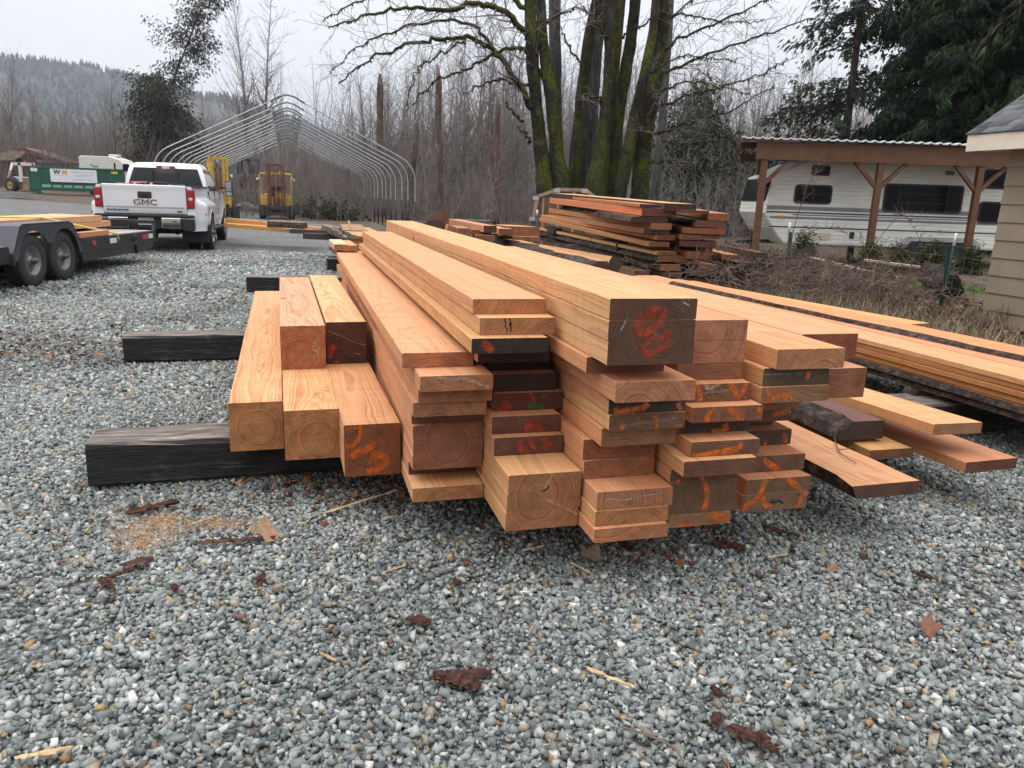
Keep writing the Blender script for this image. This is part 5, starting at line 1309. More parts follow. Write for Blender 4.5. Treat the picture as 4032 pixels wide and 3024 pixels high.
for s in (1, -1):
    MB().box(min(s * .60, s * 1.2), max(s * .60, s * 1.2), .70, .72, .20, .66).build('mud_flap', BLK, truck)
    wheel(truck, s * 1.10, RY, .405, .235, .225, s, ALLOY, dish=.10)
    wheel(truck, s * .78, RY, .405, .235, .225, s, RIMG, hub=False)
    wheel(truck, s * .93, FY, .405, .24, .235, s, ALLOY, dish=-.02)
    MB().box(min(s * .62, s * .9), max(s * .62, s * .9), RY - .5, RY + .5, .5, .95).box(min(s * .62, s * .86), max(s * .62, s * .86), FY - .5, FY + .5, .5, .9).build('wheel_well', BLK, truck)
MB().box(-.9, .9, 1.26, 1.34, .36, .46).box(-.8, .8, FY - .05, FY + .05, .36, .46).build('axle', BLK, truck)
MB().box(.98, 1.006, 4.0, 4.55, .92, .98).build('door_lettering', mat_plain('door_decal', (0.35, 0.36, 0.40), .4), truck)
TM = Matrix.Translation(tr0) @ Matrix.Rotation(TR_H, 4, 'Z')
REDP = mat_plain('red_plastic', (0.40, 0.012, 0.018), 0.4, var=0.1)
for i, (x0, x1, z0, z1, y_, blk, lab) in enumerate(((-.10, .30, 1.30, 1.55, .75, True, 'black lidded red tool case in the middle of the pickup bed'), (.30, .66, 1.26, 1.515, .80, True, 'red tool case with black latches at the right of the pickup bed'), (-.45, -.10, 1.28, 1.545, .85, False, 'red cooler with pale lid in the pickup bed'), (-.78, -.46, 1.28, 1.50, .9, False, 'flat pink red case at the left of the pickup bed'))):
    tb = empty('tool_case', TM @ Vector(((x0 + x1) / 2, y_, .865)), TR_H, lab, 'tool case', 'red cases in the pickup bed')
    w_ = (x1 - x0) / 2 - .01
    MB().box(-w_, w_, 0, .3, 0, z1 - .92, ch=.02).build('body', REDP, tb)
    MB().box(-w_ - .005, w_ + .005, -.005, .305, z1 - .92, z1 - .865, ch=.02).build('lid', BLK if blk else mat_plain('pale_red_lid', (0.5, 0.16, 0.16), .4), tb)
    for s in (-.5, .5):
        MB().box(s * w_ - .03, s * w_ + .03, -.02, .0, z1 - 1.02, z1 - .89, ch=.008).build('latch', LENSW if s < 0 else BLK, tb)

# ------------------------------------------------------------------ flat trailer
FT_H = 0.068
ft0 = Vector((-7.12, 15.40, 0))
ft = empty('flatbed_trailer', ft0, FT_H, 'black tandem axle flatbed trailer with grey wheels and a plank deck', 'trailer')
TBLK = mat_plain('black_trailer_paint', (0.016, 0.016, 0.018), 0.38, var=0.2, scale=4, dirt=(0.03, 0.028, 0.026))
FEND = mat_plain('charcoal_fender_paint', (0.045, 0.048, 0.055), 0.35, var=0.1)
WT = 2.02
DZ = .60
fr = MB().box(-.06, 0, -8.2, -5.05, .38, DZ, ch=.006).box(-.06, 0, -3.06, 0, .38, DZ, ch=.006).box(-WT, -WT + .06, -8.2, -5.05, .38, DZ, ch=.006).box(-WT, -WT + .06, -3.06, 0, .38, DZ, ch=.006).box(-.34, -.29, -5.1, -3.0, .38, DZ).box(-WT + .29, -WT + .34, -5.1, -3.0, .38, DZ).box(-WT, 0, -.06, .0, .38, DZ).box(-WT, 0, -8.2, -8.12, .38, DZ)
for k in range(12):
    if not 3.0 < .7 * k + .37 < 5.1: fr.box(-WT + .06, -.06, -.7 * k - .4, -.7 * k - .33, .42, DZ - .05)
fr.box(-.46, -.34, -8.0, -.9, .22, .44)
fr.box(-WT + .34, -WT + .46, -8.0, -.9, .22, .44)
fr.box(-.10, -.03, -3.0, -1.0, .24, .38)
frame = fr.build('chassis', TBLK, ft)
dk = MB()
for k in range(10):
    x = -WT + .06 + k * (WT - .12) / 10
    for ya, yb in (((-8.1, -.07),) if 2 <= k <= 7 else ((-8.1, -5.06), (-3.05, -.07))): dk.box(x + .003, x + (WT - .12) / 10 - .003, ya, yb, DZ - .035, DZ + .006 + .003 * (k % 2))
def mat_deck():
    t = NT('weathered_deck_planks'); v = t.coord()
    s1 = t.noise(t.vmul(v, (22, 1.2, 22)), 1.0, 5.0, .65)
    t.base(t.ramp(s1, [(.3, (0.18, 0.145, 0.115)), (.55, (0.36, 0.30, 0.245)), (.75, (0.48, 0.42, 0.36))])); t.rough(.8); t.bump(s1, .4, .006)
    return t.mat
dk.build('deck', mat_deck(), ft)
rl = MB().box(-WT, 0.01, -.06, .0, DZ + .13, DZ + .20, ch=.008)
for x in (-WT + .02, -.05):
    rl.prism([(-.10, DZ), (-.0, DZ), (0.06, DZ + .16), (-.04, DZ + .16)], x, x + .05, 'x')
rl.build('front_rail', TBLK, ft)
rv_ = MB().prism([(-.95, .22), (-.2, .30), (-.2, .38), (-.95, .38)], -.05, 0, 'x')
rv_.build('gusset', TBLK, ft)
for (y0, y1, mm, nm) in ((-.72, -.40, LENSR, 'red_reflector'), (-.40, -.20, LENSW, 'white_reflector'), (-2.05, -1.80, LENSW, 'side_lamp'), (-2.72, -2.58, LENSR, 'red_reflector')):
    MB().box(-.01, .012, y0, y1, .47, .555, ch=.004).build(nm, mm, ft)
MB().tube([(.02, -1.05, .5 + .05 * math.cos(a)) if False else (.02, -1.05 + .05 * math.sin(a), .5 + .055 * math.cos(a)) for a in [k * math.pi / 6 for k in range(13)]], .012, 6).build('tie_ring', TBLK, ft)
yw = [-3.61, -4.47]
for s, x in ((1, -.12), (-1, -WT + .12)):
    wr = .37
    y1_, y0_ = yw[0] + .52, yw[1] - .55
    fd = MB()
    pts_o = [(y0_, .36), (y0_ + .0, .50), (y0_ + .22, .86), (y0_ + .30, .89), (y1_ - .36, .89), (y1_ - .24, .85), (y1_, .50), (y1_, .34)]
    pts_i = [(p[0] + (.02 if p[0] < -4.4 else -.02), p[1] - .02) for p in pts_o]
    xa, xb = (-.27, .03) if s > 0 else (-WT - .03, -WT + .27)
    for k in range(len(pts_o) - 1):
        (a, b), (c, d) = pts_o[k], pts_o[k + 1]; (a2, b2), (c2, d2) = pts_i[k], pts_i[k + 1]
        fd.add([(xa, a, b), (xb, a, b), (xb, c, d), (xa, c, d), (xa, a2, b2), (xb, a2, b2), (xb, c2, d2), (xa, c2, d2)], [(0, 1, 2, 3), (7, 6, 5, 4), (1, 5, 6, 2), (0, 3, 7, 4)])
    # outer skirt of the fender with its two wheel cut-outs
    xo = xb if s > 0 else xa
    n_ = 40; topz = []
    for k in range(n_ + 1):
        y = y0_ + (y1_ - y0_) * k / n_
        tz = .89 if y0_ + .3 < y < y1_ - .36 else (.5 + (y - y0_) / .22 * .36 if y < y0_ + .22 else (.86 + (y - y0_ - .22) / .08 * .03 if y < y0_ + .3 else .89 - max(0, (y - (y1_ - .36)) / .12) * .04 if y < y1_ - .24 else .85 - (y - y1_ + .24) / .24 * .35))
        bz = .40
        for yc_ in yw:
            dd = .42 ** 2 - (y - yc_) ** 2
            if dd > 0: bz = max(bz, wr + math.sqrt(dd))
        bz = max(bz, .60 if abs(y - sum(yw) / 2) < .2 else bz)
        topz.append((y, min(bz, tz - .015), tz))
    for (ya, ba, ta), (yb_, bb, tb_) in zip(topz, topz[1:]):
        for dx in (0, -.015 * s):
            fd.add([(xo + dx, ya, ba), (xo + dx, yb_, bb), (xo + dx, yb_, tb_), (xo + dx, ya, ta)], [(0, 1, 2, 3) if (s > 0) == (dx == 0) else (3, 2, 1, 0)])
    fd.build('fender', FEND, ft)
    for y in yw:
        wheel(ft, x, y, wr, .23, .205, s, RIMG, dish=.07)
for y in yw: MB().tube([(-WT, y, .365), (0, y, .365)], .04, 8).build('axle', TBLK, ft)
MB().prism([(-1.25, 0.0), (-.77, 0.0), (-.95, 1.6), (-1.07, 1.6)], .44, .54, 'z').build('drawbar', TBLK, ft)
for xx in (-.8, -1.1):
    MB().tube([(xx + .05 * math.sin(k), .35 + .07 * k, .42 - .27 * math.sin(math.pi * k / 10)) for k in range(11)], .012, 5).build('safety_chain', CHROME, ft)
FTM = Matrix.Translation(ft0) @ Matrix.Rotation(FT_H, 4, 'Z')
BZ = DZ + .075
for i, (x, y0, y1, z, W, t, c, lab) in enumerate(((-1.66, -8.0, -.30, BZ, .30, .105, (0.60, 0.37, 0.22), 'lower pale beam on the far left of the trailer deck'), (-1.66, -8.0, -.45, BZ + .107, .30, .105, (0.62, 0.40, 0.24), 'upper pale beam on the far left of the trailer deck'),
        (-1.35, -7.9, -.28, BZ, .30, .105, (0.60, 0.37, 0.22), 'lower pale beam in the middle of the trailer load'), (-1.35, -7.9, -.62, BZ + .107, .30, .105, (0.64, 0.42, 0.26), 'upper pale beam in the middle of the trailer load'),
        (-1.04, -8.0, -.25, BZ, .30, .105, (0.58, 0.33, 0.19), 'lower beam on the near side of the trailer load, sticking out farthest'), (-1.04, -8.0, -.60, BZ + .107, .30, .105, (0.60, 0.36, 0.21), 'upper beam on the near side of the trailer load'), (-.155, -3.0, -1.98, DZ + .01, .125, .085, (0.58, 0.27, 0.12), 'single orange plank lying loose by the trailer deck edge'))):
    p = FTM @ Vector((x, y0, z))
    o = board('sawn_beam', p, FT_H, W - .004, t - .002, y1 - y0, c, tuple(k * .9 for k in c), (.1, -.1), .5, seed=760 + i)
    tag(o, lab, 'beam', 'lumber loaded on the flat trailer')
for yy in (-7.2, -4.2, -1.2):
    o = MB().box(-1.7, -.70, 0, .07, 0, .062).build('spacer_stick', BARK, label='spacer stick under the beams on the trailer, %s' % {-7.2: 'rear', -4.2: 'middle', -1.2: 'front'}[yy], cat='stick', group='spacers on the trailer'); o.location = FTM @ Vector((0, yy, DZ + .0115)); o.rotation_euler = (0, 0, FT_H)
o = MB().tube([FTM @ Vector(p) for p in ((-1.70, -3.2, DZ + .02), (-1.68, -3.2, BZ + .225), (-.72, -2.75, BZ + .225), (-.35, -2.2, DZ + .15), (-.02, -1.72, DZ + .02), (.012, -1.70, DZ - .1))], .017, 6).build('ratchet_strap', mat_plain('yellow_webbing', (0.62, 0.50, 0.12), 0.7), label='yellow strap slanting over the beams to the trailer edge', cat='strap')

# ------------------------------------------------------------------ forklifts
YEL = mat_plain('worn_yellow_paint', (0.50, 0.32, 0.055), 0.5, var=0.2, scale=3, dirt=(0.16, 0.075, 0.03))
RUST = mat_plain('rusty_red_steel', (0.16, 0.045, 0.022), 0.7, var=0.35, scale=6, dirt=(0.05, 0.025, 0.018))
DSTL = mat_plain('dark_steel', (0.03, 0.026, 0.024), 0.6, var=0.3)
def forklift(name_label, loc, rz):
    f = empty('forklift', loc, rz, name_label, 'forklift', 'yellow forklifts behind the pickup')
    # faces -y (the mast side); x across
    m = MB().box(-.72, .72, .55, 2.5, .42, 1.02, ch=.05).box(-.78, .78, .35, .62, .55, 1.12, ch=.03).box(-.70, .70, 2.2, 2.75, .35, 1.25, ch=.10)
    m.build('body', YEL, f)
    c = MB()
    for x in (-.79, .79):
        s = 1 if x > 0 else -1
        c.tube([(x, .5, 1.0), (x, .62, 1.9), (x * .97, .75, 2.22)], .045, 6).tube([(x, 2.1, 1.0), (x * .97, 2.0, 2.22)], .045, 6)
        c.box(min(x, x - s * .09), max(x, x - s * .09), .48, .56, .62, 2.05)
    c.box(-.80, .80, .66, 2.05, 2.20, 2.30, ch=.03)
    for k in range(6): c.box(-.75, .75, .80 + k * .21, .85 + k * .21, 2.26, 2.32)
    c.box(-.80, .80, .46, .54, 1.0, 1.10).box(-.80, -.62, .47, .52, 1.1, 1.24).box(.62, .80, .47, .52, 1.1, 1.24)
    c.build('overhead_guard', YEL, f)
    MB().box(-.25, .25, 1.3, 1.8, 1.0, 1.18, ch=.04).box(-.25, .25, 1.75, 1.9, 1.1, 1.65, ch=.04).build('seat', BLK, f)
    MB().box(.05, .45, .62, .95, 1.0, 1.42, ch=.03).build('dashboard', YEL, f)
    MB().tube([(.0 + .19 * math.cos(a), 1.05 + .10 * math.sin(a), 1.42 + .12 * math.sin(a)) for a in [k * math.pi / 8 for k in range(17)]], .018, 6).build('steering_wheel', BLK, f)
    mast = MB()
    for x in (-.43, .33): mast.box(x - .0, x + .11, -.02, .16, .18, 2.72, ch=.01)
    for x in (-.31, .23): mast.box(x - .0, x + .07, .02, .14, .18, 2.66)
    mast.box(-.43, .44, .04, .16, 2.62, 2.74).box(-.43, .44, .06, .18, 1.30, 1.42).box(-.43, .44, .06, .18, .30, .42)
    mt = mast.build('mast', RUST, f)
    MB().tube([(0, .10, .3), (0, .10, 2.5)], .055, 10).tube([(0, .10, .3), (0, .10, 1.35)], .085, 10).build('lift_cylinder', RUST, mt)
    MB().tube([(-.12, .06, .4), (-.12, .06, 2.6)], .02, 5).tube([(.12, .06, .4), (.12, .06, 2.6)], .02, 5).build('lift_chains', DSTL, mt)
    cr_ = MB().box(-.82, .82, -.14, -.06, .50, .66, ch=.01).box(-.82, .82, -.14, -.06, .20, .30, ch=.01).box(-.80, -.62, -.16, -.04, .18, .72).box(.62, .80, -.16, -.04, .18, .72).box(-.35, -.25, -.1, .06, .2, .8).box(.25, .35, -.1, .06, .2, .8)
    cr_ = cr_.build('carriage', DSTL, f)
    for x in (-.55, .45):
        MB().box(x, x + .12, -.22, -.14, .07, .70).prism([(-1.25, .05), (-.14, .05), (-.14, .11), (-1.25, .065)], x, x + .12, 'x').build('fork', DSTL, cr_)
    for s in (-1, 1):
        wheel(f, s * .72, .62, .40, .30, .20, s, YEL, dish=.04)
        wheel(f, s * .62, 2.2, .32, .24, .16, s, YEL, dish=.04)
        lm = MB().lathe([(0, -.04), (.075, -.035), (.095, .0), (.08, .08), (0, .10)], 14, 'y', M=Matrix.Translation((s * .88, .46, 1.98))).build('work_lamp', BLK, f)
        MB().lathe([(0, -.045), (.07, -.04), (.078, -.034)], 14, 'y', M=Matrix.Translation((s * .88, .46, 1.98))).build('lamp_glass', LENSW, lm)
    MB().lathe([(.06, 0), (.06, .08), (.045, .13), (0, .14)], 10, 'z', M=Matrix.Translation((.25, 1.2, 2.3))).build('beacon', mat_plain('orange_beacon', (0.55, 0.16, 0.02), .3), f)
    return f
p = at(1092, 864, 0)
f1 = forklift('yellow forklift with a rusty red mast facing the camera by the orange beams', p, 0.30)
f2 = copy_tree(f1)
for ch in f2.children:
    if ch.name.startswith('mast'): ch.data = ch.data.copy(); ch.data.materials[0] = YEL
    if ch.name.startswith('overhead'): ch.data = ch.data.copy(); ch.data.materials[0] = mat_plain('brown_rusty_roof', (0.14, 0.075, 0.035), .7, var=.3, dirt=(.3, .2, .05))
p2 = atY(872, 850, 33.5); f2.location = (p2.x, 33.5, 0); f2.rotation_euler = (0, 0, 0.95)
tag(f2, 'yellow forklift with brown roof half hidden behind the pickup', 'forklift')

# ------------------------------------------------------------------ things along the far side of the yard
DGRN = mat_plain('dumpster_green', (0.008, 0.085, 0.048), 0.45, var=0.2, scale=1.5, dirt=(0.03, 0.06, 0.045))
YD = 60.0
d0 = atY(120, 757, YD); dr = atY(412, 770, YD + 2.0)
zg = float(hgt(d0.x, YD))
dmp = empty('dumpster', (d0.x, YD, d0.z), math.atan2(2.0, dr.x - d0.x), 'green roll-off dumpster with a white sign on its side', 'dumpster')
DL = 6.4
m = MB().box(0, DL, 0, .06, .25, 1.85).box(0, DL, 2.2, 2.26, .25, 1.85).box(0, .06, 0, 2.2, .25, 1.85).box(DL - .06, DL, 0, 2.2, .25, 1.85).box(0, DL, 0, 2.2, .2, .3)
m.box(-.08, DL + .05, -.08, .1, 1.80, 1.95, ch=.01).box(-.02, DL, -.10, .0, .25, .42)
for k in range(9): m.box(.70 + k * .72, .80 + k * .72, -.09, .0, .3, 1.82)
m.prism([(0.05, -.1), (.75, -.1), (.6, .25), (-.1, .25)], -.05, .3, 'y').prism([(5.4, -.1), (6.1, -.1), (6.2, .25), (5.3, .25)], -.05, .3, 'y')
m.build('body', DGRN, dmp)
m = MB()
for k in range(8): m.add([(.81 + k * .72, -.088, .42), (1.41 + k * .72, -.088, .42), (1.41 + k * .72, -.01, .62), (.81 + k * .72, -.01, .62)], [(0, 1, 2, 3)])
m.build('sloped_plate', mat_plain('faded_green', (0.10, 0.24, 0.17), 0.4), dmp)
sg = MB().prism(rounded(1.45, 4.60, .83, 1.80, .06), -.16, -.11, 'y').build('sign', mat_plain('white_sign', (0.66, 0.67, 0.70), .4), dmp)
text('W', 'sign_lettering', mat_plain('sign_green', (0.01, 0.07, 0.035), .5), sg, (1.90, -.17, 1.56), .44, sx=1.0, ext=.006, bold=.018)
text('M', 'sign_lettering', mat_plain('sign_yellow', (0.72, 0.34, 0.02), .5), sg, (2.42, -.17, 1.56), .44, sx=1.0, ext=.006, bold=.018)
SGT = mat_plain('sign_grey', (0.42, 0.43, 0.47), .5)
text('Dumpster Services', 'sign_lettering', SGT, sg, (3.65, -.165, 1.60), .20, ext=.003)
MB().box(1.70, 2.70, -.165, -.16, 1.30, 1.315).box(3.05, 4.2, -.165, -.16, 1.36, 1.395).box(3.1, 4.1, -.165, -.16, 1.26, 1.285).box(2.98, 3.85, -.165, -.16, 1.02, 1.075).box(3.95, 4.3, -.165, -.16, 1.03, 1.06).build('sign_small_print_lettering', SGT, sg)
MB().box(.18, .62, -.12, -.09, 1.55, 1.80).build('sticker', mat_plain('white_sticker', (0.6, 0.6, 0.62), .5), dmp)
MB().box(5.62, 6.05, -.12, -.09, 1.58, 1.74).build('sticker', mat_plain('yellow_sticker', (0.6, 0.45, 0.03), .5), dmp)

OYR = 66.0
ot0 = atY(316, 700, OYR)
ot = empty('old_travel_trailer', (ot0.x, OYR, 0), 0.03, 'old white ribbed fifth wheel trailer with raised nose behind the dumpster', 'trailer')
zr_ = atY(316, 612, OYR).z; zb_ = atY(440, 700, OYR).z
px2m = OYR / 3028.0
OW = mat_siding('weathered_white_siding', (0.60, 0.58, 0.52), 0.16, 2, .5, .8, .02, False)
m = MB().prism([(0, zb_ - .2), (1.0 * 125 * px2m, zb_ - .2), (125 * px2m, zb_ - .6), (162 * px2m, zb_ - .6), (162 * px2m, zr_ - 1.0), (178 * px2m, zr_ - 1.0), (178 * px2m, zr_ - .78), (150 * px2m, zr_ - .22), (115 * px2m, zr_), (5 * px2m, zr_), (0, zr_ - .12)], 0, 2.4, 'y')
m.build('body', OW, ot, bevel=.04)
MB().box(2.0, 2.8, 1.0, 1.6, zr_, zr_ + .22, ch=.06).build('roof_vent', OW, ot)
MB().prism([(162 * px2m, zb_ - .55), (196 * px2m, zb_ - .55), (196 * px2m, zr_ - .98), (162 * px2m, zr_ - .98)], .02, 2.3, 'y').build('slide_out', mat_plain('grey_white_panel', (0.52, 0.51, 0.48), .5), ot)
MB().prism(rounded(164 * px2m, 188 * px2m, zb_ + .55, zb_ + 1.15, .1), -.02, .03, 'y').build('window', DARKG, ot)
MB().box(131 * px2m, 137 * px2m, -.02, .02, zb_ + .55, zb_ + 1.2).build('window', DARKG, ot)
BLU = mat_plain('faded_blue_script', (0.06, 0.10, 0.20), .5)
m = MB().prism([(40 * px2m, zr_ - .85), (48 * px2m, zr_ - .63), (52 * px2m, zr_ - .60), (46 * px2m, zr_ - .78)], -.01, .0, 'y')
for k in range(5): m.box((50 + k * 4.6) * px2m, (53.3 + k * 4.6) * px2m, -.01, 0, zr_ - .90, zr_ - .78)
m.build('script_lettering', BLU, ot)
MB().box(20 * px2m, 110 * px2m, .5, 2.0, -0.2, zb_ - .1).build('undercarriage', BLK, ot)

# old hut with a shake roof
YH = 76.0
h0 = atY(-40, 740, YH)
hut = empty('hut', (h0.x, YH, 0.9), 0, 'old brown hut with a mossy shake roof and red metal ridge at the far left', 'hut')
k_ = YH / 3028.0
zf = lambda py_: atY(60, py_, YH).z - .9
SHK = mat_bark('mossy_shakes', (0.04, 0.032, 0.026), (0.10, 0.078, 0.055), (0.16, 0.15, 0.085), 3.0, .6, .8, .06)
REDM = mat_plain('red_metal_roof', (0.12, 0.04, 0.035), .5, var=.25, scale=.8)
MASON = mat_bark('grey_block_wall', (0.10, 0.085, 0.07), (0.17, 0.145, 0.12), (0.24, 0.21, 0.18), 2.2, 1.6, .5, .04)
xa, xb, xc = 0.0, (98 + 40) * k_, (305) * k_
MB().prism([(0, 0), (90 * k_, 0), (90 * k_, zf(630)), (0, zf(630))], 0, 3, 'y').build('wall', MASON, hut)
m = MB().add([(-.5, -.8, zf(632)), (115 * k_, -.8, zf(632)), (150 * k_, 2.5, zf(587)), (40 * k_, 2.5, zf(587))], [(0, 1, 2, 3)]); m.add([(-.5, -.8, zf(632) - .15), (115 * k_, -.8, zf(632) - .15), (150 * k_, 2.5, zf(587) - .15), (40 * k_, 2.5, zf(587) - .15)], [(3, 2, 1, 0)]); m.add([(-.5, -.8, zf(632)), (115 * k_, -.8, zf(632)), (115 * k_, -.8, zf(632) - .15), (-.5, -.8, zf(632) - .15)], [(3, 2, 1, 0)])
m.build('shake_roof', SHK, hut)
MB().prism([(48 * k_, zf(590)), (150 * k_, zf(590)), (152 * k_, zf(577)), (50 * k_, zf(577))], 2.3, 2.7, 'y').build('ridge_cap', REDM, hut)
MB().prism([(150 * k_, zf(580)), (305 * k_, zf(632)), (300 * k_, zf(640)), (150 * k_, zf(600))], 0, 3.0, 'y').build('roof_slope', REDM, hut)
MB().prism([(95 * k_, 0), (285 * k_, 0), (285 * k_, zf(640)), (150 * k_, zf(595)), (95 * k_, zf(632))], .4, 2.6, 'y').build('gable_wall', mat_plain('weathered_red_boards', (0.10, 0.04, 0.035), .8, var=.4, scale=1.2), hut)
MB().box(185 * k_, 300 * k_, .3, .4, zf(636), zf(626)).build('white_eave', mat_plain('grey_white_board', (0.30, 0.29, 0.28), .6), hut)
for x in (74, 92): MB().box(x * k_, (x + 16) * k_ if x == 74 else (x + 4) * k_, -.6, -.3, -.3, zf(632)).build('post', mat_plain('old_timber_post', (0.13, 0.09, 0.05), .8, var=.3), hut)

# white framed tractor
YT = 64.0
k_ = YT / 3028.0
t0 = atY(45, 755, YT)
tc_ = empty('tractor', (t0.x, YT, t0.z), 0, 'rusty tractor with white roll cage left of the dumpster', 'tractor')
TW = mat_plain('chalky_white_paint', (0.58, 0.55, 0.5), .6, var=.15, dirt=(.25, .16, .1))
zz2 = lambda py_: (755 - py_) * k_
m = MB().box(12 * k_, 98 * k_, 0, .12, zz2(656), zz2(645)).tube([(15 * k_, .05, zz2(650)), (1 * k_, -.2, zz2(706))], .10, 6).box(36 * k_, 47 * k_, 0, .16, zz2(718), zz2(650)).box(90 * k_, 97 * k_, 0, .12, zz2(665), zz2(648)).box(36 * k_, 47 * k_, 1.6, 1.76, zz2(740), zz2(650)).box(36 * k_, 47 * k_, 0, 1.7, zz2(656), zz2(646))
m.build('roll_cage', TW, tc_)
MB().box(-2 * k_, 40 * k_, .2, 1.3, zz2(720), zz2(698), ch=.1).build('bonnet', TW, tc_)
MB().box(12 * k_, 38 * k_, .0, 1.2, zz2(748), zz2(722), ch=.03).build('toolbox', mat_plain('rusty_orange', (0.32, 0.09, 0.045), .6, var=.3), tc_)
MB().box(40 * k_, 75 * k_, .1, 1.3, zz2(752), zz2(700), ch=.04).build('body', mat_plain('dirty_tan', (0.25, 0.18, 0.11), .7, var=.4, scale=2), tc_)
wheel(tc_, 0, 0, 0.62, .4, .3, -1, mat_plain('yellow_hub', (0.4, 0.25, 0.04), .6))
tc_.children[-1].location = (8 * k_, -.1, zz2(728) - .62); tc_.children[-1].rotation_euler = (0, 0, R(70))
MB().lathe([(0, 0), (.05, 0), (.05, .14), (0, .15)], 8, 'z', M=Matrix.Translation((62 * k_, .1, zz2(645)))).build('beacon', mat_plain('orange_beacon_lens', (0.5, .12, .02), .3), tc_)

# bundle of grey sheets at the left edge
gs = MB(); q = random.Random(4)
P0 = at(20, 772, .55)
for i in range(7):
    a = q.uniform(-.5, .5)
    gs.box(-1.5, 1.5, -.4, .4, i * .05, i * .05 + .02, M=Matrix.Rotation(a * .4, 4, 'Z') @ Matrix.Rotation(q.uniform(-.04, .04), 4, 'Y'))
o = gs.build('scrap_metal_sheets', mat_plain('grey_sheet_metal', (0.42, 0.44, 0.45), .4, .5), label='heap of grey metal sheets at the left edge of the yard', cat='scrap heap'); o.location = (P0.x + .3, P0.y, float(hgt(P0.x, P0.y)))

# dark loader standing beyond the forklifts
YB = 62.0; k_ = YB / 3028.0
b0 = atY(940, 715, YB)
ld_ = empty('wheel_loader', (b0.x, YB, 0), 0, 'dark blue grey loader parked beyond the forklifts by the thicket', 'loader')
NAVY = mat_plain('dark_blue_grey_paint', (0.022, 0.027, 0.036), .6, var=.25)
zz3 = lambda py_: atY(975, py_, YB).z * 1.0
MB().prism([(5 * k_, zz3(700)), (75 * k_, zz3(706)), (75 * k_, zz3(685)), (10 * k_, zz3(682))], 0, 2, 'y').build('chassis', NAVY, ld_)
m = MB()
for x0, x1, in ((12, 15), (45, 52)): m.tube([(x0 * k_, 0, zz3(690)), (x1 * k_, 0, zz3(625))], .12, 5).tube([(x0 * k_, 1.8, zz3(690)), (x1 * k_, 1.8, zz3(625))], .12, 5)
m.box(8 * k_, 50 * k_, -.2, 2.0, zz3(632), zz3(622)).tube([(50 * k_, 0, zz3(628)), (64 * k_, 0, zz3(690))], .16, 6)
m.build('cab', NAVY, ld_)
MB().box(16 * k_, 42 * k_, .2, 1.6, zz3(688), zz3(634)).build('window', mat_plain('dusty_glass', (0.08, 0.09, 0.10), .3), ld_)
for x in (18, 60): wheel(ld_, 0, 0, .62, .4, .28, -1, NAVY, z=0).location = (x * k_, 0.0, zz3(712)); ld_.children[-1].rotation_euler = (0, 0, R(90))

# ------------------------------------------------------------------ bare hoop frame of a shelter
hf = empty('hoop_frame', (-7.77, 27.0, 0), 0, 'bare galvanised hoop frame of a shelter with black lower posts', 'shelter frame')
GALV = mat_plain('galvanised_tube', (0.38, 0.395, 0.40), .42, .45, var=.15, scale=3)
BPOST = mat_plain('black_post', (0.012, 0.012, 0.013), .6)
axis = Vector((-6.73, 23.0, 0)).normalized(); crs = Vector((axis.y, -axis.x, 0))
HW, ZE0, ZE1, ZA = 4.27, 1.9, 2.72, 4.50
NH = 15
for i in range(NH):
    c = axis * (i * 23.9 / (NH - 1))
    jig = random.Random(40 + i)
    sp = 1.0 + jig.uniform(-.006, .006); za = ZA + jig.uniform(-.05, .05)
    pts = []
    for s in (-1, 1):
        leg = [Vector((s * HW * sp, 1.18)), Vector((s * HW * sp, ZE0))]
        for k in range(1, 7):
            a = R(90 * 0.68 * k / 6)
            r_ = 0.9
            leg.append(Vector((s * (HW * sp - r_ + r_ * math.cos(a)), ZE0 + r_ * math.sin(a) * 1.0)))
        pts.append(leg)
    e = pts[0][-1]
    for k in range(1, 4):
        pass
    rt = [Vector((-.55, za - .24)), Vector((-.25, za - .06)), Vector((0, za)), Vector((.25, za - .06)), Vector((.55, za - .24))]
    path = pts[0] + rt + pts[1][::-1]
    hp_ = MB().tube([c + crs * p.x + Vector((0, 0, p.y)) for p in path], .021, 6, cap=False).build('hoop', GALV, hf)
    MB().tube([c + crs * p.x + Vector((0, 0, p.y)) for p in rt[0:1] + rt[1:4] + rt[4:]], .029, 6).build('ridge_sleeve', mat_plain('dull_sleeve', (0.17, 0.175, 0.18), .5, .6) if i == 0 else bpy.data.materials['dull_sleeve'], hp_)
    for s in (-1, 1):
        MB().tube([c + crs * (s * HW * sp) + Vector((0, 0, -.1)), c + crs * (s * HW * sp) + Vector((0, 0, 1.22))], .036, 6).build('post_base', BPOST, hp_)
for i, (s, fx) in enumerate(((1, .47), (-1, .5), (1, .43))):
    j = (0, 3, 6)[i]
    a = axis * (j * 23.9 / (NH - 1))
    z = ZE1 + (ZA - ZE1) * (1 - fx) - .02
    MB().tube([a + crs * (s * HW * fx) + Vector((0, 0, z + .05)), a + axis * 1.7 + crs * (s * HW * fx) + Vector((0, 0, z - .05))], .02, 5).build('spacer_tube', GALV, hf)

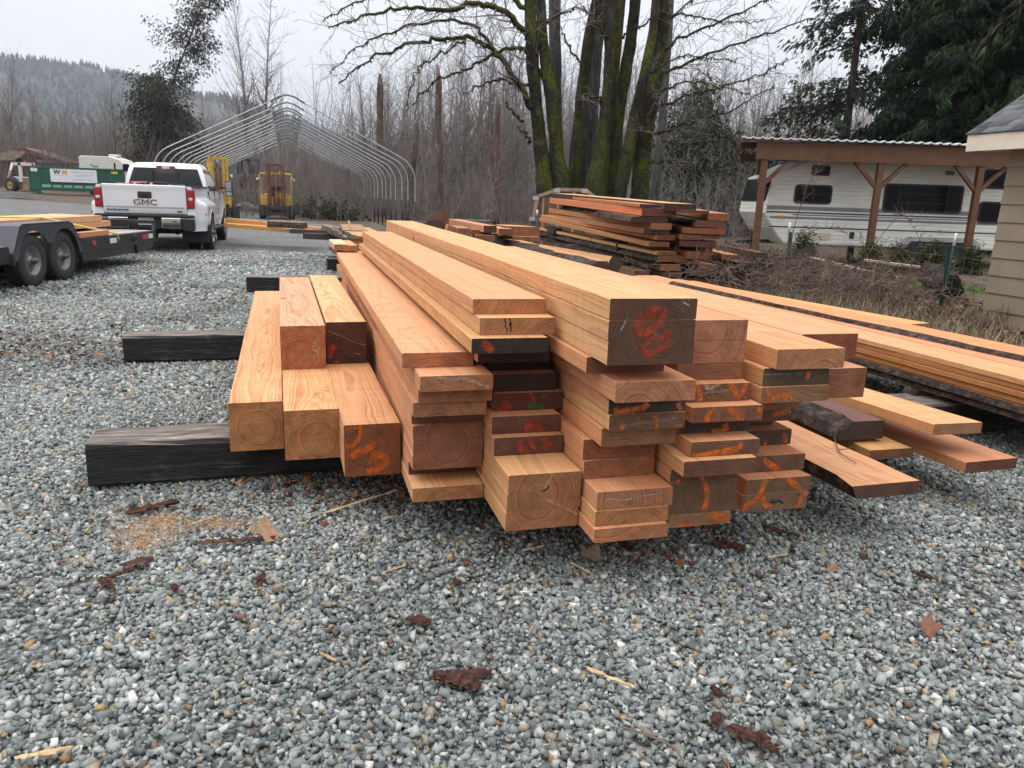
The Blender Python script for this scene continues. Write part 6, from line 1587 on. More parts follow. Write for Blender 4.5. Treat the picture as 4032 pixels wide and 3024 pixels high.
# ------------------------------------------------------------------ trees
def tubes_np(segs, sides):
    """segs (n,8): start, end, two radii -> open tubes"""
    S = np.asarray(segs, float)
    if len(S) == 0: return np.zeros((0, 3)), np.zeros((0, 4), int)
    p0, p1, r0, r1 = S[:, 0:3], S[:, 3:6], S[:, 6], S[:, 7]
    d = p1 - p0; L = np.linalg.norm(d, axis=1); L[L < 1e-9] = 1e-9; d = d / L[:, None]
    h = np.where(np.abs(d[:, 2:3]) < 0.9, np.array([[0, 0, 1.0]]), np.array([[1.0, 0, 0]]))
    a = np.cross(d, h); a /= np.linalg.norm(a, axis=1)[:, None]; b = np.cross(d, a)
    an = np.arange(sides) * 2 * math.pi / sides
    ring = a[:, None, :] * np.cos(an)[None, :, None] + b[:, None, :] * np.sin(an)[None, :, None]
    V = np.concatenate([p0[:, None] + ring * r0[:, None, None], p1[:, None] + ring * r1[:, None, None]], 1).reshape(-1, 3)
    k = np.arange(sides); q = np.stack([k, (k + 1) % sides, sides + (k + 1) % sides, sides + k], 1)
    F_ = (q[None] + (np.arange(len(S)) * 2 * sides)[:, None, None]).reshape(-1, 4)
    return V, F_

def seg_mesh(name, segs, mat, thick=0.05):
    S = np.asarray(segs, float)
    if len(S) == 0: S = np.zeros((0, 8))
    big = S[:, 6] > thick
    V1, F1 = tubes_np(S[big], 7); V2, F2 = tubes_np(S[~big], 3)
    V = np.concatenate([V1, V2]); F_ = np.concatenate([F1, F2 + len(V1)])
    return np_mesh(name, V, F_, mat, smooth=True)

def grow(q, p, d, L, r, lev, out, spec):
    """one branch and, recursively, what grows from it; spec[lev] = (step, wander, lift, children per metre, first child at, child length, child angle, tip radius share)"""
    step, wan, lift, dens, first, cl, ca, tip = spec[lev]
    n = max(2, int(L / step)); s = L / n
    for i in range(n):
        f0, f1 = i / n, (i + 1) / n
        d = d + Vector((q.gauss(0, wan), q.gauss(0, wan), q.gauss(0, wan) + lift * s)); d.normalize()
        p1 = p + d * s
        ra, rb = r * (1 - f0 * (1 - tip)), r * (1 - f1 * (1 - tip))
        out.append((*p, *p1, ra, rb))
        if lev + 1 < len(spec) and f1 > first:
            k = dens * s; k = int(k) + (1 if q.random() < k - int(k) else 0)
            for _ in range(k):
                t = d.orthogonal().normalized(); t.rotate(Matrix.Rotation(q.uniform(0, 6.283), 3, d))
                a = R(ca * q.uniform(.7, 1.3))
                nd = (d * math.cos(a) + t * math.sin(a)).normalized()
                l2 = L * cl * q.uniform(.5, 1.2) * (1.25 - f1 * .8)
                grow(q, p.lerp(p1, q.random()), nd, max(l2, .15), max(rb * q.uniform(.35, .55), .006), lev + 1, out, spec)
        p = p1

GREYB_ = mat_bark('grey_alder_bark', (0.085, 0.077, 0.071), (0.165, 0.152, 0.142), (0.30, 0.28, 0.262), 5.0, .4, .5, .02)
TWIG = mat_bark('brown_grey_twigs', (0.108, 0.090, 0.080), (0.18, 0.153, 0.138), (0.25, 0.22, 0.20), 2.0, .5, .2, .01)
TWIGL = mat_bark('pale_grey_twigs', (0.155, 0.137, 0.126), (0.225, 0.205, 0.19), (0.30, 0.28, 0.26), 2.0, .5, .2, .01)

def bare_proto(seed, H, r, spec, limbs_from=.3, name='bare_tree', lean=0.05, twig=None, forks=0):
    q = random.Random(seed); trunk, crown = [], []
    p, d = Vector((0, 0, -.2)), Vector((q.uniform(-lean, lean), q.uniform(-lean, lean), 1)).normalized()
    n = 16; s = H / n
    for i in range(n):
        d = (d + Vector((q.gauss(0, .035), q.gauss(0, .035), 0.05))).normalized()
        p1 = p + d * s; f = (i + 1) / n
        ra, rb = r * (1 - .93 * i / n), r * (1 - .93 * f)
        if i == 0: ra *= 1.35
        trunk.append((*p, *p1, ra, rb))
        if f > limbs_from:
            for _ in range(spec['limbs'] if isinstance(spec['limbs'], int) else 3):
                az = q.uniform(0, 6.283); el = R(q.uniform(*spec['el']))
                nd = Vector((math.cos(az) * math.cos(el), math.sin(az) * math.cos(el), math.sin(el)))
                L = H * q.uniform(*spec['len']) * (1.15 - f * .75)
                grow(q, p.lerp(p1, q.random()), nd, L, max(rb * .45, .012), 0, crown, spec['lv'])
        p = p1
    t = empty(name)
    link('trunk', seg_mesh('trunk', trunk, GREYB_), t)
    link('crown', seg_mesh('crown', crown, twig or TWIG), t)
    return t
ALD = {'limbs': 5, 'el': (20, 60), 'len': (.15, .30), 'lv': [(.5, .10, .10, 3.0, .10, .45, 42, .3), (.35, .12, .10, 3.4, .1, .5, 42, .4), (.25, .14, .05, 0, 1, 0, 0, .5)]}
COT = {'limbs': 5, 'el': (35, 70), 'len': (.20, .36), 'lv': [(.5, .09, .12, 2.6, .12, .42, 38, .3), (.35, .12, .10, 3.4, .1, .46, 40, .4), (.22, .14, .05, 0, 1, 0, 0, .5)]}
BROAD = {'limbs': 5, 'el': (25, 65), 'len': (.22, .42), 'lv': [(.5, .13, .10, 1.9, .2, .42, 45, .3), (.35, .15, .08, 2.8, .1, .45, 45, .4), (.25, .16, .03, 0, 1, 0, 0, .5)]}
protos = [bare_proto(1, 13.5, .15, ALD, .25), bare_proto(2, 12.0, .13, ALD, .3, lean=.1), bare_proto(3, 14.5, .14, COT, .3), bare_proto(4, 11.0, .12, COT, .25, lean=.12), bare_proto(5, 9.5, .12, BROAD, .2), bare_proto(6, 12.5, .10, ALD, .45), bare_proto(7, 13.0, .12, ALD, .2, twig=TWIGL)]
used = [False] * len(protos)
def place_tree(k, x, y, s=1.0, rz=0.0, label='', group=None, lean=(0, 0), cat='tree', name=None, zs=None):
    o = protos[k] if not used[k] else copy_tree(protos[k])
    used[k] = True
    o.location = (x, y, float(hgt(x, y)) - .05); o.rotation_euler = (lean[0], lean[1], rz); o.scale = (s, s, zs or s)
    tag(o, label, cat, group)
    return o
tq = random.Random(21)
def px_tree(k, px_, top_y, Y, label, group=None, rz=None, lean=(0, 0)):
    """a bare tree whose stem stands at photo column px_ and whose top reaches photo row top_y"""
    H0 = [13.5, 12.0, 14.5, 11.0, 9.5, 12.5, 13.0][k]
    P = atY(px_, 760, Y); zt = atY(px_, top_y, Y).z
    g = float(hgt(P.x, Y)); s = (zt - g) / H0
    return place_tree(k, P.x, Y, s, tq.uniform(0, 6.28) if rz is None else rz, label, group, lean)
WG = 'bare trees in the wood behind the lumber'
# the wood behind the hoop frame and the lumber: rows of thin bare stems
rows_ = [(1370, 420), (1420, 330), (1465, 350), (1510, 250), (1545, 300), (1590, 210), (1640, 260), (1690, 180), (1740, 250), (1780, 190), (1830, 230), (1880, 150), (1920, 220), (1965, 160), (2010, 240),
         (2060, 180), (2110, 240), (2160, 170), (2215, 230), (2260, 190), (2320, 240), (2370, 180), (2430, 230), (2490, 190), (2550, 240), (2610, 210), (2660, 260), (2710, 230), (2760, 290), (2810, 260), (2860, 300), (2920, 270), (2980, 310), (3040, 270), (3100, 300), (3160, 250), (3220, 290), (3290, 240), (3370, 270)]
for i, (x, ty) in enumerate(rows_):
    for j, (Y, dy) in enumerate(((50, 30), (60, 0), (74, -10))):
        k = tq.choice([0, 1, 2, 3, 5, 6, 6, 0, 2])
        side = 'left' if x < 1900 else ('middle' if x < 2600 else 'right')
        px_tree(k, x + tq.uniform(-24, 24) + j * 15, ty + tq.uniform(-60, 70) + dy, Y + tq.uniform(-4, 4), 'thin bare %s tree among many in the wood behind the lumber' % ('pale stemmed' if k == 6 else 'grey'), WG + (' with pale stems' if k == 6 else ''))
LG = 'bare trees along the far left edge of the yard'
for i, (x, ty, Y, k) in enumerate([(-60, 250, 90, 0), (-10, 330, 88, 4), (40, 380, 86, 1), (60, 210, 96, 2), (95, 360, 90, 4), (140, 390, 84, 1), (165, 330, 95, 3), (205, 420, 86, 4), (260, 400, 90, 1), (300, 420, 82, 4), (345, 400, 95, 0), (395, 430, 84, 4), (430, 380, 92, 3),
                                (480, 430, 88, 1), (530, 440, 92, 4), (585, 420, 96, 3), (640, 450, 90, 4), (690, 420, 94, 1), (745, 450, 88, 4), (800, 470, 92, 3), (850, 430, 86, 1), (900, 480, 92, 4), (950, 460, 88, 3), (1010, 500, 90, 1), (1070, 470, 86, 4), (1130, 520, 92, 3), (1190, 500, 86, 4), (1250, 520, 82, 1), (1310, 480, 78, 4), (1345, 430, 72, 3)]):
    px_tree(k, x, ty, Y, 'small bare brown tree in the thicket along the far left of the yard', LG)
px_tree(2, 985, -30, 62, 'tall slender bare tree behind the hoop frame, left of a pair', None, 1.0)
px_tree(0, 1042, -60, 60, 'tall slender bare tree behind the hoop frame, right of a pair', None, 2.0)
px_tree(4, 455, 290, 74, 'broad dark bare tree with upswept limbs left of the leaning cedar', None, 0.4)
px_tree(6, 1905, 560, 36, 'short white stemmed sapling leaning before the wood', None, 0.4, (0, .2))
# broken grey snags
def snag(px_, y0, y1, w_, Y, label, lean=0):
    A, B = atY(px_, y1, Y), atY(px_ + lean, y0, Y)
    k = Y / 3028
    q = random.Random(int(px_)); out = []
    b0 = Vector((A.x, Y, float(hgt(A.x, Y)) - .1)); n = 10
    P = [b0.lerp(Vector((B.x, Y, B.z)), i / n) + Vector((q.uniform(-.05, .05), q.uniform(-.05, .05), 0)) for i in range(n + 1)]
    t = empty('dead_snag', b0, 0, label, 'dead tree')
    MB().tube([p - b0 for p in P], [w_ * k / 2 * (1.15 - .45 * i / n) * q.uniform(.85, 1.15) for i in range(n)] + [w_ * k * .12], 8).build('trunk', mat_snag, t)
    for i in range(4, n, 2):
        a = q.uniform(0, 6.28); grow(q, P[i] - b0, Vector((math.cos(a), math.sin(a), .5)).normalized(), 0.9, .03, 0, out, [(.3, .15, .1, 1.5, .2, .5, 40, .3), (.3, .15, .05, 0, 1, 0, 0, .5)])
    link('crown', seg_mesh('crown', out, TWIG), t)
mat_snag = mat_bark('broken_brown_snag', (0.035, 0.025, 0.02), (0.10, 0.07, 0.055), (0.2, 0.15, 0.12), 6.0, .25, .8, .04)
snag(1735, 255, 800, 28, 42, 'tall broken brown snag standing left of the mossy trees', -10)
snag(1500, 290, 800, 34, 52, 'broken topped grey snag at the left end of the wood', -5)
snag(1955, 380, 800, 26, 44, 'straight pale grey dead stem near the mossy trees', 5)
snag(1600, 480, 800, 30, 46, 'short leaning grey stem behind the hoop frame posts', 40)

# thin stems and twigs of the thickets: nobody could count them
def thicket(name, n, xr, yr, hr, seed, mat, slope=None):
    q = np.random.default_rng(seed); r_ = random.Random(seed); out = []
    for i in range(n):
        x, y = q.uniform(*xr), q.uniform(*yr)
        if slope: y = y + slope * (x - xr[0])
        h = q.uniform(*hr); z = float(hgt(x, y))
        grow(r_, Vector((x, y, z)), Vector((r_.gauss(0, .16), r_.gauss(0, .16), 1)).normalized(), h, .006 + .0045 * h, 0, out, [(h / 7, .09, .03, 16.0 / h, .12, .34, 38, .2), (h / 12, .13, .03, 14.0 / h, .15, .45, 40, .35), (h / 20, .14, .02, 0, 1, 0, 0, .5)])
    return link(name, seg_mesh(name, out, mat, .08), kind='stuff')
thicket('undergrowth', 1500, (-16, 26), (40, 60), (1.0, 5.0), 5, TWIG)
thicket('undergrowth', 800, (2, 32), (33, 44), (1.0, 3.6), 15, TWIGL)
thicket('undergrowth', 2000, (-95, -14), (72, 90), (2.0, 7.5), 6, TWIG)
thicket('bare_woods', 1100, (-26, 70), (78, 112), (8, 17), 7, TWIGL)
thicket('bare_woods', 900, (-130, -24), (92, 125), (6, 13), 8, TWIG)

# ------------------------------------------------------------------ mossy maples
def mat_mossy():
    t = NT('mossy_bark'); v = t.coord()
    s1 = t.noise(t.vmul(v, (1, 1, .3)), 9.0, 6.0, .7, .5)
    bark = t.ramp(s1, [(.3, (0.012, 0.010, 0.008)), (.55, (0.035, 0.029, 0.024)), (.75, (0.10, 0.09, 0.08))])
    m = t.noise(t.vmul(v, (1, 1, .55)), 1.7, 6.0, .7)
    ge = t.n('ShaderNodeNewGeometry'); sx = t.n('ShaderNodeSeparateXYZ'); t.l(ge.outputs['Normal'], sx.inputs[0])
    m = t.math('ADD', m, t.math('ADD', t.math('MULTIPLY', sx.outputs[2], .18), t.math('MULTIPLY', sx.outputs[0], .05)))
    g = t.ramp(t.noise(v, 14.0, 4.0, .7), [(.3, (0.022, 0.026, 0.004)), (.52, (0.062, 0.074, 0.009)), (.75, (0.165, 0.18, 0.028))])
    c = t.mix(t.ramp(m, [(.46, 0.0), (.60, 1.0)]), bark, g)
    li = t.noise(v, 16.0, 3.0, .6)
    c = t.mix(t.ramp(li, [(.69, 0.0), (.74, .8)]), c, (0.34, 0.35, 0.33))
    t.base(c); t.rough(.95); t.b.inputs['Specular IOR Level'].default_value = .15
    t.bump(t.math('ADD', s1, t.noise(v, 24.0, 4.0)), 1.0, .05)
    return t.mat
MOSSY = mat_mossy()
GREYT = mat_bark('grey_furrowed_bark', (0.030, 0.027, 0.026), (0.068, 0.062, 0.060), (0.135, 0.125, 0.12), 12.0, .22, .8, .04)
MOSS = mat_tone('moss_tufts', .95, .1, 0, 30, .3, 8)
LIMB = mat_mossy(); LIMB.name = 'mossy_limb'
def spline(P, n):
    out_ = []
    for i in range(len(P) - 1):
        p0, p1, p2, p3 = P[max(0, i - 1)], P[i], P[i + 1], P[min(len(P) - 1, i + 2)]
        for s in range(n):
            u = s / n
            out_.append(0.5 * ((2 * p1) + (p2 - p0) * u + (2 * p0 - 5 * p1 + 4 * p2 - p3) * u ** 2 + (3 * p1 - p0 - 3 * p2 + p3) * u ** 3))
    return out_ + [P[-1]]
def stem_tube(m, pts, rad, q, n=14, lump=.10):
    """a lumpy living stem"""
    ph = [q.uniform(0, 6.28) for _ in range(4)]
    rings = []
    a = None
    for i, p in enumerate(pts):
        t = (pts[min(i + 1, len(pts) - 1)] - pts[max(i - 1, 0)]).normalized()
        a = t.orthogonal().normalized() if a is None else (a - t * a.dot(t)).normalized()
        b = t.cross(a)
        rg = []
        for k in range(n):
            th = 2 * math.pi * k / n
            rr = rad[i] * (1 + lump * math.sin(3 * th + ph[0] + i * .13) + lump * .8 * math.sin(5 * th + ph[1] - i * .21) + lump * .5 * math.sin(i * .9 + ph[2] + th) + q.gauss(0, .03))
            rg.append(p + (a * math.cos(th) + b * math.sin(th)) * rr)
        rings.append(rg)
    V = [p for r_ in rings for p in r_]
    F_ = [(i * n + k, i * n + (k + 1) % n, (i + 1) * n + (k + 1) % n, (i + 1) * n + k) for i in range(len(pts) - 1) for k in range(n)]
    m.add(V, F_, 0, True)
TWSPEC = [(.30, .16, .05, 2.6, .05, .45, 50, .3), (.22, .20, .02, 3.0, .1, .42, 50, .4), (.16, .2, .0, 0, 1, 0, 0, .5)]
TW2 = [(.30, .14, .10, 3.4, .05, .5, 45, .3), (.2, .17, .08, 3.4, .1, .45, 45, .4), (.14, .2, .0, 0, 1, 0, 0, .5)]
def maple(label, Y, stems, limbs=(), mat=None, name='mossy_tree', seed=1, tufts=1.0, group='trees in the clump behind the rough stack'):
    q = random.Random(seed); k = Y / 3028.0
    x0, y0 = stems[0][0][0], stems[0][0][1]
    b = atY(x0, y0, Y); b.z = float(hgt(b.x, Y))
    t = empty(name, b, 0, label, 'tree', group)
    for st in stems:
        m = MB()
        P, rd = [], []
        bot = atY(st[0][0] + (st[0][0] - st[1][0]) * .3, st[0][1], Y); bot.z = b.z - .15
        P.append(bot - b); rd.append(st[0][2] * k / 2 * 1.25)
        for (x, y, w_) in st: P.append(atY(x, y, Y + q.uniform(-.15, .15)) - b); rd.append(w_ * k / 2 * (.9 if y > 650 else .8))
        pts = spline(P, 9); rads = []
        for i in range(len(pts)):
            f = i / 9; j = min(int(f), len(rd) - 2); u = min(1, f - j); rads.append(rd[j] + (rd[j + 1] - rd[j]) * u)
        stem_tube(m, pts, rads, q)
        m.build('trunk', mat or MOSSY, t)
    tw, tuf = [], []
    for (path, r0, dy, tws) in limbs:
        n_ = len(path)
        P = [atY(x, y, Y + dy * i / (n_ - 1)) - b for i, (x, y) in enumerate(path)]
        pts = spline(P, 7)
        pts = [p + Vector((q.gauss(0, .035), q.gauss(0, .035), q.gauss(0, .035))) for p in pts]
        rads = [max(.011, r0 * .78 * (1 - .84 * i / (len(pts) - 1))) for i in range(len(pts))]
        m = MB(); stem_tube(m, pts, rads, q, 8, .12); m.build('limb', LIMB, t)
        for i in range(2, len(pts)):
            d = (pts[i] - pts[i - 1]); L = d.length; d.normalize()
            for _ in range(int(L * 4.6 * tws) + (1 if q.random() < (L * 4.6 * tws) % 1 else 0)):
                s = d.orthogonal().normalized(); s.rotate(Matrix.Rotation(q.uniform(0, 6.28), 3, d))
                nd = (d * .65 + s * .8 + Vector((0, 0, .1))).normalized()
                grow(q, pts[i - 1].lerp(pts[i], q.random()), nd, q.uniform(.5, 1.9) * (1.1 - .5 * i / len(pts)), max(.010, rads[i] * .35), 0, tw, TWSPEC if q.random() < .5 else TW2)
            if tufts > 0:
                for _ in range(int(L * 42 * tufts)):
                    tuf.append((pts[i - 1].lerp(pts[i], q.random()), rads[i], q.random()))
    if tw: link('crown', seg_mesh('crown', tw, TWIG, .06), t)
    if tuf:
        V, C = [], []
        for p, r_, c in tuf:
            a = q.uniform(0, 6.28); o_ = Vector((math.cos(a), math.sin(a), q.uniform(-.9, .5))) * r_
            l = q.uniform(.03, .10) * (1.6 if c < .15 else 1); w_ = l * .55
            e = p + o_; dd = Vector((q.gauss(0, .4), q.gauss(0, .4), -1)).normalized() * l; s = Vector((q.gauss(0, 1), q.gauss(0, 1), q.gauss(0, .4))).normalized() * w_ * .5
            V += [e - s, e + s, e + dd]
            g = q.uniform(.6, 1.3)
            C += [((.050 if c < .7 else .095) * g, (.047 if c < .7 else .105) * g, (.013 if c < .7 else .02) * g)] * 3
        link('moss', np_mesh('moss', np.array(V), np.arange(len(V)).reshape(-1, 3), MOSS, colors=np.array(C)), t)
    return t
maple('left mossy maple with twin trunks and long limbs arching over the yard', 25.0,
      [[(2150, 800, 78), (2132, 600, 64), (2110, 400, 58), (2095, 200, 54), (2085, 0, 50), (2078, -160, 44)], [(2215, 800, 88), (2192, 600, 68), (2172, 400, 62), (2142, 200, 50), (2130, 0, 42), (2128, -150, 34)]],
      [([(2092, 420), (2030, 310), (1950, 205), (1840, 152), (1700, 155), (1560, 190), (1450, 240), (1330, 330)], .125, -2.2, 1.15),
       ([(2085, 160), (2005, 60), (1880, 12), (1750, 40), (1600, 30), (1450, 60), (1300, 105)], .13, -3.0, 1.1),
       ([(2105, 245), (2050, 192), (1965, 200), (1880, 250), (1800, 290), (1690, 335), (1620, 420)], .085, -1.5, 1.1),
       ([(2078, 335), (1960, 315), (1880, 340), (1830, 372)], .06, -.8, .9),
       ([(2080, 40), (1960, -45), (1800, -70), (1600, -40), (1420, 0), (1270, 80)], .10, 1.5, 1.1),
       ([(1950, 205), (1860, 100), (1700, 85), (1520, 130), (1390, 200), (1300, 290)], .07, 2.0, 1.1),
       ([(1840, 152), (1740, 210), (1660, 260), (1620, 330), (1600, 440)], .045, -.8, .8),
       ([(2060, 480), (2020, 440), (1990, 395)], .06, -.3, .3),
       ([(2090, 560), (2070, 530), (2040, 500)], .05, -.3, .3),
       ([(2150, 330), (2120, 270), (2100, 180), (2120, 60)], .07, -.4, .6),
       ([(2130, 110), (2200, 60), (2290, 40), (2380, 90)], .045, -.6, 1.0)], seed=1)
maple('straight grey trunk rising just right of the twin mossy maple', 27.0, [[(2196, 800, 64), (2190, 500, 56), (2186, 200, 52), (2180, -150, 48)]], [], GREYT, 'grey_tree', 2)
maple('dark leaning trunk at the left of the middle group of mossy trees', 25.6, [[(2258, 800, 62), (2278, 500, 52), (2310, 200, 50), (2352, 0, 50), (2390, -160, 44)]], [([(2300, 260), (2240, 180), (2200, 90)], .05, -.5, 1.0)], None, 'mossy_tree', 3)
maple('thick grey furrowed trunk in the middle of the mossy clump', 26.6, [[(2302, 800, 100), (2316, 500, 84), (2336, 250, 70), (2366, 0, 62), (2385, -160, 55)]], [], GREYT, 'grey_tree', 4)
maple('bright green mossy trunk flaring at its base in the middle clump', 24.6, [[(2338, 800, 112), (2366, 600, 76), (2388, 420, 56), (2400, 220, 50), (2396, 0, 50), (2400, -160, 44)]],
      [([(2402, 470), (2360, 390), (2315, 372), (2280, 378)], .06, -.5, .5), ([(2396, 150), (2340, 70), (2300, 30)], .05, -.5, 1)], None, 'mossy_tree', 5, 1.6)
maple('dark upright mossy trunk with a fork, right of the bright green one', 25.2, [[(2428, 800, 70), (2422, 550, 62), (2414, 300, 60), (2440, 0, 58), (2455, -160, 50)], [(2432, 500, 50), (2456, 330, 54), (2484, 160, 52), (2504, 0, 48), (2520, -160, 42)]], [([(2450, 150), (2560, 80), (2650, 20)], .05, -.8, 1.0)], None, 'mossy_tree', 6)
maple('slender curved trunk leaning right at the foot of the mossy clump', 24.3, [[(2436, 800, 54), (2470, 620, 56), (2500, 450, 50), (2535, 300, 44), (2570, 120, 38), (2590, -100, 30)]], [([(2535, 300), (2640, 240), (2760, 225), (2900, 240)], .045, -1, 1.0)], None, 'mossy_tree', 7)
maple('rightmost mossy trunk with many long thin limbs reaching right', 25.0, [[(2518, 800, 80), (2532, 600, 76), (2562, 400, 76), (2598, 200, 62), (2612, 0, 54), (2620, -160, 46)]],
      [([(2545, 545), (2650, 505), (2760, 470), (2900, 420), (3050, 335)], .06, -2.5, 1.3), ([(2562, 430), (2700, 380), (2850, 335), (2990, 290), (3100, 230)], .055, -2, 1.3), ([(2590, 300), (2700, 250), (2900, 170), (3100, 110), (3260, 55)], .06, -2.5, 1.2),
       ([(2598, 200), (2750, 120), (2950, 30), (3100, -40)], .06, -1.5, 1.2), ([(2540, 640), (2640, 640), (2760, 665), (2860, 650)], .04, -1.5, 1.2), ([(2606, 100), (2700, 20), (2820, -70)], .06, 1, 1.2), ([(2570, 380), (2680, 330), (2800, 330), (2950, 370)], .04, -3, 1.2), ([(2610, 60), (2720, 60), (2870, 90), (3000, 80)], .04, -1.5, 1.2), ([(2550, 500), (2650, 560), (2760, 580)], .035, -1.5, 1.2)], None, 'mossy_tree', 8, .8)
maple('thin pale grey pole-like trunk at the right edge of the mossy clump', 30.0, [[(2572, 800, 44), (2606, 500, 38), (2640, 0, 32), (2655, -160, 28)]], [], GREYT, 'grey_tree', 9)

# ------------------------------------------------------------------ evergreens
NEED = mat_tone('needles', .8, .15, 0, 30, .35, 3)
CBARK = mat_bark('conifer_bark', (0.03, 0.024, 0.02), (0.075, 0.062, 0.052), (0.14, 0.12, 0.10), 8, .3, .7, .03)
def conifer(label, base, H, rw, seed, cols, name='conifer', dens=1.0, first=.06, droop=.25, spray=(.28, .55), shape=.9, lean=(0, 0), gaps=.0, cat='tree', group=None, per=26, trunk_r=None, hang=.5, rise=(-.1, .6), fuzz=.10):
    """a tapering trunk, drooping boughs and small drooping sprays set along them"""
    q = np.random.default_rng(seed); r_ = random.Random(seed)
    t = empty(name, base, 0, label, cat, group)
    tr_ = trunk_r or H * .014
    ax = lambda f: Vector((lean[0] * f ** 1.3 * H, lean[1] * f * H, f * H))
    m = MB(); m.tube([ax(i / 12) for i in range(13)], [tr_ * (1.25 if i == 0 else 1) * (1 - i / 12.6) for i in range(13)], 9); m.build('trunk', CBARK, t)
    segs, V, C = [], [], []
    nb = int(H * per * dens / 3)
    for i in range(nb):
        f = first + (1 - first) * r_.random() ** 1.15
        if gaps and math.sin(f * 40 + seed) + r_.uniform(-.7, .7) < -1 + 2 * gaps: continue
        az = r_.uniform(0, 6.283)
        L = rw * ((1 - f) ** shape + .04) * r_.uniform(.35, 1.2)
        p = ax(f); d = Vector((math.cos(az), math.sin(az), r_.uniform(*rise)))
        n = max(3, int(L / .35)); pts = [p]
        for k in range(n):
            d = d + Vector((0, 0, -droop * 1.6 / n)); d.normalize(); pts.append(pts[-1] + d * (L / n))
        for k in range(n): segs.append((*pts[k], *pts[k + 1], max(.012, .035 * L * .3 * (1 - k / n)), max(.008, .035 * L * .3 * (1 - (k + 1) / n))))
        ns = int(L * 26 * dens) + 3
        base_c = np.array(cols[r_.randrange(len(cols))]) * r_.uniform(.7, 1.3)
        for _ in range(ns):
            u = r_.random() ** .7 * n; k = min(int(u), n - 1); c = pts[k].lerp(pts[k + 1], u - k) + Vector((r_.gauss(0, fuzz), r_.gauss(0, fuzz), r_.gauss(-fuzz * .6, fuzz * 1.3)))
            dd = (pts[k + 1] - pts[k]).normalized(); sd = Vector((-dd.y, dd.x, 0)).normalized() * r_.choice((-1, 1))
            ln = r_.uniform(*spray); ww = ln * r_.uniform(.11, .24)
            g = (dd * r_.uniform(.2, .9) + sd * r_.uniform(.1, .9) + Vector((0, 0, -hang * r_.uniform(.2, 1.6)))).normalized()
            nn = g.cross(Vector((r_.gauss(0, 1), r_.gauss(0, 1), r_.gauss(0, 1)))).normalized()
            cc_ = base_c * r_.uniform(.75, 1.25)
            for off in (-.55, 0, .5):                          # three leaflets to a spray
                gg = (g + nn * off * .55).normalized(); l2 = ln * (1 - abs(off) * .4)
                e = c + gg * l2; mid = c + gg * l2 * .45
                s2 = gg.cross(Vector((r_.gauss(0, 1), r_.gauss(0, 1), r_.gauss(0, 1)))).normalized() * ww * .5
                V += [c, mid + s2, e, mid - s2]
                C += [cc_] * 4
    link('crown', np_mesh('crown', np.array([tuple(v) for v in V]), np.arange(len(V)).reshape(-1, 4), NEED, colors=np.array(C)), t)
    link('boughs', seg_mesh('boughs', segs, CBARK, .05), t)
    return t
CED = [(0.018, 0.036, 0.014), (0.012, 0.026, 0.012), (0.026, 0.046, 0.016), (0.016, 0.030, 0.016)]
FIR = [(0.042, 0.055, 0.032), (0.032, 0.046, 0.028), (0.052, 0.062, 0.036)]
def cbase(px_, Y):
    P = atY(px_, 760, Y); return Vector((P.x, Y, float(hgt(P.x, Y)) - .1))
conifer('slim feathery fir with open branches behind the shelter roof', cbase(3300, 34), 17.0, 3.6, 31, FIR, 'fir_tree', 1.0, .10, .30, (.16, .38), .6, gaps=.10, per=44, fuzz=.10, rise=(-.15, .4))
conifer('dense dark cedar behind the shelter, left of two', cbase(3640, 33), 17.0, 4.6, 32, CED, 'cedar_tree', 1.5, .04, .35, (.20, .46), .6, per=56, hang=.9, fuzz=.11, rise=(-.05, .4))
conifer('dense dark cedar behind the shed roof, right of two', cbase(3930, 31), 18.0, 5.2, 33, CED, 'cedar_tree', 1.5, .04, .35, (.20, .46), .55, per=56, hang=.9, fuzz=.11, rise=(-.05, .4))
conifer('smaller dark evergreen filling in between the two cedars', cbase(3800, 38), 17.0, 4.6, 37, CED, 'cedar_tree', 1.2, .04, .35, (.20, .46), .6, per=46, hang=.9, fuzz=.11, rise=(-.05, .4))
conifer('bushy low hanging green cedar right of the mossy trees', cbase(2730, 40), 7.4, 3.6, 34, [(0.050, 0.060, 0.036), (0.042, 0.052, 0.032), (0.06, 0.068, 0.04)], 'cedar_tree', 1.2, .04, .5, (.18, .36), .4, per=52, hang=1.1, fuzz=.3)
conifer('dim young evergreen in the gap left of the shelter', cbase(2870, 46), 5.6, 2.4, 35, FIR, 'fir_tree', 1.0, .05, .4, (.16, .34), .6, per=30)
conifer('young fir showing behind the left end of the shelter roof', cbase(3080, 40), 7.6, 3.0, 36, FIR, 'fir_tree', 1.0, .05, .35, (.16, .34), .6, per=30)
# leaning cedar by the hoop frame
conifer('dark bushy cedar behind the pickup, lower crown', cbase(640, 78), 11.4, 5.6, 41, [(0.058, 0.062, 0.036), (0.048, 0.054, 0.032), (0.072, 0.072, 0.04)], 'cedar_tree', 1.0, .05, .45, (.26, .5), .45, per=34, hang=1.0, fuzz=.3)
conifer('tall sparse cedar leaning right against the sky beyond the pickup', cbase(560, 74), 18.3, 3.6, 42, [(0.070, 0.072, 0.054), (0.056, 0.06, 0.046)], 'cedar_tree', .95, .34, .1, (.22, .42), .10, lean=(.42, 0), gaps=.12, per=26, hang=.8, trunk_r=.2, rise=(-.7, .9), fuzz=.30)
# the near spruce whose bough tips hang in at the top right
sp = conifer('spruce boughs hanging in at the upper right corner', Vector((8.35, 11.4, 0)), 9.0, 2.3, 43, [(0.030, 0.040, 0.018), (0.040, 0.050, 0.022), (0.022, 0.034, 0.016)], 'spruce_tree', 1.6, .47, .8, (.10, .24), .3, per=22, hang=.9)

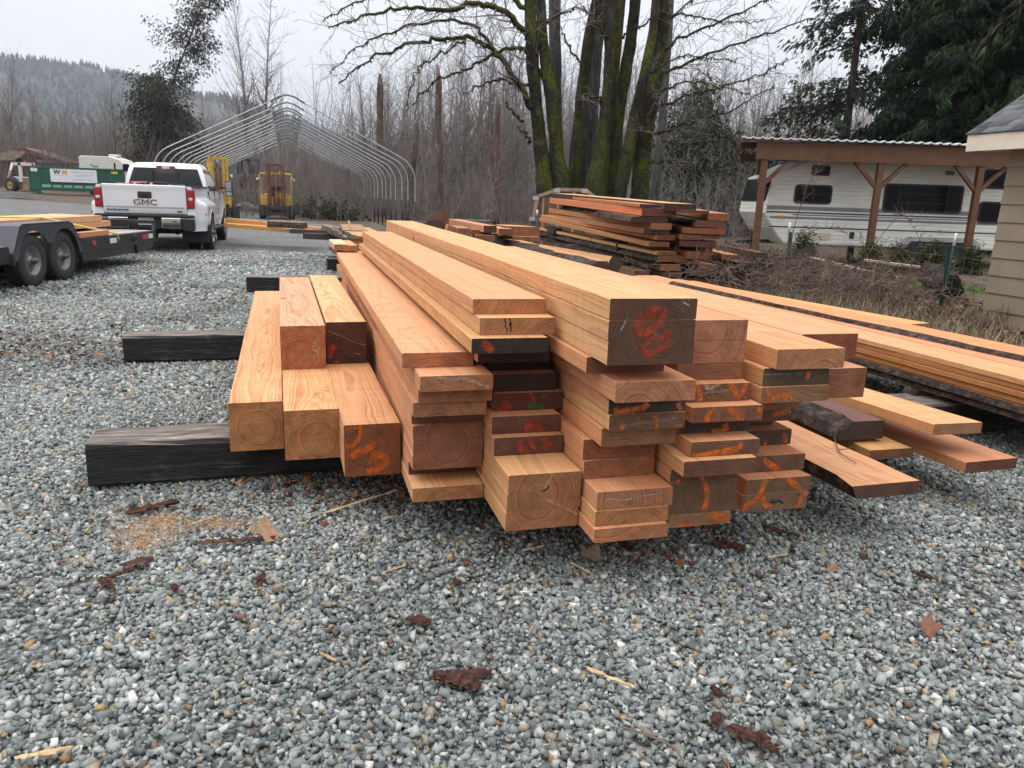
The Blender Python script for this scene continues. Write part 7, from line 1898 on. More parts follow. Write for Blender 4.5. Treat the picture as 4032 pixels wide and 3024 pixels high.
# ------------------------------------------------------------------ hills
RID = [(-700, 300), (-300, 262), (0, 243), (110, 250), (180, 238), (300, 262), (420, 285), (575, 335), (700, 380), (810, 408), (900, 405), (1000, 430), (1100, 468), (1213, 510), (1316, 548), (1450, 600), (1700, 660), (2000, 700)]
YHILL = 1800.0
rid = [atY(x, y, YHILL) for x, y in RID]
xs = np.linspace(rid[0].x, rid[-1].x, 170)
zr = np.interp(xs, [p.x for p in rid], [p.z for p in rid])
ts = np.linspace(0, 1.5, 46)
hq = np.random.default_rng(3)
def fbm(x, y, seed=0):
    s = np.zeros_like(x)
    for o in range(5):
        f = 2 ** o / 260.0
        s += np.sin(x * f * 1.7 + seed + o * 1.3 + 1.7 * np.sin(y * f + o)) * np.sin(y * f * 1.4 + o * 2.1 + 1.3 * np.sin(x * f * .8)) / 2 ** (o * .8)
    return s
XX, TT = np.meshgrid(xs, ts)
YY = 900 + (YHILL - 900) * TT
prof_ = np.where(TT <= 1, np.sin(np.clip(TT, 0, 1) * math.pi / 2) ** 1.4, 1 - (TT - 1) * 1.2)
ZZ = zr[None, :] * prof_ + fbm(XX * .5, YY * .5) * 12.0 * np.clip(TT * 3, 0, 1) * np.where(np.abs(TT - 1) < .02, .3, 1)
co = np.stack([XX.ravel(), YY.ravel(), ZZ.ravel() - 2], 1)
nx, ny = len(xs), len(ts)
ii = (np.arange(ny - 1)[:, None] * nx + np.arange(nx - 1)[None, :]).ravel()
t = NT('forested_hillside'); v = t.coord()
f1_ = t.noise(v, .006, 6.0, .65); f2_ = t.noise(v, .05, 4.0, .7)
c = t.ramp(f2_, [(.3, (0.020, 0.028, 0.024)), (.55, (0.042, 0.052, 0.044)), (.75, (0.075, 0.08, 0.066))])
c = t.mix(t.ramp(f1_, [(.48, 0.0), (.62, .8)]), c, (0.115, 0.10, 0.085))
c = t.mix(t.ramp(t.noise(v, .015, 5.0, .7), [(.70, 0.0), (.76, .8)]), c, (0.22, 0.22, 0.21))
t.base(c); t.rough(1.0); t.b.inputs['Specular IOR Level'].default_value = 0.0; t.bump(f2_, 1.0, 4.0)
link('hills', np_mesh('hills', co, np.stack([ii, ii + 1, ii + nx + 1, ii + nx], 1), t.mat, smooth=True), kind='structure')
# conifers along the ridge and over the slope
V, F_, C = [], [], []
for i in range(9000):
    k = hq.uniform(0, 1); tt_ = 1.0 - abs(hq.normal(0, .02)) if i < 1100 else hq.uniform(.25, 1.0)
    x = xs[0] + (xs[-1] - xs[0]) * k; y = 900 + (YHILL - 900) * tt_
    z = np.interp(x, xs, zr) * (math.sin(min(1, tt_) * math.pi / 2) ** 1.4) + float(fbm(np.array(x * .5), np.array(y * .5))) * 12.0 * min(1, tt_ * 3) - 3
    if i >= 1100 and fbm(np.array(x * 2.1), np.array(y * 2.1), 4) < -.1: continue
    h = hq.uniform(8, 20) * (1 if i < 1100 else .9); r_ = h * hq.uniform(.16, .25)
    g = hq.uniform(.6, 1.2)
    b = len(V)
    for lv, (zz0, rr) in enumerate(((0.05, 1), (.45, .72), (.44, .55), (.75, .36))):
        for a in range(5): V.append((x + rr * r_ * math.cos(a * 1.2566 + lv), y + rr * r_ * math.sin(a * 1.2566 + lv), z + h * zz0))
    V.append((x, y, z + h))
    for lv in (0, 2):
        for a in range(5): F_.append((b + lv * 5 + a, b + lv * 5 + (a + 1) % 5, b + lv * 5 + 5 + (a + 1) % 5)); F_.append((b + lv * 5 + a, b + lv * 5 + 5 + (a + 1) % 5, b + lv * 5 + 5 + a))
    for a in range(5): F_.append((b + 15 + a, b + 15 + (a + 1) % 5, b + 20))
    C += [(.024 * g, .036 * g, .028 * g)] * 21
link('hillside_forest', np_mesh('hillside_forest', np.array(V), np.array(F_), NEED, colors=np.array(C)), kind='stuff')

# ------------------------------------------------------------------ brambles, dry grass, leaves and litter
lq = np.random.default_rng(17); lr = random.Random(17)
LEAF = mat_tone('dead_leaves', .75, .25, 0, 30, .3, 40)
def leaves(name, spots, size, cols, seed, lift=.012, curl=.5):
    """curled five pointed dead leaves"""
    q = np.random.default_rng(seed); n = len(spots)
    sh = np.array([(0, -.5, 0), (.28, -.25, .10), (.55, .05, .22), (.22, .18, .05), (.12, .55, .16), (-.12, .55, .16), (-.22, .18, .05), (-.55, .05, .22), (-.28, -.25, .10), (0, 0, -.03)])
    fc = np.array([(9, 0, 1), (9, 1, 2), (9, 2, 3), (9, 3, 4), (9, 4, 5), (9, 5, 6), (9, 6, 7), (9, 7, 8), (9, 8, 0)])
    S = sh[None] * np.array([1, 1, curl])[None, None] * (1 + q.uniform(-.25, .25, (n, 10, 1)))
    S[:, :, 2] += q.normal(0, .09, (n, 10)) * curl * 1.6
    a, tx, ty = q.uniform(0, 6.28, n), q.normal(0, .45, n), q.normal(0, .45, n)
    ca, sa = np.cos(a), np.sin(a); z0 = np.zeros(n); o1 = np.ones(n)
    Rz = np.stack([np.stack([ca, -sa, z0], 1), np.stack([sa, ca, z0], 1), np.stack([z0, z0, o1], 1)], 1)
    Rx = np.stack([np.stack([o1, z0, z0], 1), np.stack([z0, np.cos(tx), -np.sin(tx)], 1), np.stack([z0, np.sin(tx), np.cos(tx)], 1)], 1)
    Ry = np.stack([np.stack([np.cos(ty), z0, np.sin(ty)], 1), np.stack([z0, o1, z0], 1), np.stack([-np.sin(ty), z0, np.cos(ty)], 1)], 1)
    sz = q.uniform(*size, n)
    V = np.einsum('nij,nkj->nki', Rz @ Rx @ Ry, S) * sz[:, None, None] + (np.asarray(spots) + np.array([0, 0, 1]) * (lift + sz * .12)[:, None] if np.ndim(lift) else np.asarray(spots) + np.stack([z0, z0, lift + sz * .12], 1))[:, None, :]
    C = np.array(cols)[q.integers(0, len(cols), n)] * q.uniform(.65, 1.25, (n, 1))
    return link(name, np_mesh(name, V.reshape(-1, 3), (fc[None] + (np.arange(n) * 10)[:, None, None]).reshape(-1, 3), LEAF, colors=np.repeat(C, 10, 0)), kind='stuff')
BRN = [(0.17, 0.062, 0.027), (0.24, 0.095, 0.04), (0.11, 0.040, 0.02), (0.30, 0.15, 0.075), (0.065, 0.026, 0.015)]
def gpt(x, y): return (x, y, float(hgt(x, y)))
spots = []
def drift(px_, py_, rx, ry, n, z=0):
    c = at(px_, py_, z)
    for _ in range(n):
        x, y = c.x + lq.normal(0, rx), c.y + lq.normal(0, ry)
        spots.append((x, y, float(hgt(x, y)) + z))
drift(130, 1370, .8, .5, 620); drift(300, 1300, .6, .5, 110); drift(60, 1260, .8, .5, 90); drift(1180, 1180, 1.0, .6, 420); drift(1020, 1060, 2.0, 1.2, 170); drift(1210, 1420, .4, .4, 40); drift(860, 1170, 1.2, .8, 80)
drift(1150, 1905, .22, .10, 46); drift(1400, 1935, .25, .12, 60); drift(1560, 1990, .25, .15, 30); drift(950, 1890, .25, .06, 24); drift(540, 1900, .07, .05, 7); drift(2500, 2150, .5, .18, 20); drift(2850, 2160, .45, .2, 26); drift(2200, 1990, .4, .3, 25); drift(3330, 1980, .4, .3, 14)
for _ in range(150):
    y = 2.6 + 12 * lr.random() ** 1.3; x = lr.uniform(-.75, .75) * y; spots.append(gpt(x, y))
for _ in range(500):
    y = lr.uniform(8, 34); x = lr.uniform(-1.0, -.05) * y * .7; spots.append(gpt(x, y))
leaves('fallen_leaves', spots, (.018, .048), BRN, 3, .008)
spots = []
for _ in range(5200):
    u_, w_ = lr.uniform(1.5, 19), lr.uniform(5.6, 11)
    p = uw(w_, u_); spots.append((p.x, p.y, float(hgt(p.x, p.y))))
for _ in range(2600):
    x, y = lr.uniform(-3, 9), lr.uniform(16, 32); spots.append(gpt(x, y))
leaves('fallen_leaves', spots, (.05, .13), BRN + [(0.2, 0.14, 0.09)], 4, .02, .9)

GRASS = mat_tone('dry_grass_blades', .85, .15, 0, 30, .3, 5)
def blades(name, spots, h, cols, seed, w_=.006, bend=.6, n_seg=3):
    q = np.random.default_rng(seed); P = np.asarray(spots); n = len(P)
    a = q.uniform(0, 6.28, n); L = q.uniform(*h, n); bd = q.uniform(.1, bend, n)
    d = np.stack([np.cos(a), np.sin(a)], 1); s = np.stack([-np.sin(a), np.cos(a)], 1) * (w_ * q.uniform(.6, 1.4, n))[:, None]
    V = np.zeros((n, 2 * n_seg + 1, 3))
    for k in range(n_seg + 1):
        f = k / n_seg; c = P.copy(); c[:, :2] += d * (L * bd * f ** 1.8)[:, None]; c[:, 2] += L * (f - bd * .35 * f ** 2)
        if k < n_seg:
            V[:, 2 * k] = c; V[:, 2 * k + 1] = c
            V[:, 2 * k, :2] += s * (1 - f * .6); V[:, 2 * k + 1, :2] -= s * (1 - f * .6)
        else: V[:, 2 * k] = c
    fc = []
    for k in range(n_seg - 1): fc += [(2 * k, 2 * k + 1, 2 * k + 3), (2 * k, 2 * k + 3, 2 * k + 2)]
    fc.append((2 * n_seg - 2, 2 * n_seg - 1, 2 * n_seg)); fc = np.array(fc); m_ = 2 * n_seg + 1
    C = np.array(cols)[q.integers(0, len(cols), n)] * q.uniform(.6, 1.3, (n, 1))
    return link(name, np_mesh(name, V.reshape(-1, 3), (fc[None] + (np.arange(n) * m_)[:, None, None]).reshape(-1, 3), GRASS, colors=np.repeat(C, m_, 0)), kind='stuff')
DRY = [(0.30, 0.235, 0.15), (0.24, 0.18, 0.11), (0.17, 0.125, 0.08), (0.36, 0.29, 0.19), (0.12, 0.085, 0.055)]
sp_ = []
for _ in range(1500):
    u_, w_ = lr.uniform(2.5, 14), 5.75 + abs(lr.gauss(0, 1.0))
    if lr.random() < .35: u_, w_ = lr.uniform(7.5, 13.5), lr.uniform(5.9, 9.5)
    c = uw(w_, u_)
    if moss_mask(c.x, c.y) > .35: continue
    for _ in range(18): sp_.append((c.x + lr.gauss(0, .07), c.y + lr.gauss(0, .07), float(hgt(c.x, c.y))))
blades('dry_grass', sp_, (.12, .46), DRY, 5, .0045, .8)
sp_ = []
for _ in range(26000):
    x, y = lr.uniform(5.2, 11.5), lr.uniform(9.0, 18.5)
    if moss_mask(x, y) > lr.uniform(.25, .7): sp_.append((x, y, float(hgt(x, y))))
blades('green_grass', sp_, (.03, .09), [(0.06, 0.095, 0.02), (0.10, 0.13, 0.03), (0.045, 0.07, 0.018), (0.16, 0.16, 0.06)], 6, .005, .8, 2)
# bramble canes arching over one another
CANE = mat_bark('bramble_canes', (0.07, 0.045, 0.037), (0.15, 0.105, 0.082), (0.27, 0.21, 0.165), 3.0, .5, .2, .01)
out = []
for i in range(330):
    f = lr.random()
    if f < .75: u_, w_ = lr.uniform(8.6, 13.5), lr.uniform(6.2, 8.8)
    else: u_, w_ = lr.uniform(13, 18), lr.uniform(6.3, 8.8)
    p = uw(w_, u_); p.z = float(hgt(p.x, p.y)); a = lr.uniform(0, 6.28)
    if moss_mask(p.x, p.y) > .35: continue
    H_, Ls = lr.uniform(.10, .55), lr.uniform(.6, 2.2)
    n = 9; pts = []
    for k in range(n + 1):
        t_ = k / n
        pts.append(p + Vector((math.cos(a), math.sin(a), 0)) * Ls * t_ + Vector((lr.gauss(0, .03), lr.gauss(0, .03), 4 * H_ * t_ * (1 - t_ * .85))))
    r0 = lr.uniform(.004, .008)
    for k in range(n): out.append((*pts[k], *pts[k + 1], r0 * (1 - .6 * k / n), r0 * (1 - .6 * (k + 1) / n)))
    for k in range(2, n):
        for _ in range(2): grow(lr, pts[k], Vector((lr.gauss(0, 1), lr.gauss(0, 1), lr.uniform(0, .9))).normalized(), lr.uniform(.12, .5), .004, 0, out, [(.1, .2, 0, 3.0, .2, .5, 45, .5), (.08, .2, 0, 0, 1, 0, 0, .5)])
link('brambles', seg_mesh('brambles', out, CANE, .05), kind='stuff')
spots = []
for _ in range(900):
    c = uw(lr.uniform(6.0, 8.6), lr.uniform(9.5, 14)); spots.append((c.x, c.y, lr.uniform(.05, .6)))
leaves('bramble_leaves', spots, (.04, .09), [(0.025, 0.045, 0.022), (0.04, 0.06, 0.03), (0.06, 0.05, 0.035)], 8, 0, .8)
# a tall cane in front of the trailer and a few bigger stems
def cane(pxs, Y, r0, label, seed):
    P = [atY(x, y, Y) for x, y in pxs]; b = P[0].copy(); b.z = 0
    P[0].z = -.05; q = random.Random(seed); o_ = []
    pts = spline(P, 6)
    for k in range(len(pts) - 1): o_.append((*(pts[k] - b), *(pts[k + 1] - b), r0 * (1 - .7 * k / len(pts)), r0 * (1 - .7 * (k + 1) / len(pts))))
    for k in range(len(pts) // 2, len(pts)):
        for _ in range(2): grow(q, pts[k] - b, Vector((q.gauss(0, 1), q.gauss(0, .5), q.uniform(0, 1))).normalized(), q.uniform(.08, .28), .004, 0, o_, [(.06, .2, 0, 4, .2, .5, 45, .5), (.05, .2, 0, 0, 1, 0, 0, .5)])
    o = link('bramble_cane', seg_mesh('bramble_cane', o_, CANE, .05), label=label, cat='cane', group='long bramble canes by the fence'); o.location = b
cane([(3095, 1090), (3120, 930), (3150, 820), (3185, 720), (3220, 675)], 13.2, .010, 'tall bare cane standing up in front of the small trailer windows', 1)
cane([(3330, 1150), (3420, 1000), (3520, 870), (3560, 850), (3620, 940), (3730, 1180)], 12.4, .008, 'long cane arching down toward the white tipped fence post', 2)
cane([(3050, 1130), (3120, 960), (3260, 900), (3400, 950)], 13.5, .007, 'reddish cane arching over the brush pile', 3)
# small evergreen shrubs along the trailer
SHR = [(0.055, 0.068, 0.018), (0.075, 0.080, 0.022), (0.04, 0.05, 0.016)]
for i, (x, y0, y1) in enumerate([(3430, 1010, 955), (3535, 1020, 968), (3668, 1015, 955), (3820, 1035, 970), (3165, 990, 925)]):
    b = atY(x, y0, 19.0); b.z = 0; h_ = max(.5, atY(x, y1, 19.0).z)
    conifer('small golden green shrub, %s along the trailer side' % ['left of the middle post', 'between the middle post and the wheel', 'between the wheels', 'by the right hand post', 'below the small trailer windows'][i], b, h_, .27, 60 + i, SHR, 'evergreen_shrub', 4.0, .02, .0, (.05, .12), .5, cat='shrub', group='small evergreen shrubs along the trailer', per=120, trunk_r=.012, hang=.1)
# timber lying in the brush
PALEB = (0.40, 0.33, 0.27)
along(3180, 1010, 3420, 1068, 16.5, .14, .05, PALEB, 'long pale weathered board lying in the brush, left of two', 801, name='weathered_board', Y2=15.0, group='pale boards in the brush')
along(3400, 1020, 3715, 1060, 16.8, .16, .05, (0.46, 0.39, 0.33), 'long pale weathered board lying in the brush, right of two', 802, name='weathered_board', Y2=16.0, group='pale boards in the brush')
m = MB(); A, B = atY(3650, 1075, 15.5), atY(3742, 1150, 13.2)
A.z = max(A.z, .2); B.z = .22
stem_tube(m, spline([A, A.lerp(B, .5) + Vector((.05, 0, .02)), B], 5), [.20] * 11, lr, 12, .12); c_ = len(m.v)
m.add([B + (v - B) * .98 for v in m.v[c_ - 12:c_]], [tuple(range(12))])
m.build('charred_log', mat_bark('charred_log_bark', (0.006, 0.006, 0.006), (0.016, 0.015, 0.015), (0.05, 0.047, 0.045), 9, 1, .8, .03), label='black charred log end lying in the brush by the shed', cat='log')
P_ = at(3615, 1215, 0.03)
o = MB().box(-.14, .14, -.012, .012, 0, .02).build('white_stick', WHT, label='short white stick on the mossy grass by the fence', cat='stick'); o.location = P_

# gambrel wall panel leaning behind the rough stack
YG = 21.0
gp = empty('gambrel_panel', (atY(2230, 900, YG).x, YG, 0), 0, 'unfinished gambrel shaped plywood wall panel behind the rough stack', 'wall panel')
pp = [(2095, 905), (2092, 860), (2112, 768), (2196, 739), (2312, 742), (2352, 778), (2352, 905)]
pw = [(atY(x, y, YG).x - gp.location.x, max(.0, atY(x, y, YG).z - (0 if 0 < i < 6 else .6))) for i, (x, y) in enumerate(pp)]
OSB = mat_bark('stained_plywood', (0.10, 0.055, 0.035), (0.17, 0.095, 0.062), (0.25, 0.16, 0.11), 3.0, .6, .2, .01)
MB().prism(pw[::-1], .05, .07, 'y').build('sheathing', OSB, gp)
STUD = mat_plain('grey_pine_stud', (0.30, 0.21, 0.14), .7, var=.25, scale=4)
for i in range(1, 5):
    a, b = Vector((pw[i][0], 0, pw[i][1])), Vector((pw[i + 1][0], 0, pw[i + 1][1])) if i < 5 else None
    d = (b - a).normalized(); nrm = Vector((d.z, 0, -d.x))
    MB().add([a, b, b + nrm * .09, a + nrm * .09, a + Vector((0, .045, 0)), b + Vector((0, .045, 0)), b + nrm * .09 + Vector((0, .045, 0)), a + nrm * .09 + Vector((0, .045, 0))], [(0, 1, 2, 3), (0, 4, 5, 1), (3, 2, 6, 7), (4, 7, 6, 5)]).build('rim_board', STUD, gp)
for (x0, y0, x1, y1) in ((2140, 770, 2150, 900), (2200, 742, 2215, 900), (2262, 742, 2275, 900)):
    a, b = atY(x0, y0, YG), atY(x1, y1, YG)
    MB().box(a.x - gp.location.x - .03, a.x - gp.location.x + .03, .0, .048, b.z - .5, a.z - .06).build('stud', STUD, gp)
ZN = mat_plain('galvanised_plate', (0.45, 0.48, 0.5), .4, .7)
for (x, y) in ((2112, 772), (2196, 742), (2305, 745), (2098, 855)):
    a = atY(x, y, YG); MB().box(a.x - gp.location.x - .09, a.x - gp.location.x + .07, -.006, -.001, a.z - .10, a.z - .0).build('connector_plate', ZN, gp)
po = empty('marker_post', (atY(2113, 900, 17).x, 17, 0), 0, 'thin dark fence post with a white tip left of the rough stack', 'post')
MB().tube([(0, 0, -.1), (0, 0, atY(2113, 848, 17).z)], .018, 6).build('shaft', GRN, po); MB().tube([(0, 0, atY(2113, 848, 17).z), (0, 0, atY(2113, 826, 17).z)], .02, 6).build('tip', WHT, po)

# ------------------------------------------------------------------ river, its bank and boulders behind the hoop frame
t = NT('river_water'); v = t.coord(); n_ = t.noise(t.vmul(v, (.6, 1.6, 1)), 1.4, 5, .7)
t.base(t.ramp(n_, [(.35, (0.12, 0.15, 0.145)), (.6, (0.35, 0.38, 0.37)), (.75, (0.62, 0.64, 0.63))])); t.rough(.25); t.bump(n_, .5, .1)
m = MB(); m.grid([[(-30 + 3 * i, 60 - .45 * (-30 + 3 * i) * .0 + j * 3.5 - .35 * (-30 + 3 * i) - 10, -1.25) for i in range(13)] for j in range(5)]); m.build('river', t.mat, kind='structure')
ROCK = mat_bark('grey_boulder', (0.10, 0.10, 0.095), (0.21, 0.21, 0.205), (0.34, 0.34, 0.33), 3, 1, .6, .05)
def boulder(x, y, z, r_, seed, label):
    q = random.Random(seed); bm = bmesh.new(); bmesh.ops.create_icosphere(bm, subdivisions=3, radius=1)
    pl = [(Vector((q.gauss(0, 1), q.gauss(0, 1), q.gauss(0, 1))).normalized(), q.uniform(.55, .85)) for _ in range(9)]
    for v_ in bm.verts:
        for n__, d in pl:
            k = v_.co.dot(n__) - d
            if k > 0: v_.co -= n__ * k
        v_.co = Vector((v_.co.x * r_ * 1.3, v_.co.y * r_, v_.co.z * r_ * .75))
    m = MB(); bm.verts.index_update(); m.add([v_.co.copy() for v_ in bm.verts], [[v_.index for v_ in f.verts] for f in bm.faces]); bm.free()
    o = m.build('boulder', ROCK, label=label, cat='boulder', group='boulders on the river bank'); o.location = (x, y, z + r_ * .3)
for i, (x, y, r_) in enumerate([(970, 755, .55), (1015, 780, .4), (985, 790, .35), (1060, 745, .4), (1220, 760, .5), (1260, 775, .45), (1300, 770, .5), (1245, 740, .35), (1330, 790, .4), (1190, 735, .4), (1030, 800, .3), (945, 795, .35)]):
    b = atY(x, y, 50 + (i % 4)); boulder(b.x, b.y, float(hgt(b.x, b.y)), r_, 70 + i, 'grey boulder on the bank behind the forklifts')
SAL = [(0.030, 0.042, 0.018), (0.045, 0.055, 0.024), (0.06, 0.06, 0.03)]
def shrub(px_, py_, Y, h_, w_, seed, label):
    b = atY(px_, py_, Y); b.z = float(hgt(b.x, Y)) - .05; q = random.Random(seed)
    t_ = empty('bank_shrub', b, 0, label, 'shrub', 'low green shrubs on the river bank'); o_, sp = [], []
    for _ in range(26): grow(q, Vector((q.gauss(0, w_ * .3), q.gauss(0, w_ * .2), 0)), Vector((q.gauss(0, .7), q.gauss(0, .7), .8)).normalized(), h_ * q.uniform(.6, 1.2), .014, 0, o_, [(.2, .2, -.1, 3, .2, .5, 45, .4), (.12, .2, -.1, 0, 1, 0, 0, .5)])
    link('stems', seg_mesh('stems', o_, TWIG, .05), t_)
    for s_ in o_:
        for _ in range(3): sp.append((s_[3] + q.gauss(0, .06), s_[4] + q.gauss(0, .06), s_[5] + q.gauss(0, .05)))
    f_ = leaves('foliage', sp, (.07, .15), SAL, seed, 0, .9); f_.parent = t_; del f_['kind']
for i, (x, y, Y) in enumerate([(1080, 765, 52), (1130, 775, 51), (1175, 785, 49), (1215, 800, 46), (1260, 810, 45), (1305, 825, 43), (1345, 835, 42), (900, 745, 56), (960, 740, 56), (1020, 735, 56), (840, 750, 58)]):
    shrub(x, y, Y, 1.1, 2.0, 90 + i, 'low dark green shrub on the bank behind the forklifts')

# ------------------------------------------------------------------ bark, splinters and sawdust on the gravel
t = NT('red_brown_bark_chip'); v = t.coord(); n_ = t.noise(t.vmul(v, (70, 9, 70)), 1.0, 6.0, .7)
t.base(t.ramp(n_, [(.36, (0.016, 0.005, 0.004)), (.5, (0.062, 0.018, 0.010)), (.6, (0.12, 0.042, 0.02)), (.7, (0.22, 0.10, 0.05))])); t.rough(.85); t.bump(n_, 1.0, .012); CHIP = t.mat
PALES = mat_plain('pale_splinter', (0.50, 0.33, 0.17), .75, var=.3, scale=20)
def chip(px_, py_, L, W, rz, label, mat=None, z=.012, seed=0, thick=.012, name='bark_chip', cat='bark chip'):
    q = random.Random(seed); P = at(px_, py_, .012); n = 14; rows = []
    for i in range(n + 1):
        f = i / n; w_ = W * (.30 + .70 * math.sin(math.pi * min(max(f, .08), .92)) ** .5)
        c = q.gauss(0, W * .06); y = (f - .5) * L; j = lambda: q.uniform(.55, 1.2)
        rows.append([(c - w_ / 2 * j(), y + q.gauss(0, L * .04), q.gauss(0, thick * .15)), (c - w_ * .25, y + q.gauss(0, L * .03), thick * q.uniform(.4, 1.1)), (c + w_ * .1, y + q.gauss(0, L * .03), thick * q.uniform(.5, 1.5)), (c + w_ / 2 * j(), y + q.gauss(0, L * .04), thick * q.uniform(.0, .6)), (c + w_ * .1, y, -thick * .3), (c - w_ / 2 * .7, y, -thick * .2)])
    m = MB(); m.grid(rows, smooth=False); m.add(rows[0], [tuple(range(6))]); m.add(rows[-1], [tuple(range(6))[::-1]])
    o = m.build(name, mat or CHIP, label=label, cat=cat, group='bark and splinters scattered on the gravel'); o.location = P + Vector((0, 0, z)); o.rotation_euler = (q.gauss(0, .06), q.gauss(0, .12), rz)
    return o
for i, a in enumerate([(1800, 2700, .15, .075, 1.25, 'largest red brown bark chunk in the front gravel', .02), (1850, 2665, .13, .05, 1.75, 'smaller bark chunk touching the largest one'),
        (605, 2010, .22, .05, -.75, 'long red brown bark piece lying on the sawdust', .02), (930, 2140, .30, .04, -1.25, 'long dark bark strip beside the pale dead leaf'), (545, 2225, .12, .05, -.6, 'bark flake at the left below the sawdust'), (420, 2308, .09, .04, .9, 'small bark flake at the far left'),
        (480, 2270, .09, .03, -.9, 'narrow bark flake left of centre'), (1650, 2455, .09, .05, 1.4, 'dark bark chip in the middle gravel'), (1800, 2308, .06, .035, .3, 'small brown chip in the middle gravel'), (1030, 2290, .07, .04, .2, 'brown chip below the long bark strip'),
        (2870, 2155, .14, .07, 1.1, 'broad bark flake under the right stacks'), (3070, 2100, .17, .05, .9, 'narrow bark strip under the right stacks'), (2470, 2160, .1, .05, .4, 'bark flake under the middle stacks'), (3640, 2280, .06, .03, .7, 'bark chip at the right edge gravel'),
        (2930, 2900, .09, .05, 1.0, 'dark mulch lump at the bottom right'), (3020, 2940, .08, .04, .2, 'dark mulch flake at the bottom right'), (2820, 2850, .06, .04, -.5, 'small dark mulch flake near the bottom'), (690, 2330, .05, .03, .5, 'small chip below the sawdust'), (2820, 2740, .05, .035, .3, 'dark brown chip in the lower middle')]):
    chip(*a[:6], None, .012, 200 + i, a[6] if len(a) > 6 else .011)
for i, a in enumerate([(180, 2980, .14, .018, -1.3, 'pale orange splinter at the bottom left corner'), (800, 2060, .17, .012, -.4, 'pale splinter beside the sawdust'), (560, 1980, .12, .010, .5, 'thin orange splinter above the sawdust'), (1340, 2010, .55, .014, -1.05, 'long thin orange splinter under the left stack'),
        (2395, 2680, .16, .014, .9, 'brown stick in the lower middle gravel'), (350, 2090, .08, .008, .2, 'short straw at the left'), (1200, 2070, .07, .010, -.4, 'short pale splinter below the left stack'), (1560, 2250, .09, .008, -.9, 'thin straw in the middle gravel'), (2290, 2250, .12, .006, .8, 'thin straw under the middle stacks'), (2100, 2170, .10, .006, -1.2, 'pale straw under the middle stacks'),
        (3460, 1910, .30, .018, .85, 'pale splinter on the gravel by the wide slab'), (300, 2220, .1, .006, .1, 'thin pale straw at the far left'), (1290, 2600, .07, .006, 1.1, 'fine straw in the front gravel'), (3060, 2200, .10, .007, -1.2, 'fine straw below the rightmost stack')]):
    chip(*a[:6], PALES, .012, 260 + i, .006, 'wood_splinter', 'splinter')
lf = leaves('dead_leaf', [tuple(at(1045, 2120, .012))], (.15, .15), [(0.30, 0.19, 0.11)], 71, .01, .6); del lf['kind']; tag(lf, 'pale curled dead leaf beside the long dark bark strip', 'leaf', 'single dead leaves')
lf = leaves('dead_leaf', [tuple(at(3655, 2490, .012))], (.09, .09), [(0.28, 0.13, 0.08)], 72, .01, 1.0); del lf['kind']; tag(lf, 'reddish curled dead leaf on the right gravel', 'leaf', 'single dead leaves')
lf = leaves('dead_leaf', [tuple(at(2330, 2205, .012))], (.11, .11), [(0.26, 0.18, 0.11)], 73, .01, .7); del lf['kind']; tag(lf, 'tan dead leaf under the middle stacks', 'leaf', 'single dead leaves')
o_ = []; P = [at(x, y, .02) for x, y in ((2440, 2860), (2560, 2900), (2660, 2950), (2700, 3020))]
pts = spline(P, 5)
for k in range(len(pts) - 1): o_.append((*(pts[k] - pts[0]), *(pts[k + 1] - pts[0]), .004, .0038))
o = link('twig', seg_mesh('twig', o_, CANE, .05), label='long curved brown twig at the bottom edge of the gravel', cat='twig'); o.location = pts[0]
o_ = []; P = [at(x, y, .287) for x, y in ((3275, 1680), (3300, 1770), (3330, 1800), (3372, 1825))]
pts = spline(P, 4)
for k in range(len(pts) - 1): o_.append((*(pts[k] - pts[0]), *(pts[k + 1] - pts[0]), .003, .0028))
grow(lr, P[1] - pts[0], Vector((.6, -.1, .1)).normalized(), .08, .003, 0, o_, [(.03, .2, 0, 10, .2, .5, 50, .5), (.03, .2, 0, 0, 1, 0, 0, .5)])
o = link('twig', seg_mesh('twig', o_, CANE, .05), label='forked dark twig lying on the wide slab', cat='twig'); o.location = pts[0]
# sawdust
SAWD = mat_tone('sawdust_flakes', .9, .1, 0, 30, .2, 60)
V, C = [], []
for (x, y, rx, ry, n) in ((590, 2085, .085, .06, 2600), (640, 2040, .05, .04, 900), (860, 2060, .07, .035, 1100), (560, 2140, .06, .05, 900), (480, 2020, .05, .04, 250), (1500, 1960, .2, .06, 500), (2300, 2130, .2, .08, 400)):
    c = at(x, y, .012)
    for _ in range(n * 4):
        px_, py_ = c.x + lr.gauss(0, rx), c.y + lr.gauss(0, ry); s = lr.uniform(.001, .003)
        a = Vector((lr.gauss(0, 1), lr.gauss(0, 1), lr.gauss(0, .5))).normalized() * s; b = Vector((lr.gauss(0, 1), lr.gauss(0, 1), lr.gauss(0, .5))).normalized() * s * .6
        p = Vector((px_, py_, lr.random() ** 2 * .016)); V += [p - a, p + b, p + a, p - b]
        g = lr.uniform(.7, 1.2); C += [(.62 * g, .36 * g, .17 * g)] * 4
link('sawdust', np_mesh('sawdust', np.array([tuple(v) for v in V]), np.arange(len(V)).reshape(-1, 4), SAWD, colors=np.array(C)), kind='stuff')

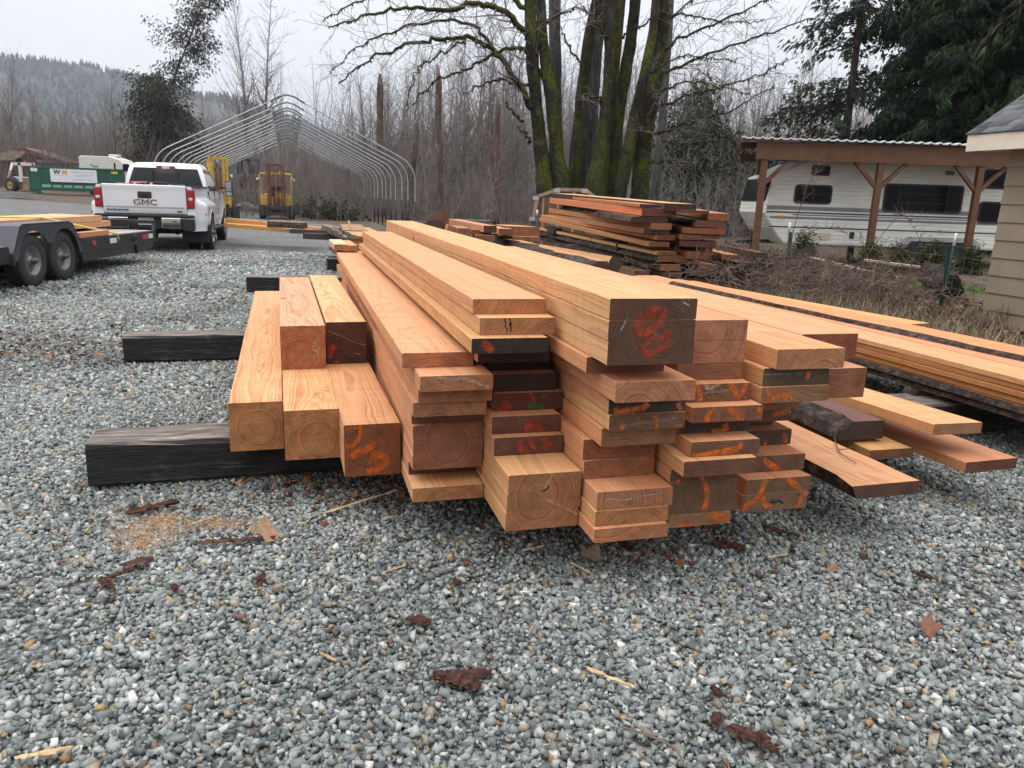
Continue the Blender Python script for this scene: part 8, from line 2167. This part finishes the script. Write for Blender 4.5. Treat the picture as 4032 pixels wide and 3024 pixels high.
# ------------------------------------------------------------------ the damp air
if HAZE > 0:
    hm = bpy.data.materials.new('damp_air'); hm.use_nodes = True; hm.node_tree.nodes.clear()
    ho = hm.node_tree.nodes.new('ShaderNodeOutputMaterial'); hv = hm.node_tree.nodes.new('ShaderNodeVolumePrincipled')
    hv.inputs['Color'].default_value = (0.86, 0.90, 1.0, 1); hv.inputs['Density'].default_value = HAZE; hv.inputs['Anisotropy'].default_value = 0.2
    hm.node_tree.links.new(hv.outputs[0], ho.inputs['Volume'])
    MB().box(-2600, 2600, -60, 2900, -6, 420).build('haze', hm, kind='stuff')

# ------------------------------------------------------------------ sky and light
SUN_EL, SUN_AZ = R(60), R(-85)      # azimuth measured from +y towards +x
w = bpy.data.worlds.new('World'); scene.world = w; w.use_nodes = True
nt = w.node_tree; nt.nodes.clear()
def N(t, **k):
    x = nt.nodes.new(t)
    for a, b in k.items(): setattr(x, a, b)
    return x
out = N('ShaderNodeOutputWorld'); bg = N('ShaderNodeBackground'); nt.links.new(bg.outputs[0], out.inputs[0])
sky = N('ShaderNodeTexSky', sky_type='NISHITA'); sky.sun_disc = False
sky.sun_elevation = SUN_EL; sky.sun_rotation = SUN_AZ
sky.air_density, sky.dust_density = 1.0, 3.0
tc = N('ShaderNodeTexCoord'); sep = N('ShaderNodeSeparateXYZ'); nt.links.new(tc.outputs['Generated'], sep.inputs[0])
def M(op, a, b):
    x = N('ShaderNodeMath', operation=op)
    for i, v in enumerate((a, b)):
        if isinstance(v, (int, float)): x.inputs[i].default_value = v
        else: nt.links.new(v, x.inputs[i])
    return x.outputs[0]
# overcast deck: about three times brighter overhead than at the horizon
up = M('MAXIMUM', sep.outputs[2], 0.0)
lum = M('ADD', SKY_HORIZON, M('MULTIPLY', M('POWER', up, 1.5), SKY_ZENITH))
# cloud texture, flattened towards the horizon
zz = M('ADD', up, 0.22)
cmb = N('ShaderNodeCombineXYZ')
nt.links.new(M('DIVIDE', sep.outputs[0], zz), cmb.inputs[0]); nt.links.new(M('DIVIDE', sep.outputs[1], zz), cmb.inputs[1])
ns = N('ShaderNodeTexNoise'); nt.links.new(cmb.outputs[0], ns.inputs['Vector']); ns.inputs['Scale'].default_value = 1.1; ns.inputs['Detail'].default_value = 5.0
cr = N('ShaderNodeValToRGB'); nt.links.new(ns.outputs['Fac'], cr.inputs[0])
cr.color_ramp.elements[0].position = 0.3; cr.color_ramp.elements[0].color = (0.86, 0.882, 0.94, 1)
cr.color_ramp.elements[1].position = 0.68; cr.color_ramp.elements[1].color = (1.04, 1.05, 1.085, 1)
cl = N('ShaderNodeVectorMath', operation='SCALE'); nt.links.new(cr.outputs[0], cl.inputs[0]); nt.links.new(lum, cl.inputs['Scale'])
sk = N('ShaderNodeVectorMath', operation='SCALE'); nt.links.new(sky.outputs[0], sk.inputs[0]); sk.inputs['Scale'].default_value = 0.10
mx = N('ShaderNodeMix', data_type='RGBA'); mx.inputs['Factor'].default_value = 0.93
A = [i for i in mx.inputs if i.name == 'A' and i.type == 'RGBA'][0]; B = [i for i in mx.inputs if i.name == 'B' and i.type == 'RGBA'][0]
nt.links.new(sk.outputs[0], A); nt.links.new(cl.outputs[0], B)
nt.links.new([o for o in mx.outputs if o.type == 'RGBA'][0], bg.inputs[0]); bg.inputs[1].default_value = 1.0
ld = bpy.data.lights.new('sun', 'SUN'); ld.energy = 1.1; ld.angle = R(25); ld.color = (1.0, 0.96, 0.9)
lo = bpy.data.objects.new('sun', ld); col.objects.link(lo)
sd = Vector((math.sin(SUN_AZ) * math.cos(SUN_EL), math.cos(SUN_AZ) * math.cos(SUN_EL), math.sin(SUN_EL)))
lo.rotation_euler = (-sd).to_track_quat('-Z', 'Y').to_euler()
scene.view_settings.view_transform = 'Standard'; scene.view_settings.look = 'None'
scene.view_settings.exposure = EXPOSURE; scene.view_settings.gamma = 1.0
scene.cycles.max_bounces = 6; scene.cycles.diffuse_bounces = 3; scene.cycles.glossy_bounces = 3
scene.cycles.transparent_max_bounces = 12
scene.cycles.use_adaptive_sampling = True; scene.cycles.adaptive_threshold = 0.015
scene.cycles.sample_clamp_indirect = 6.0
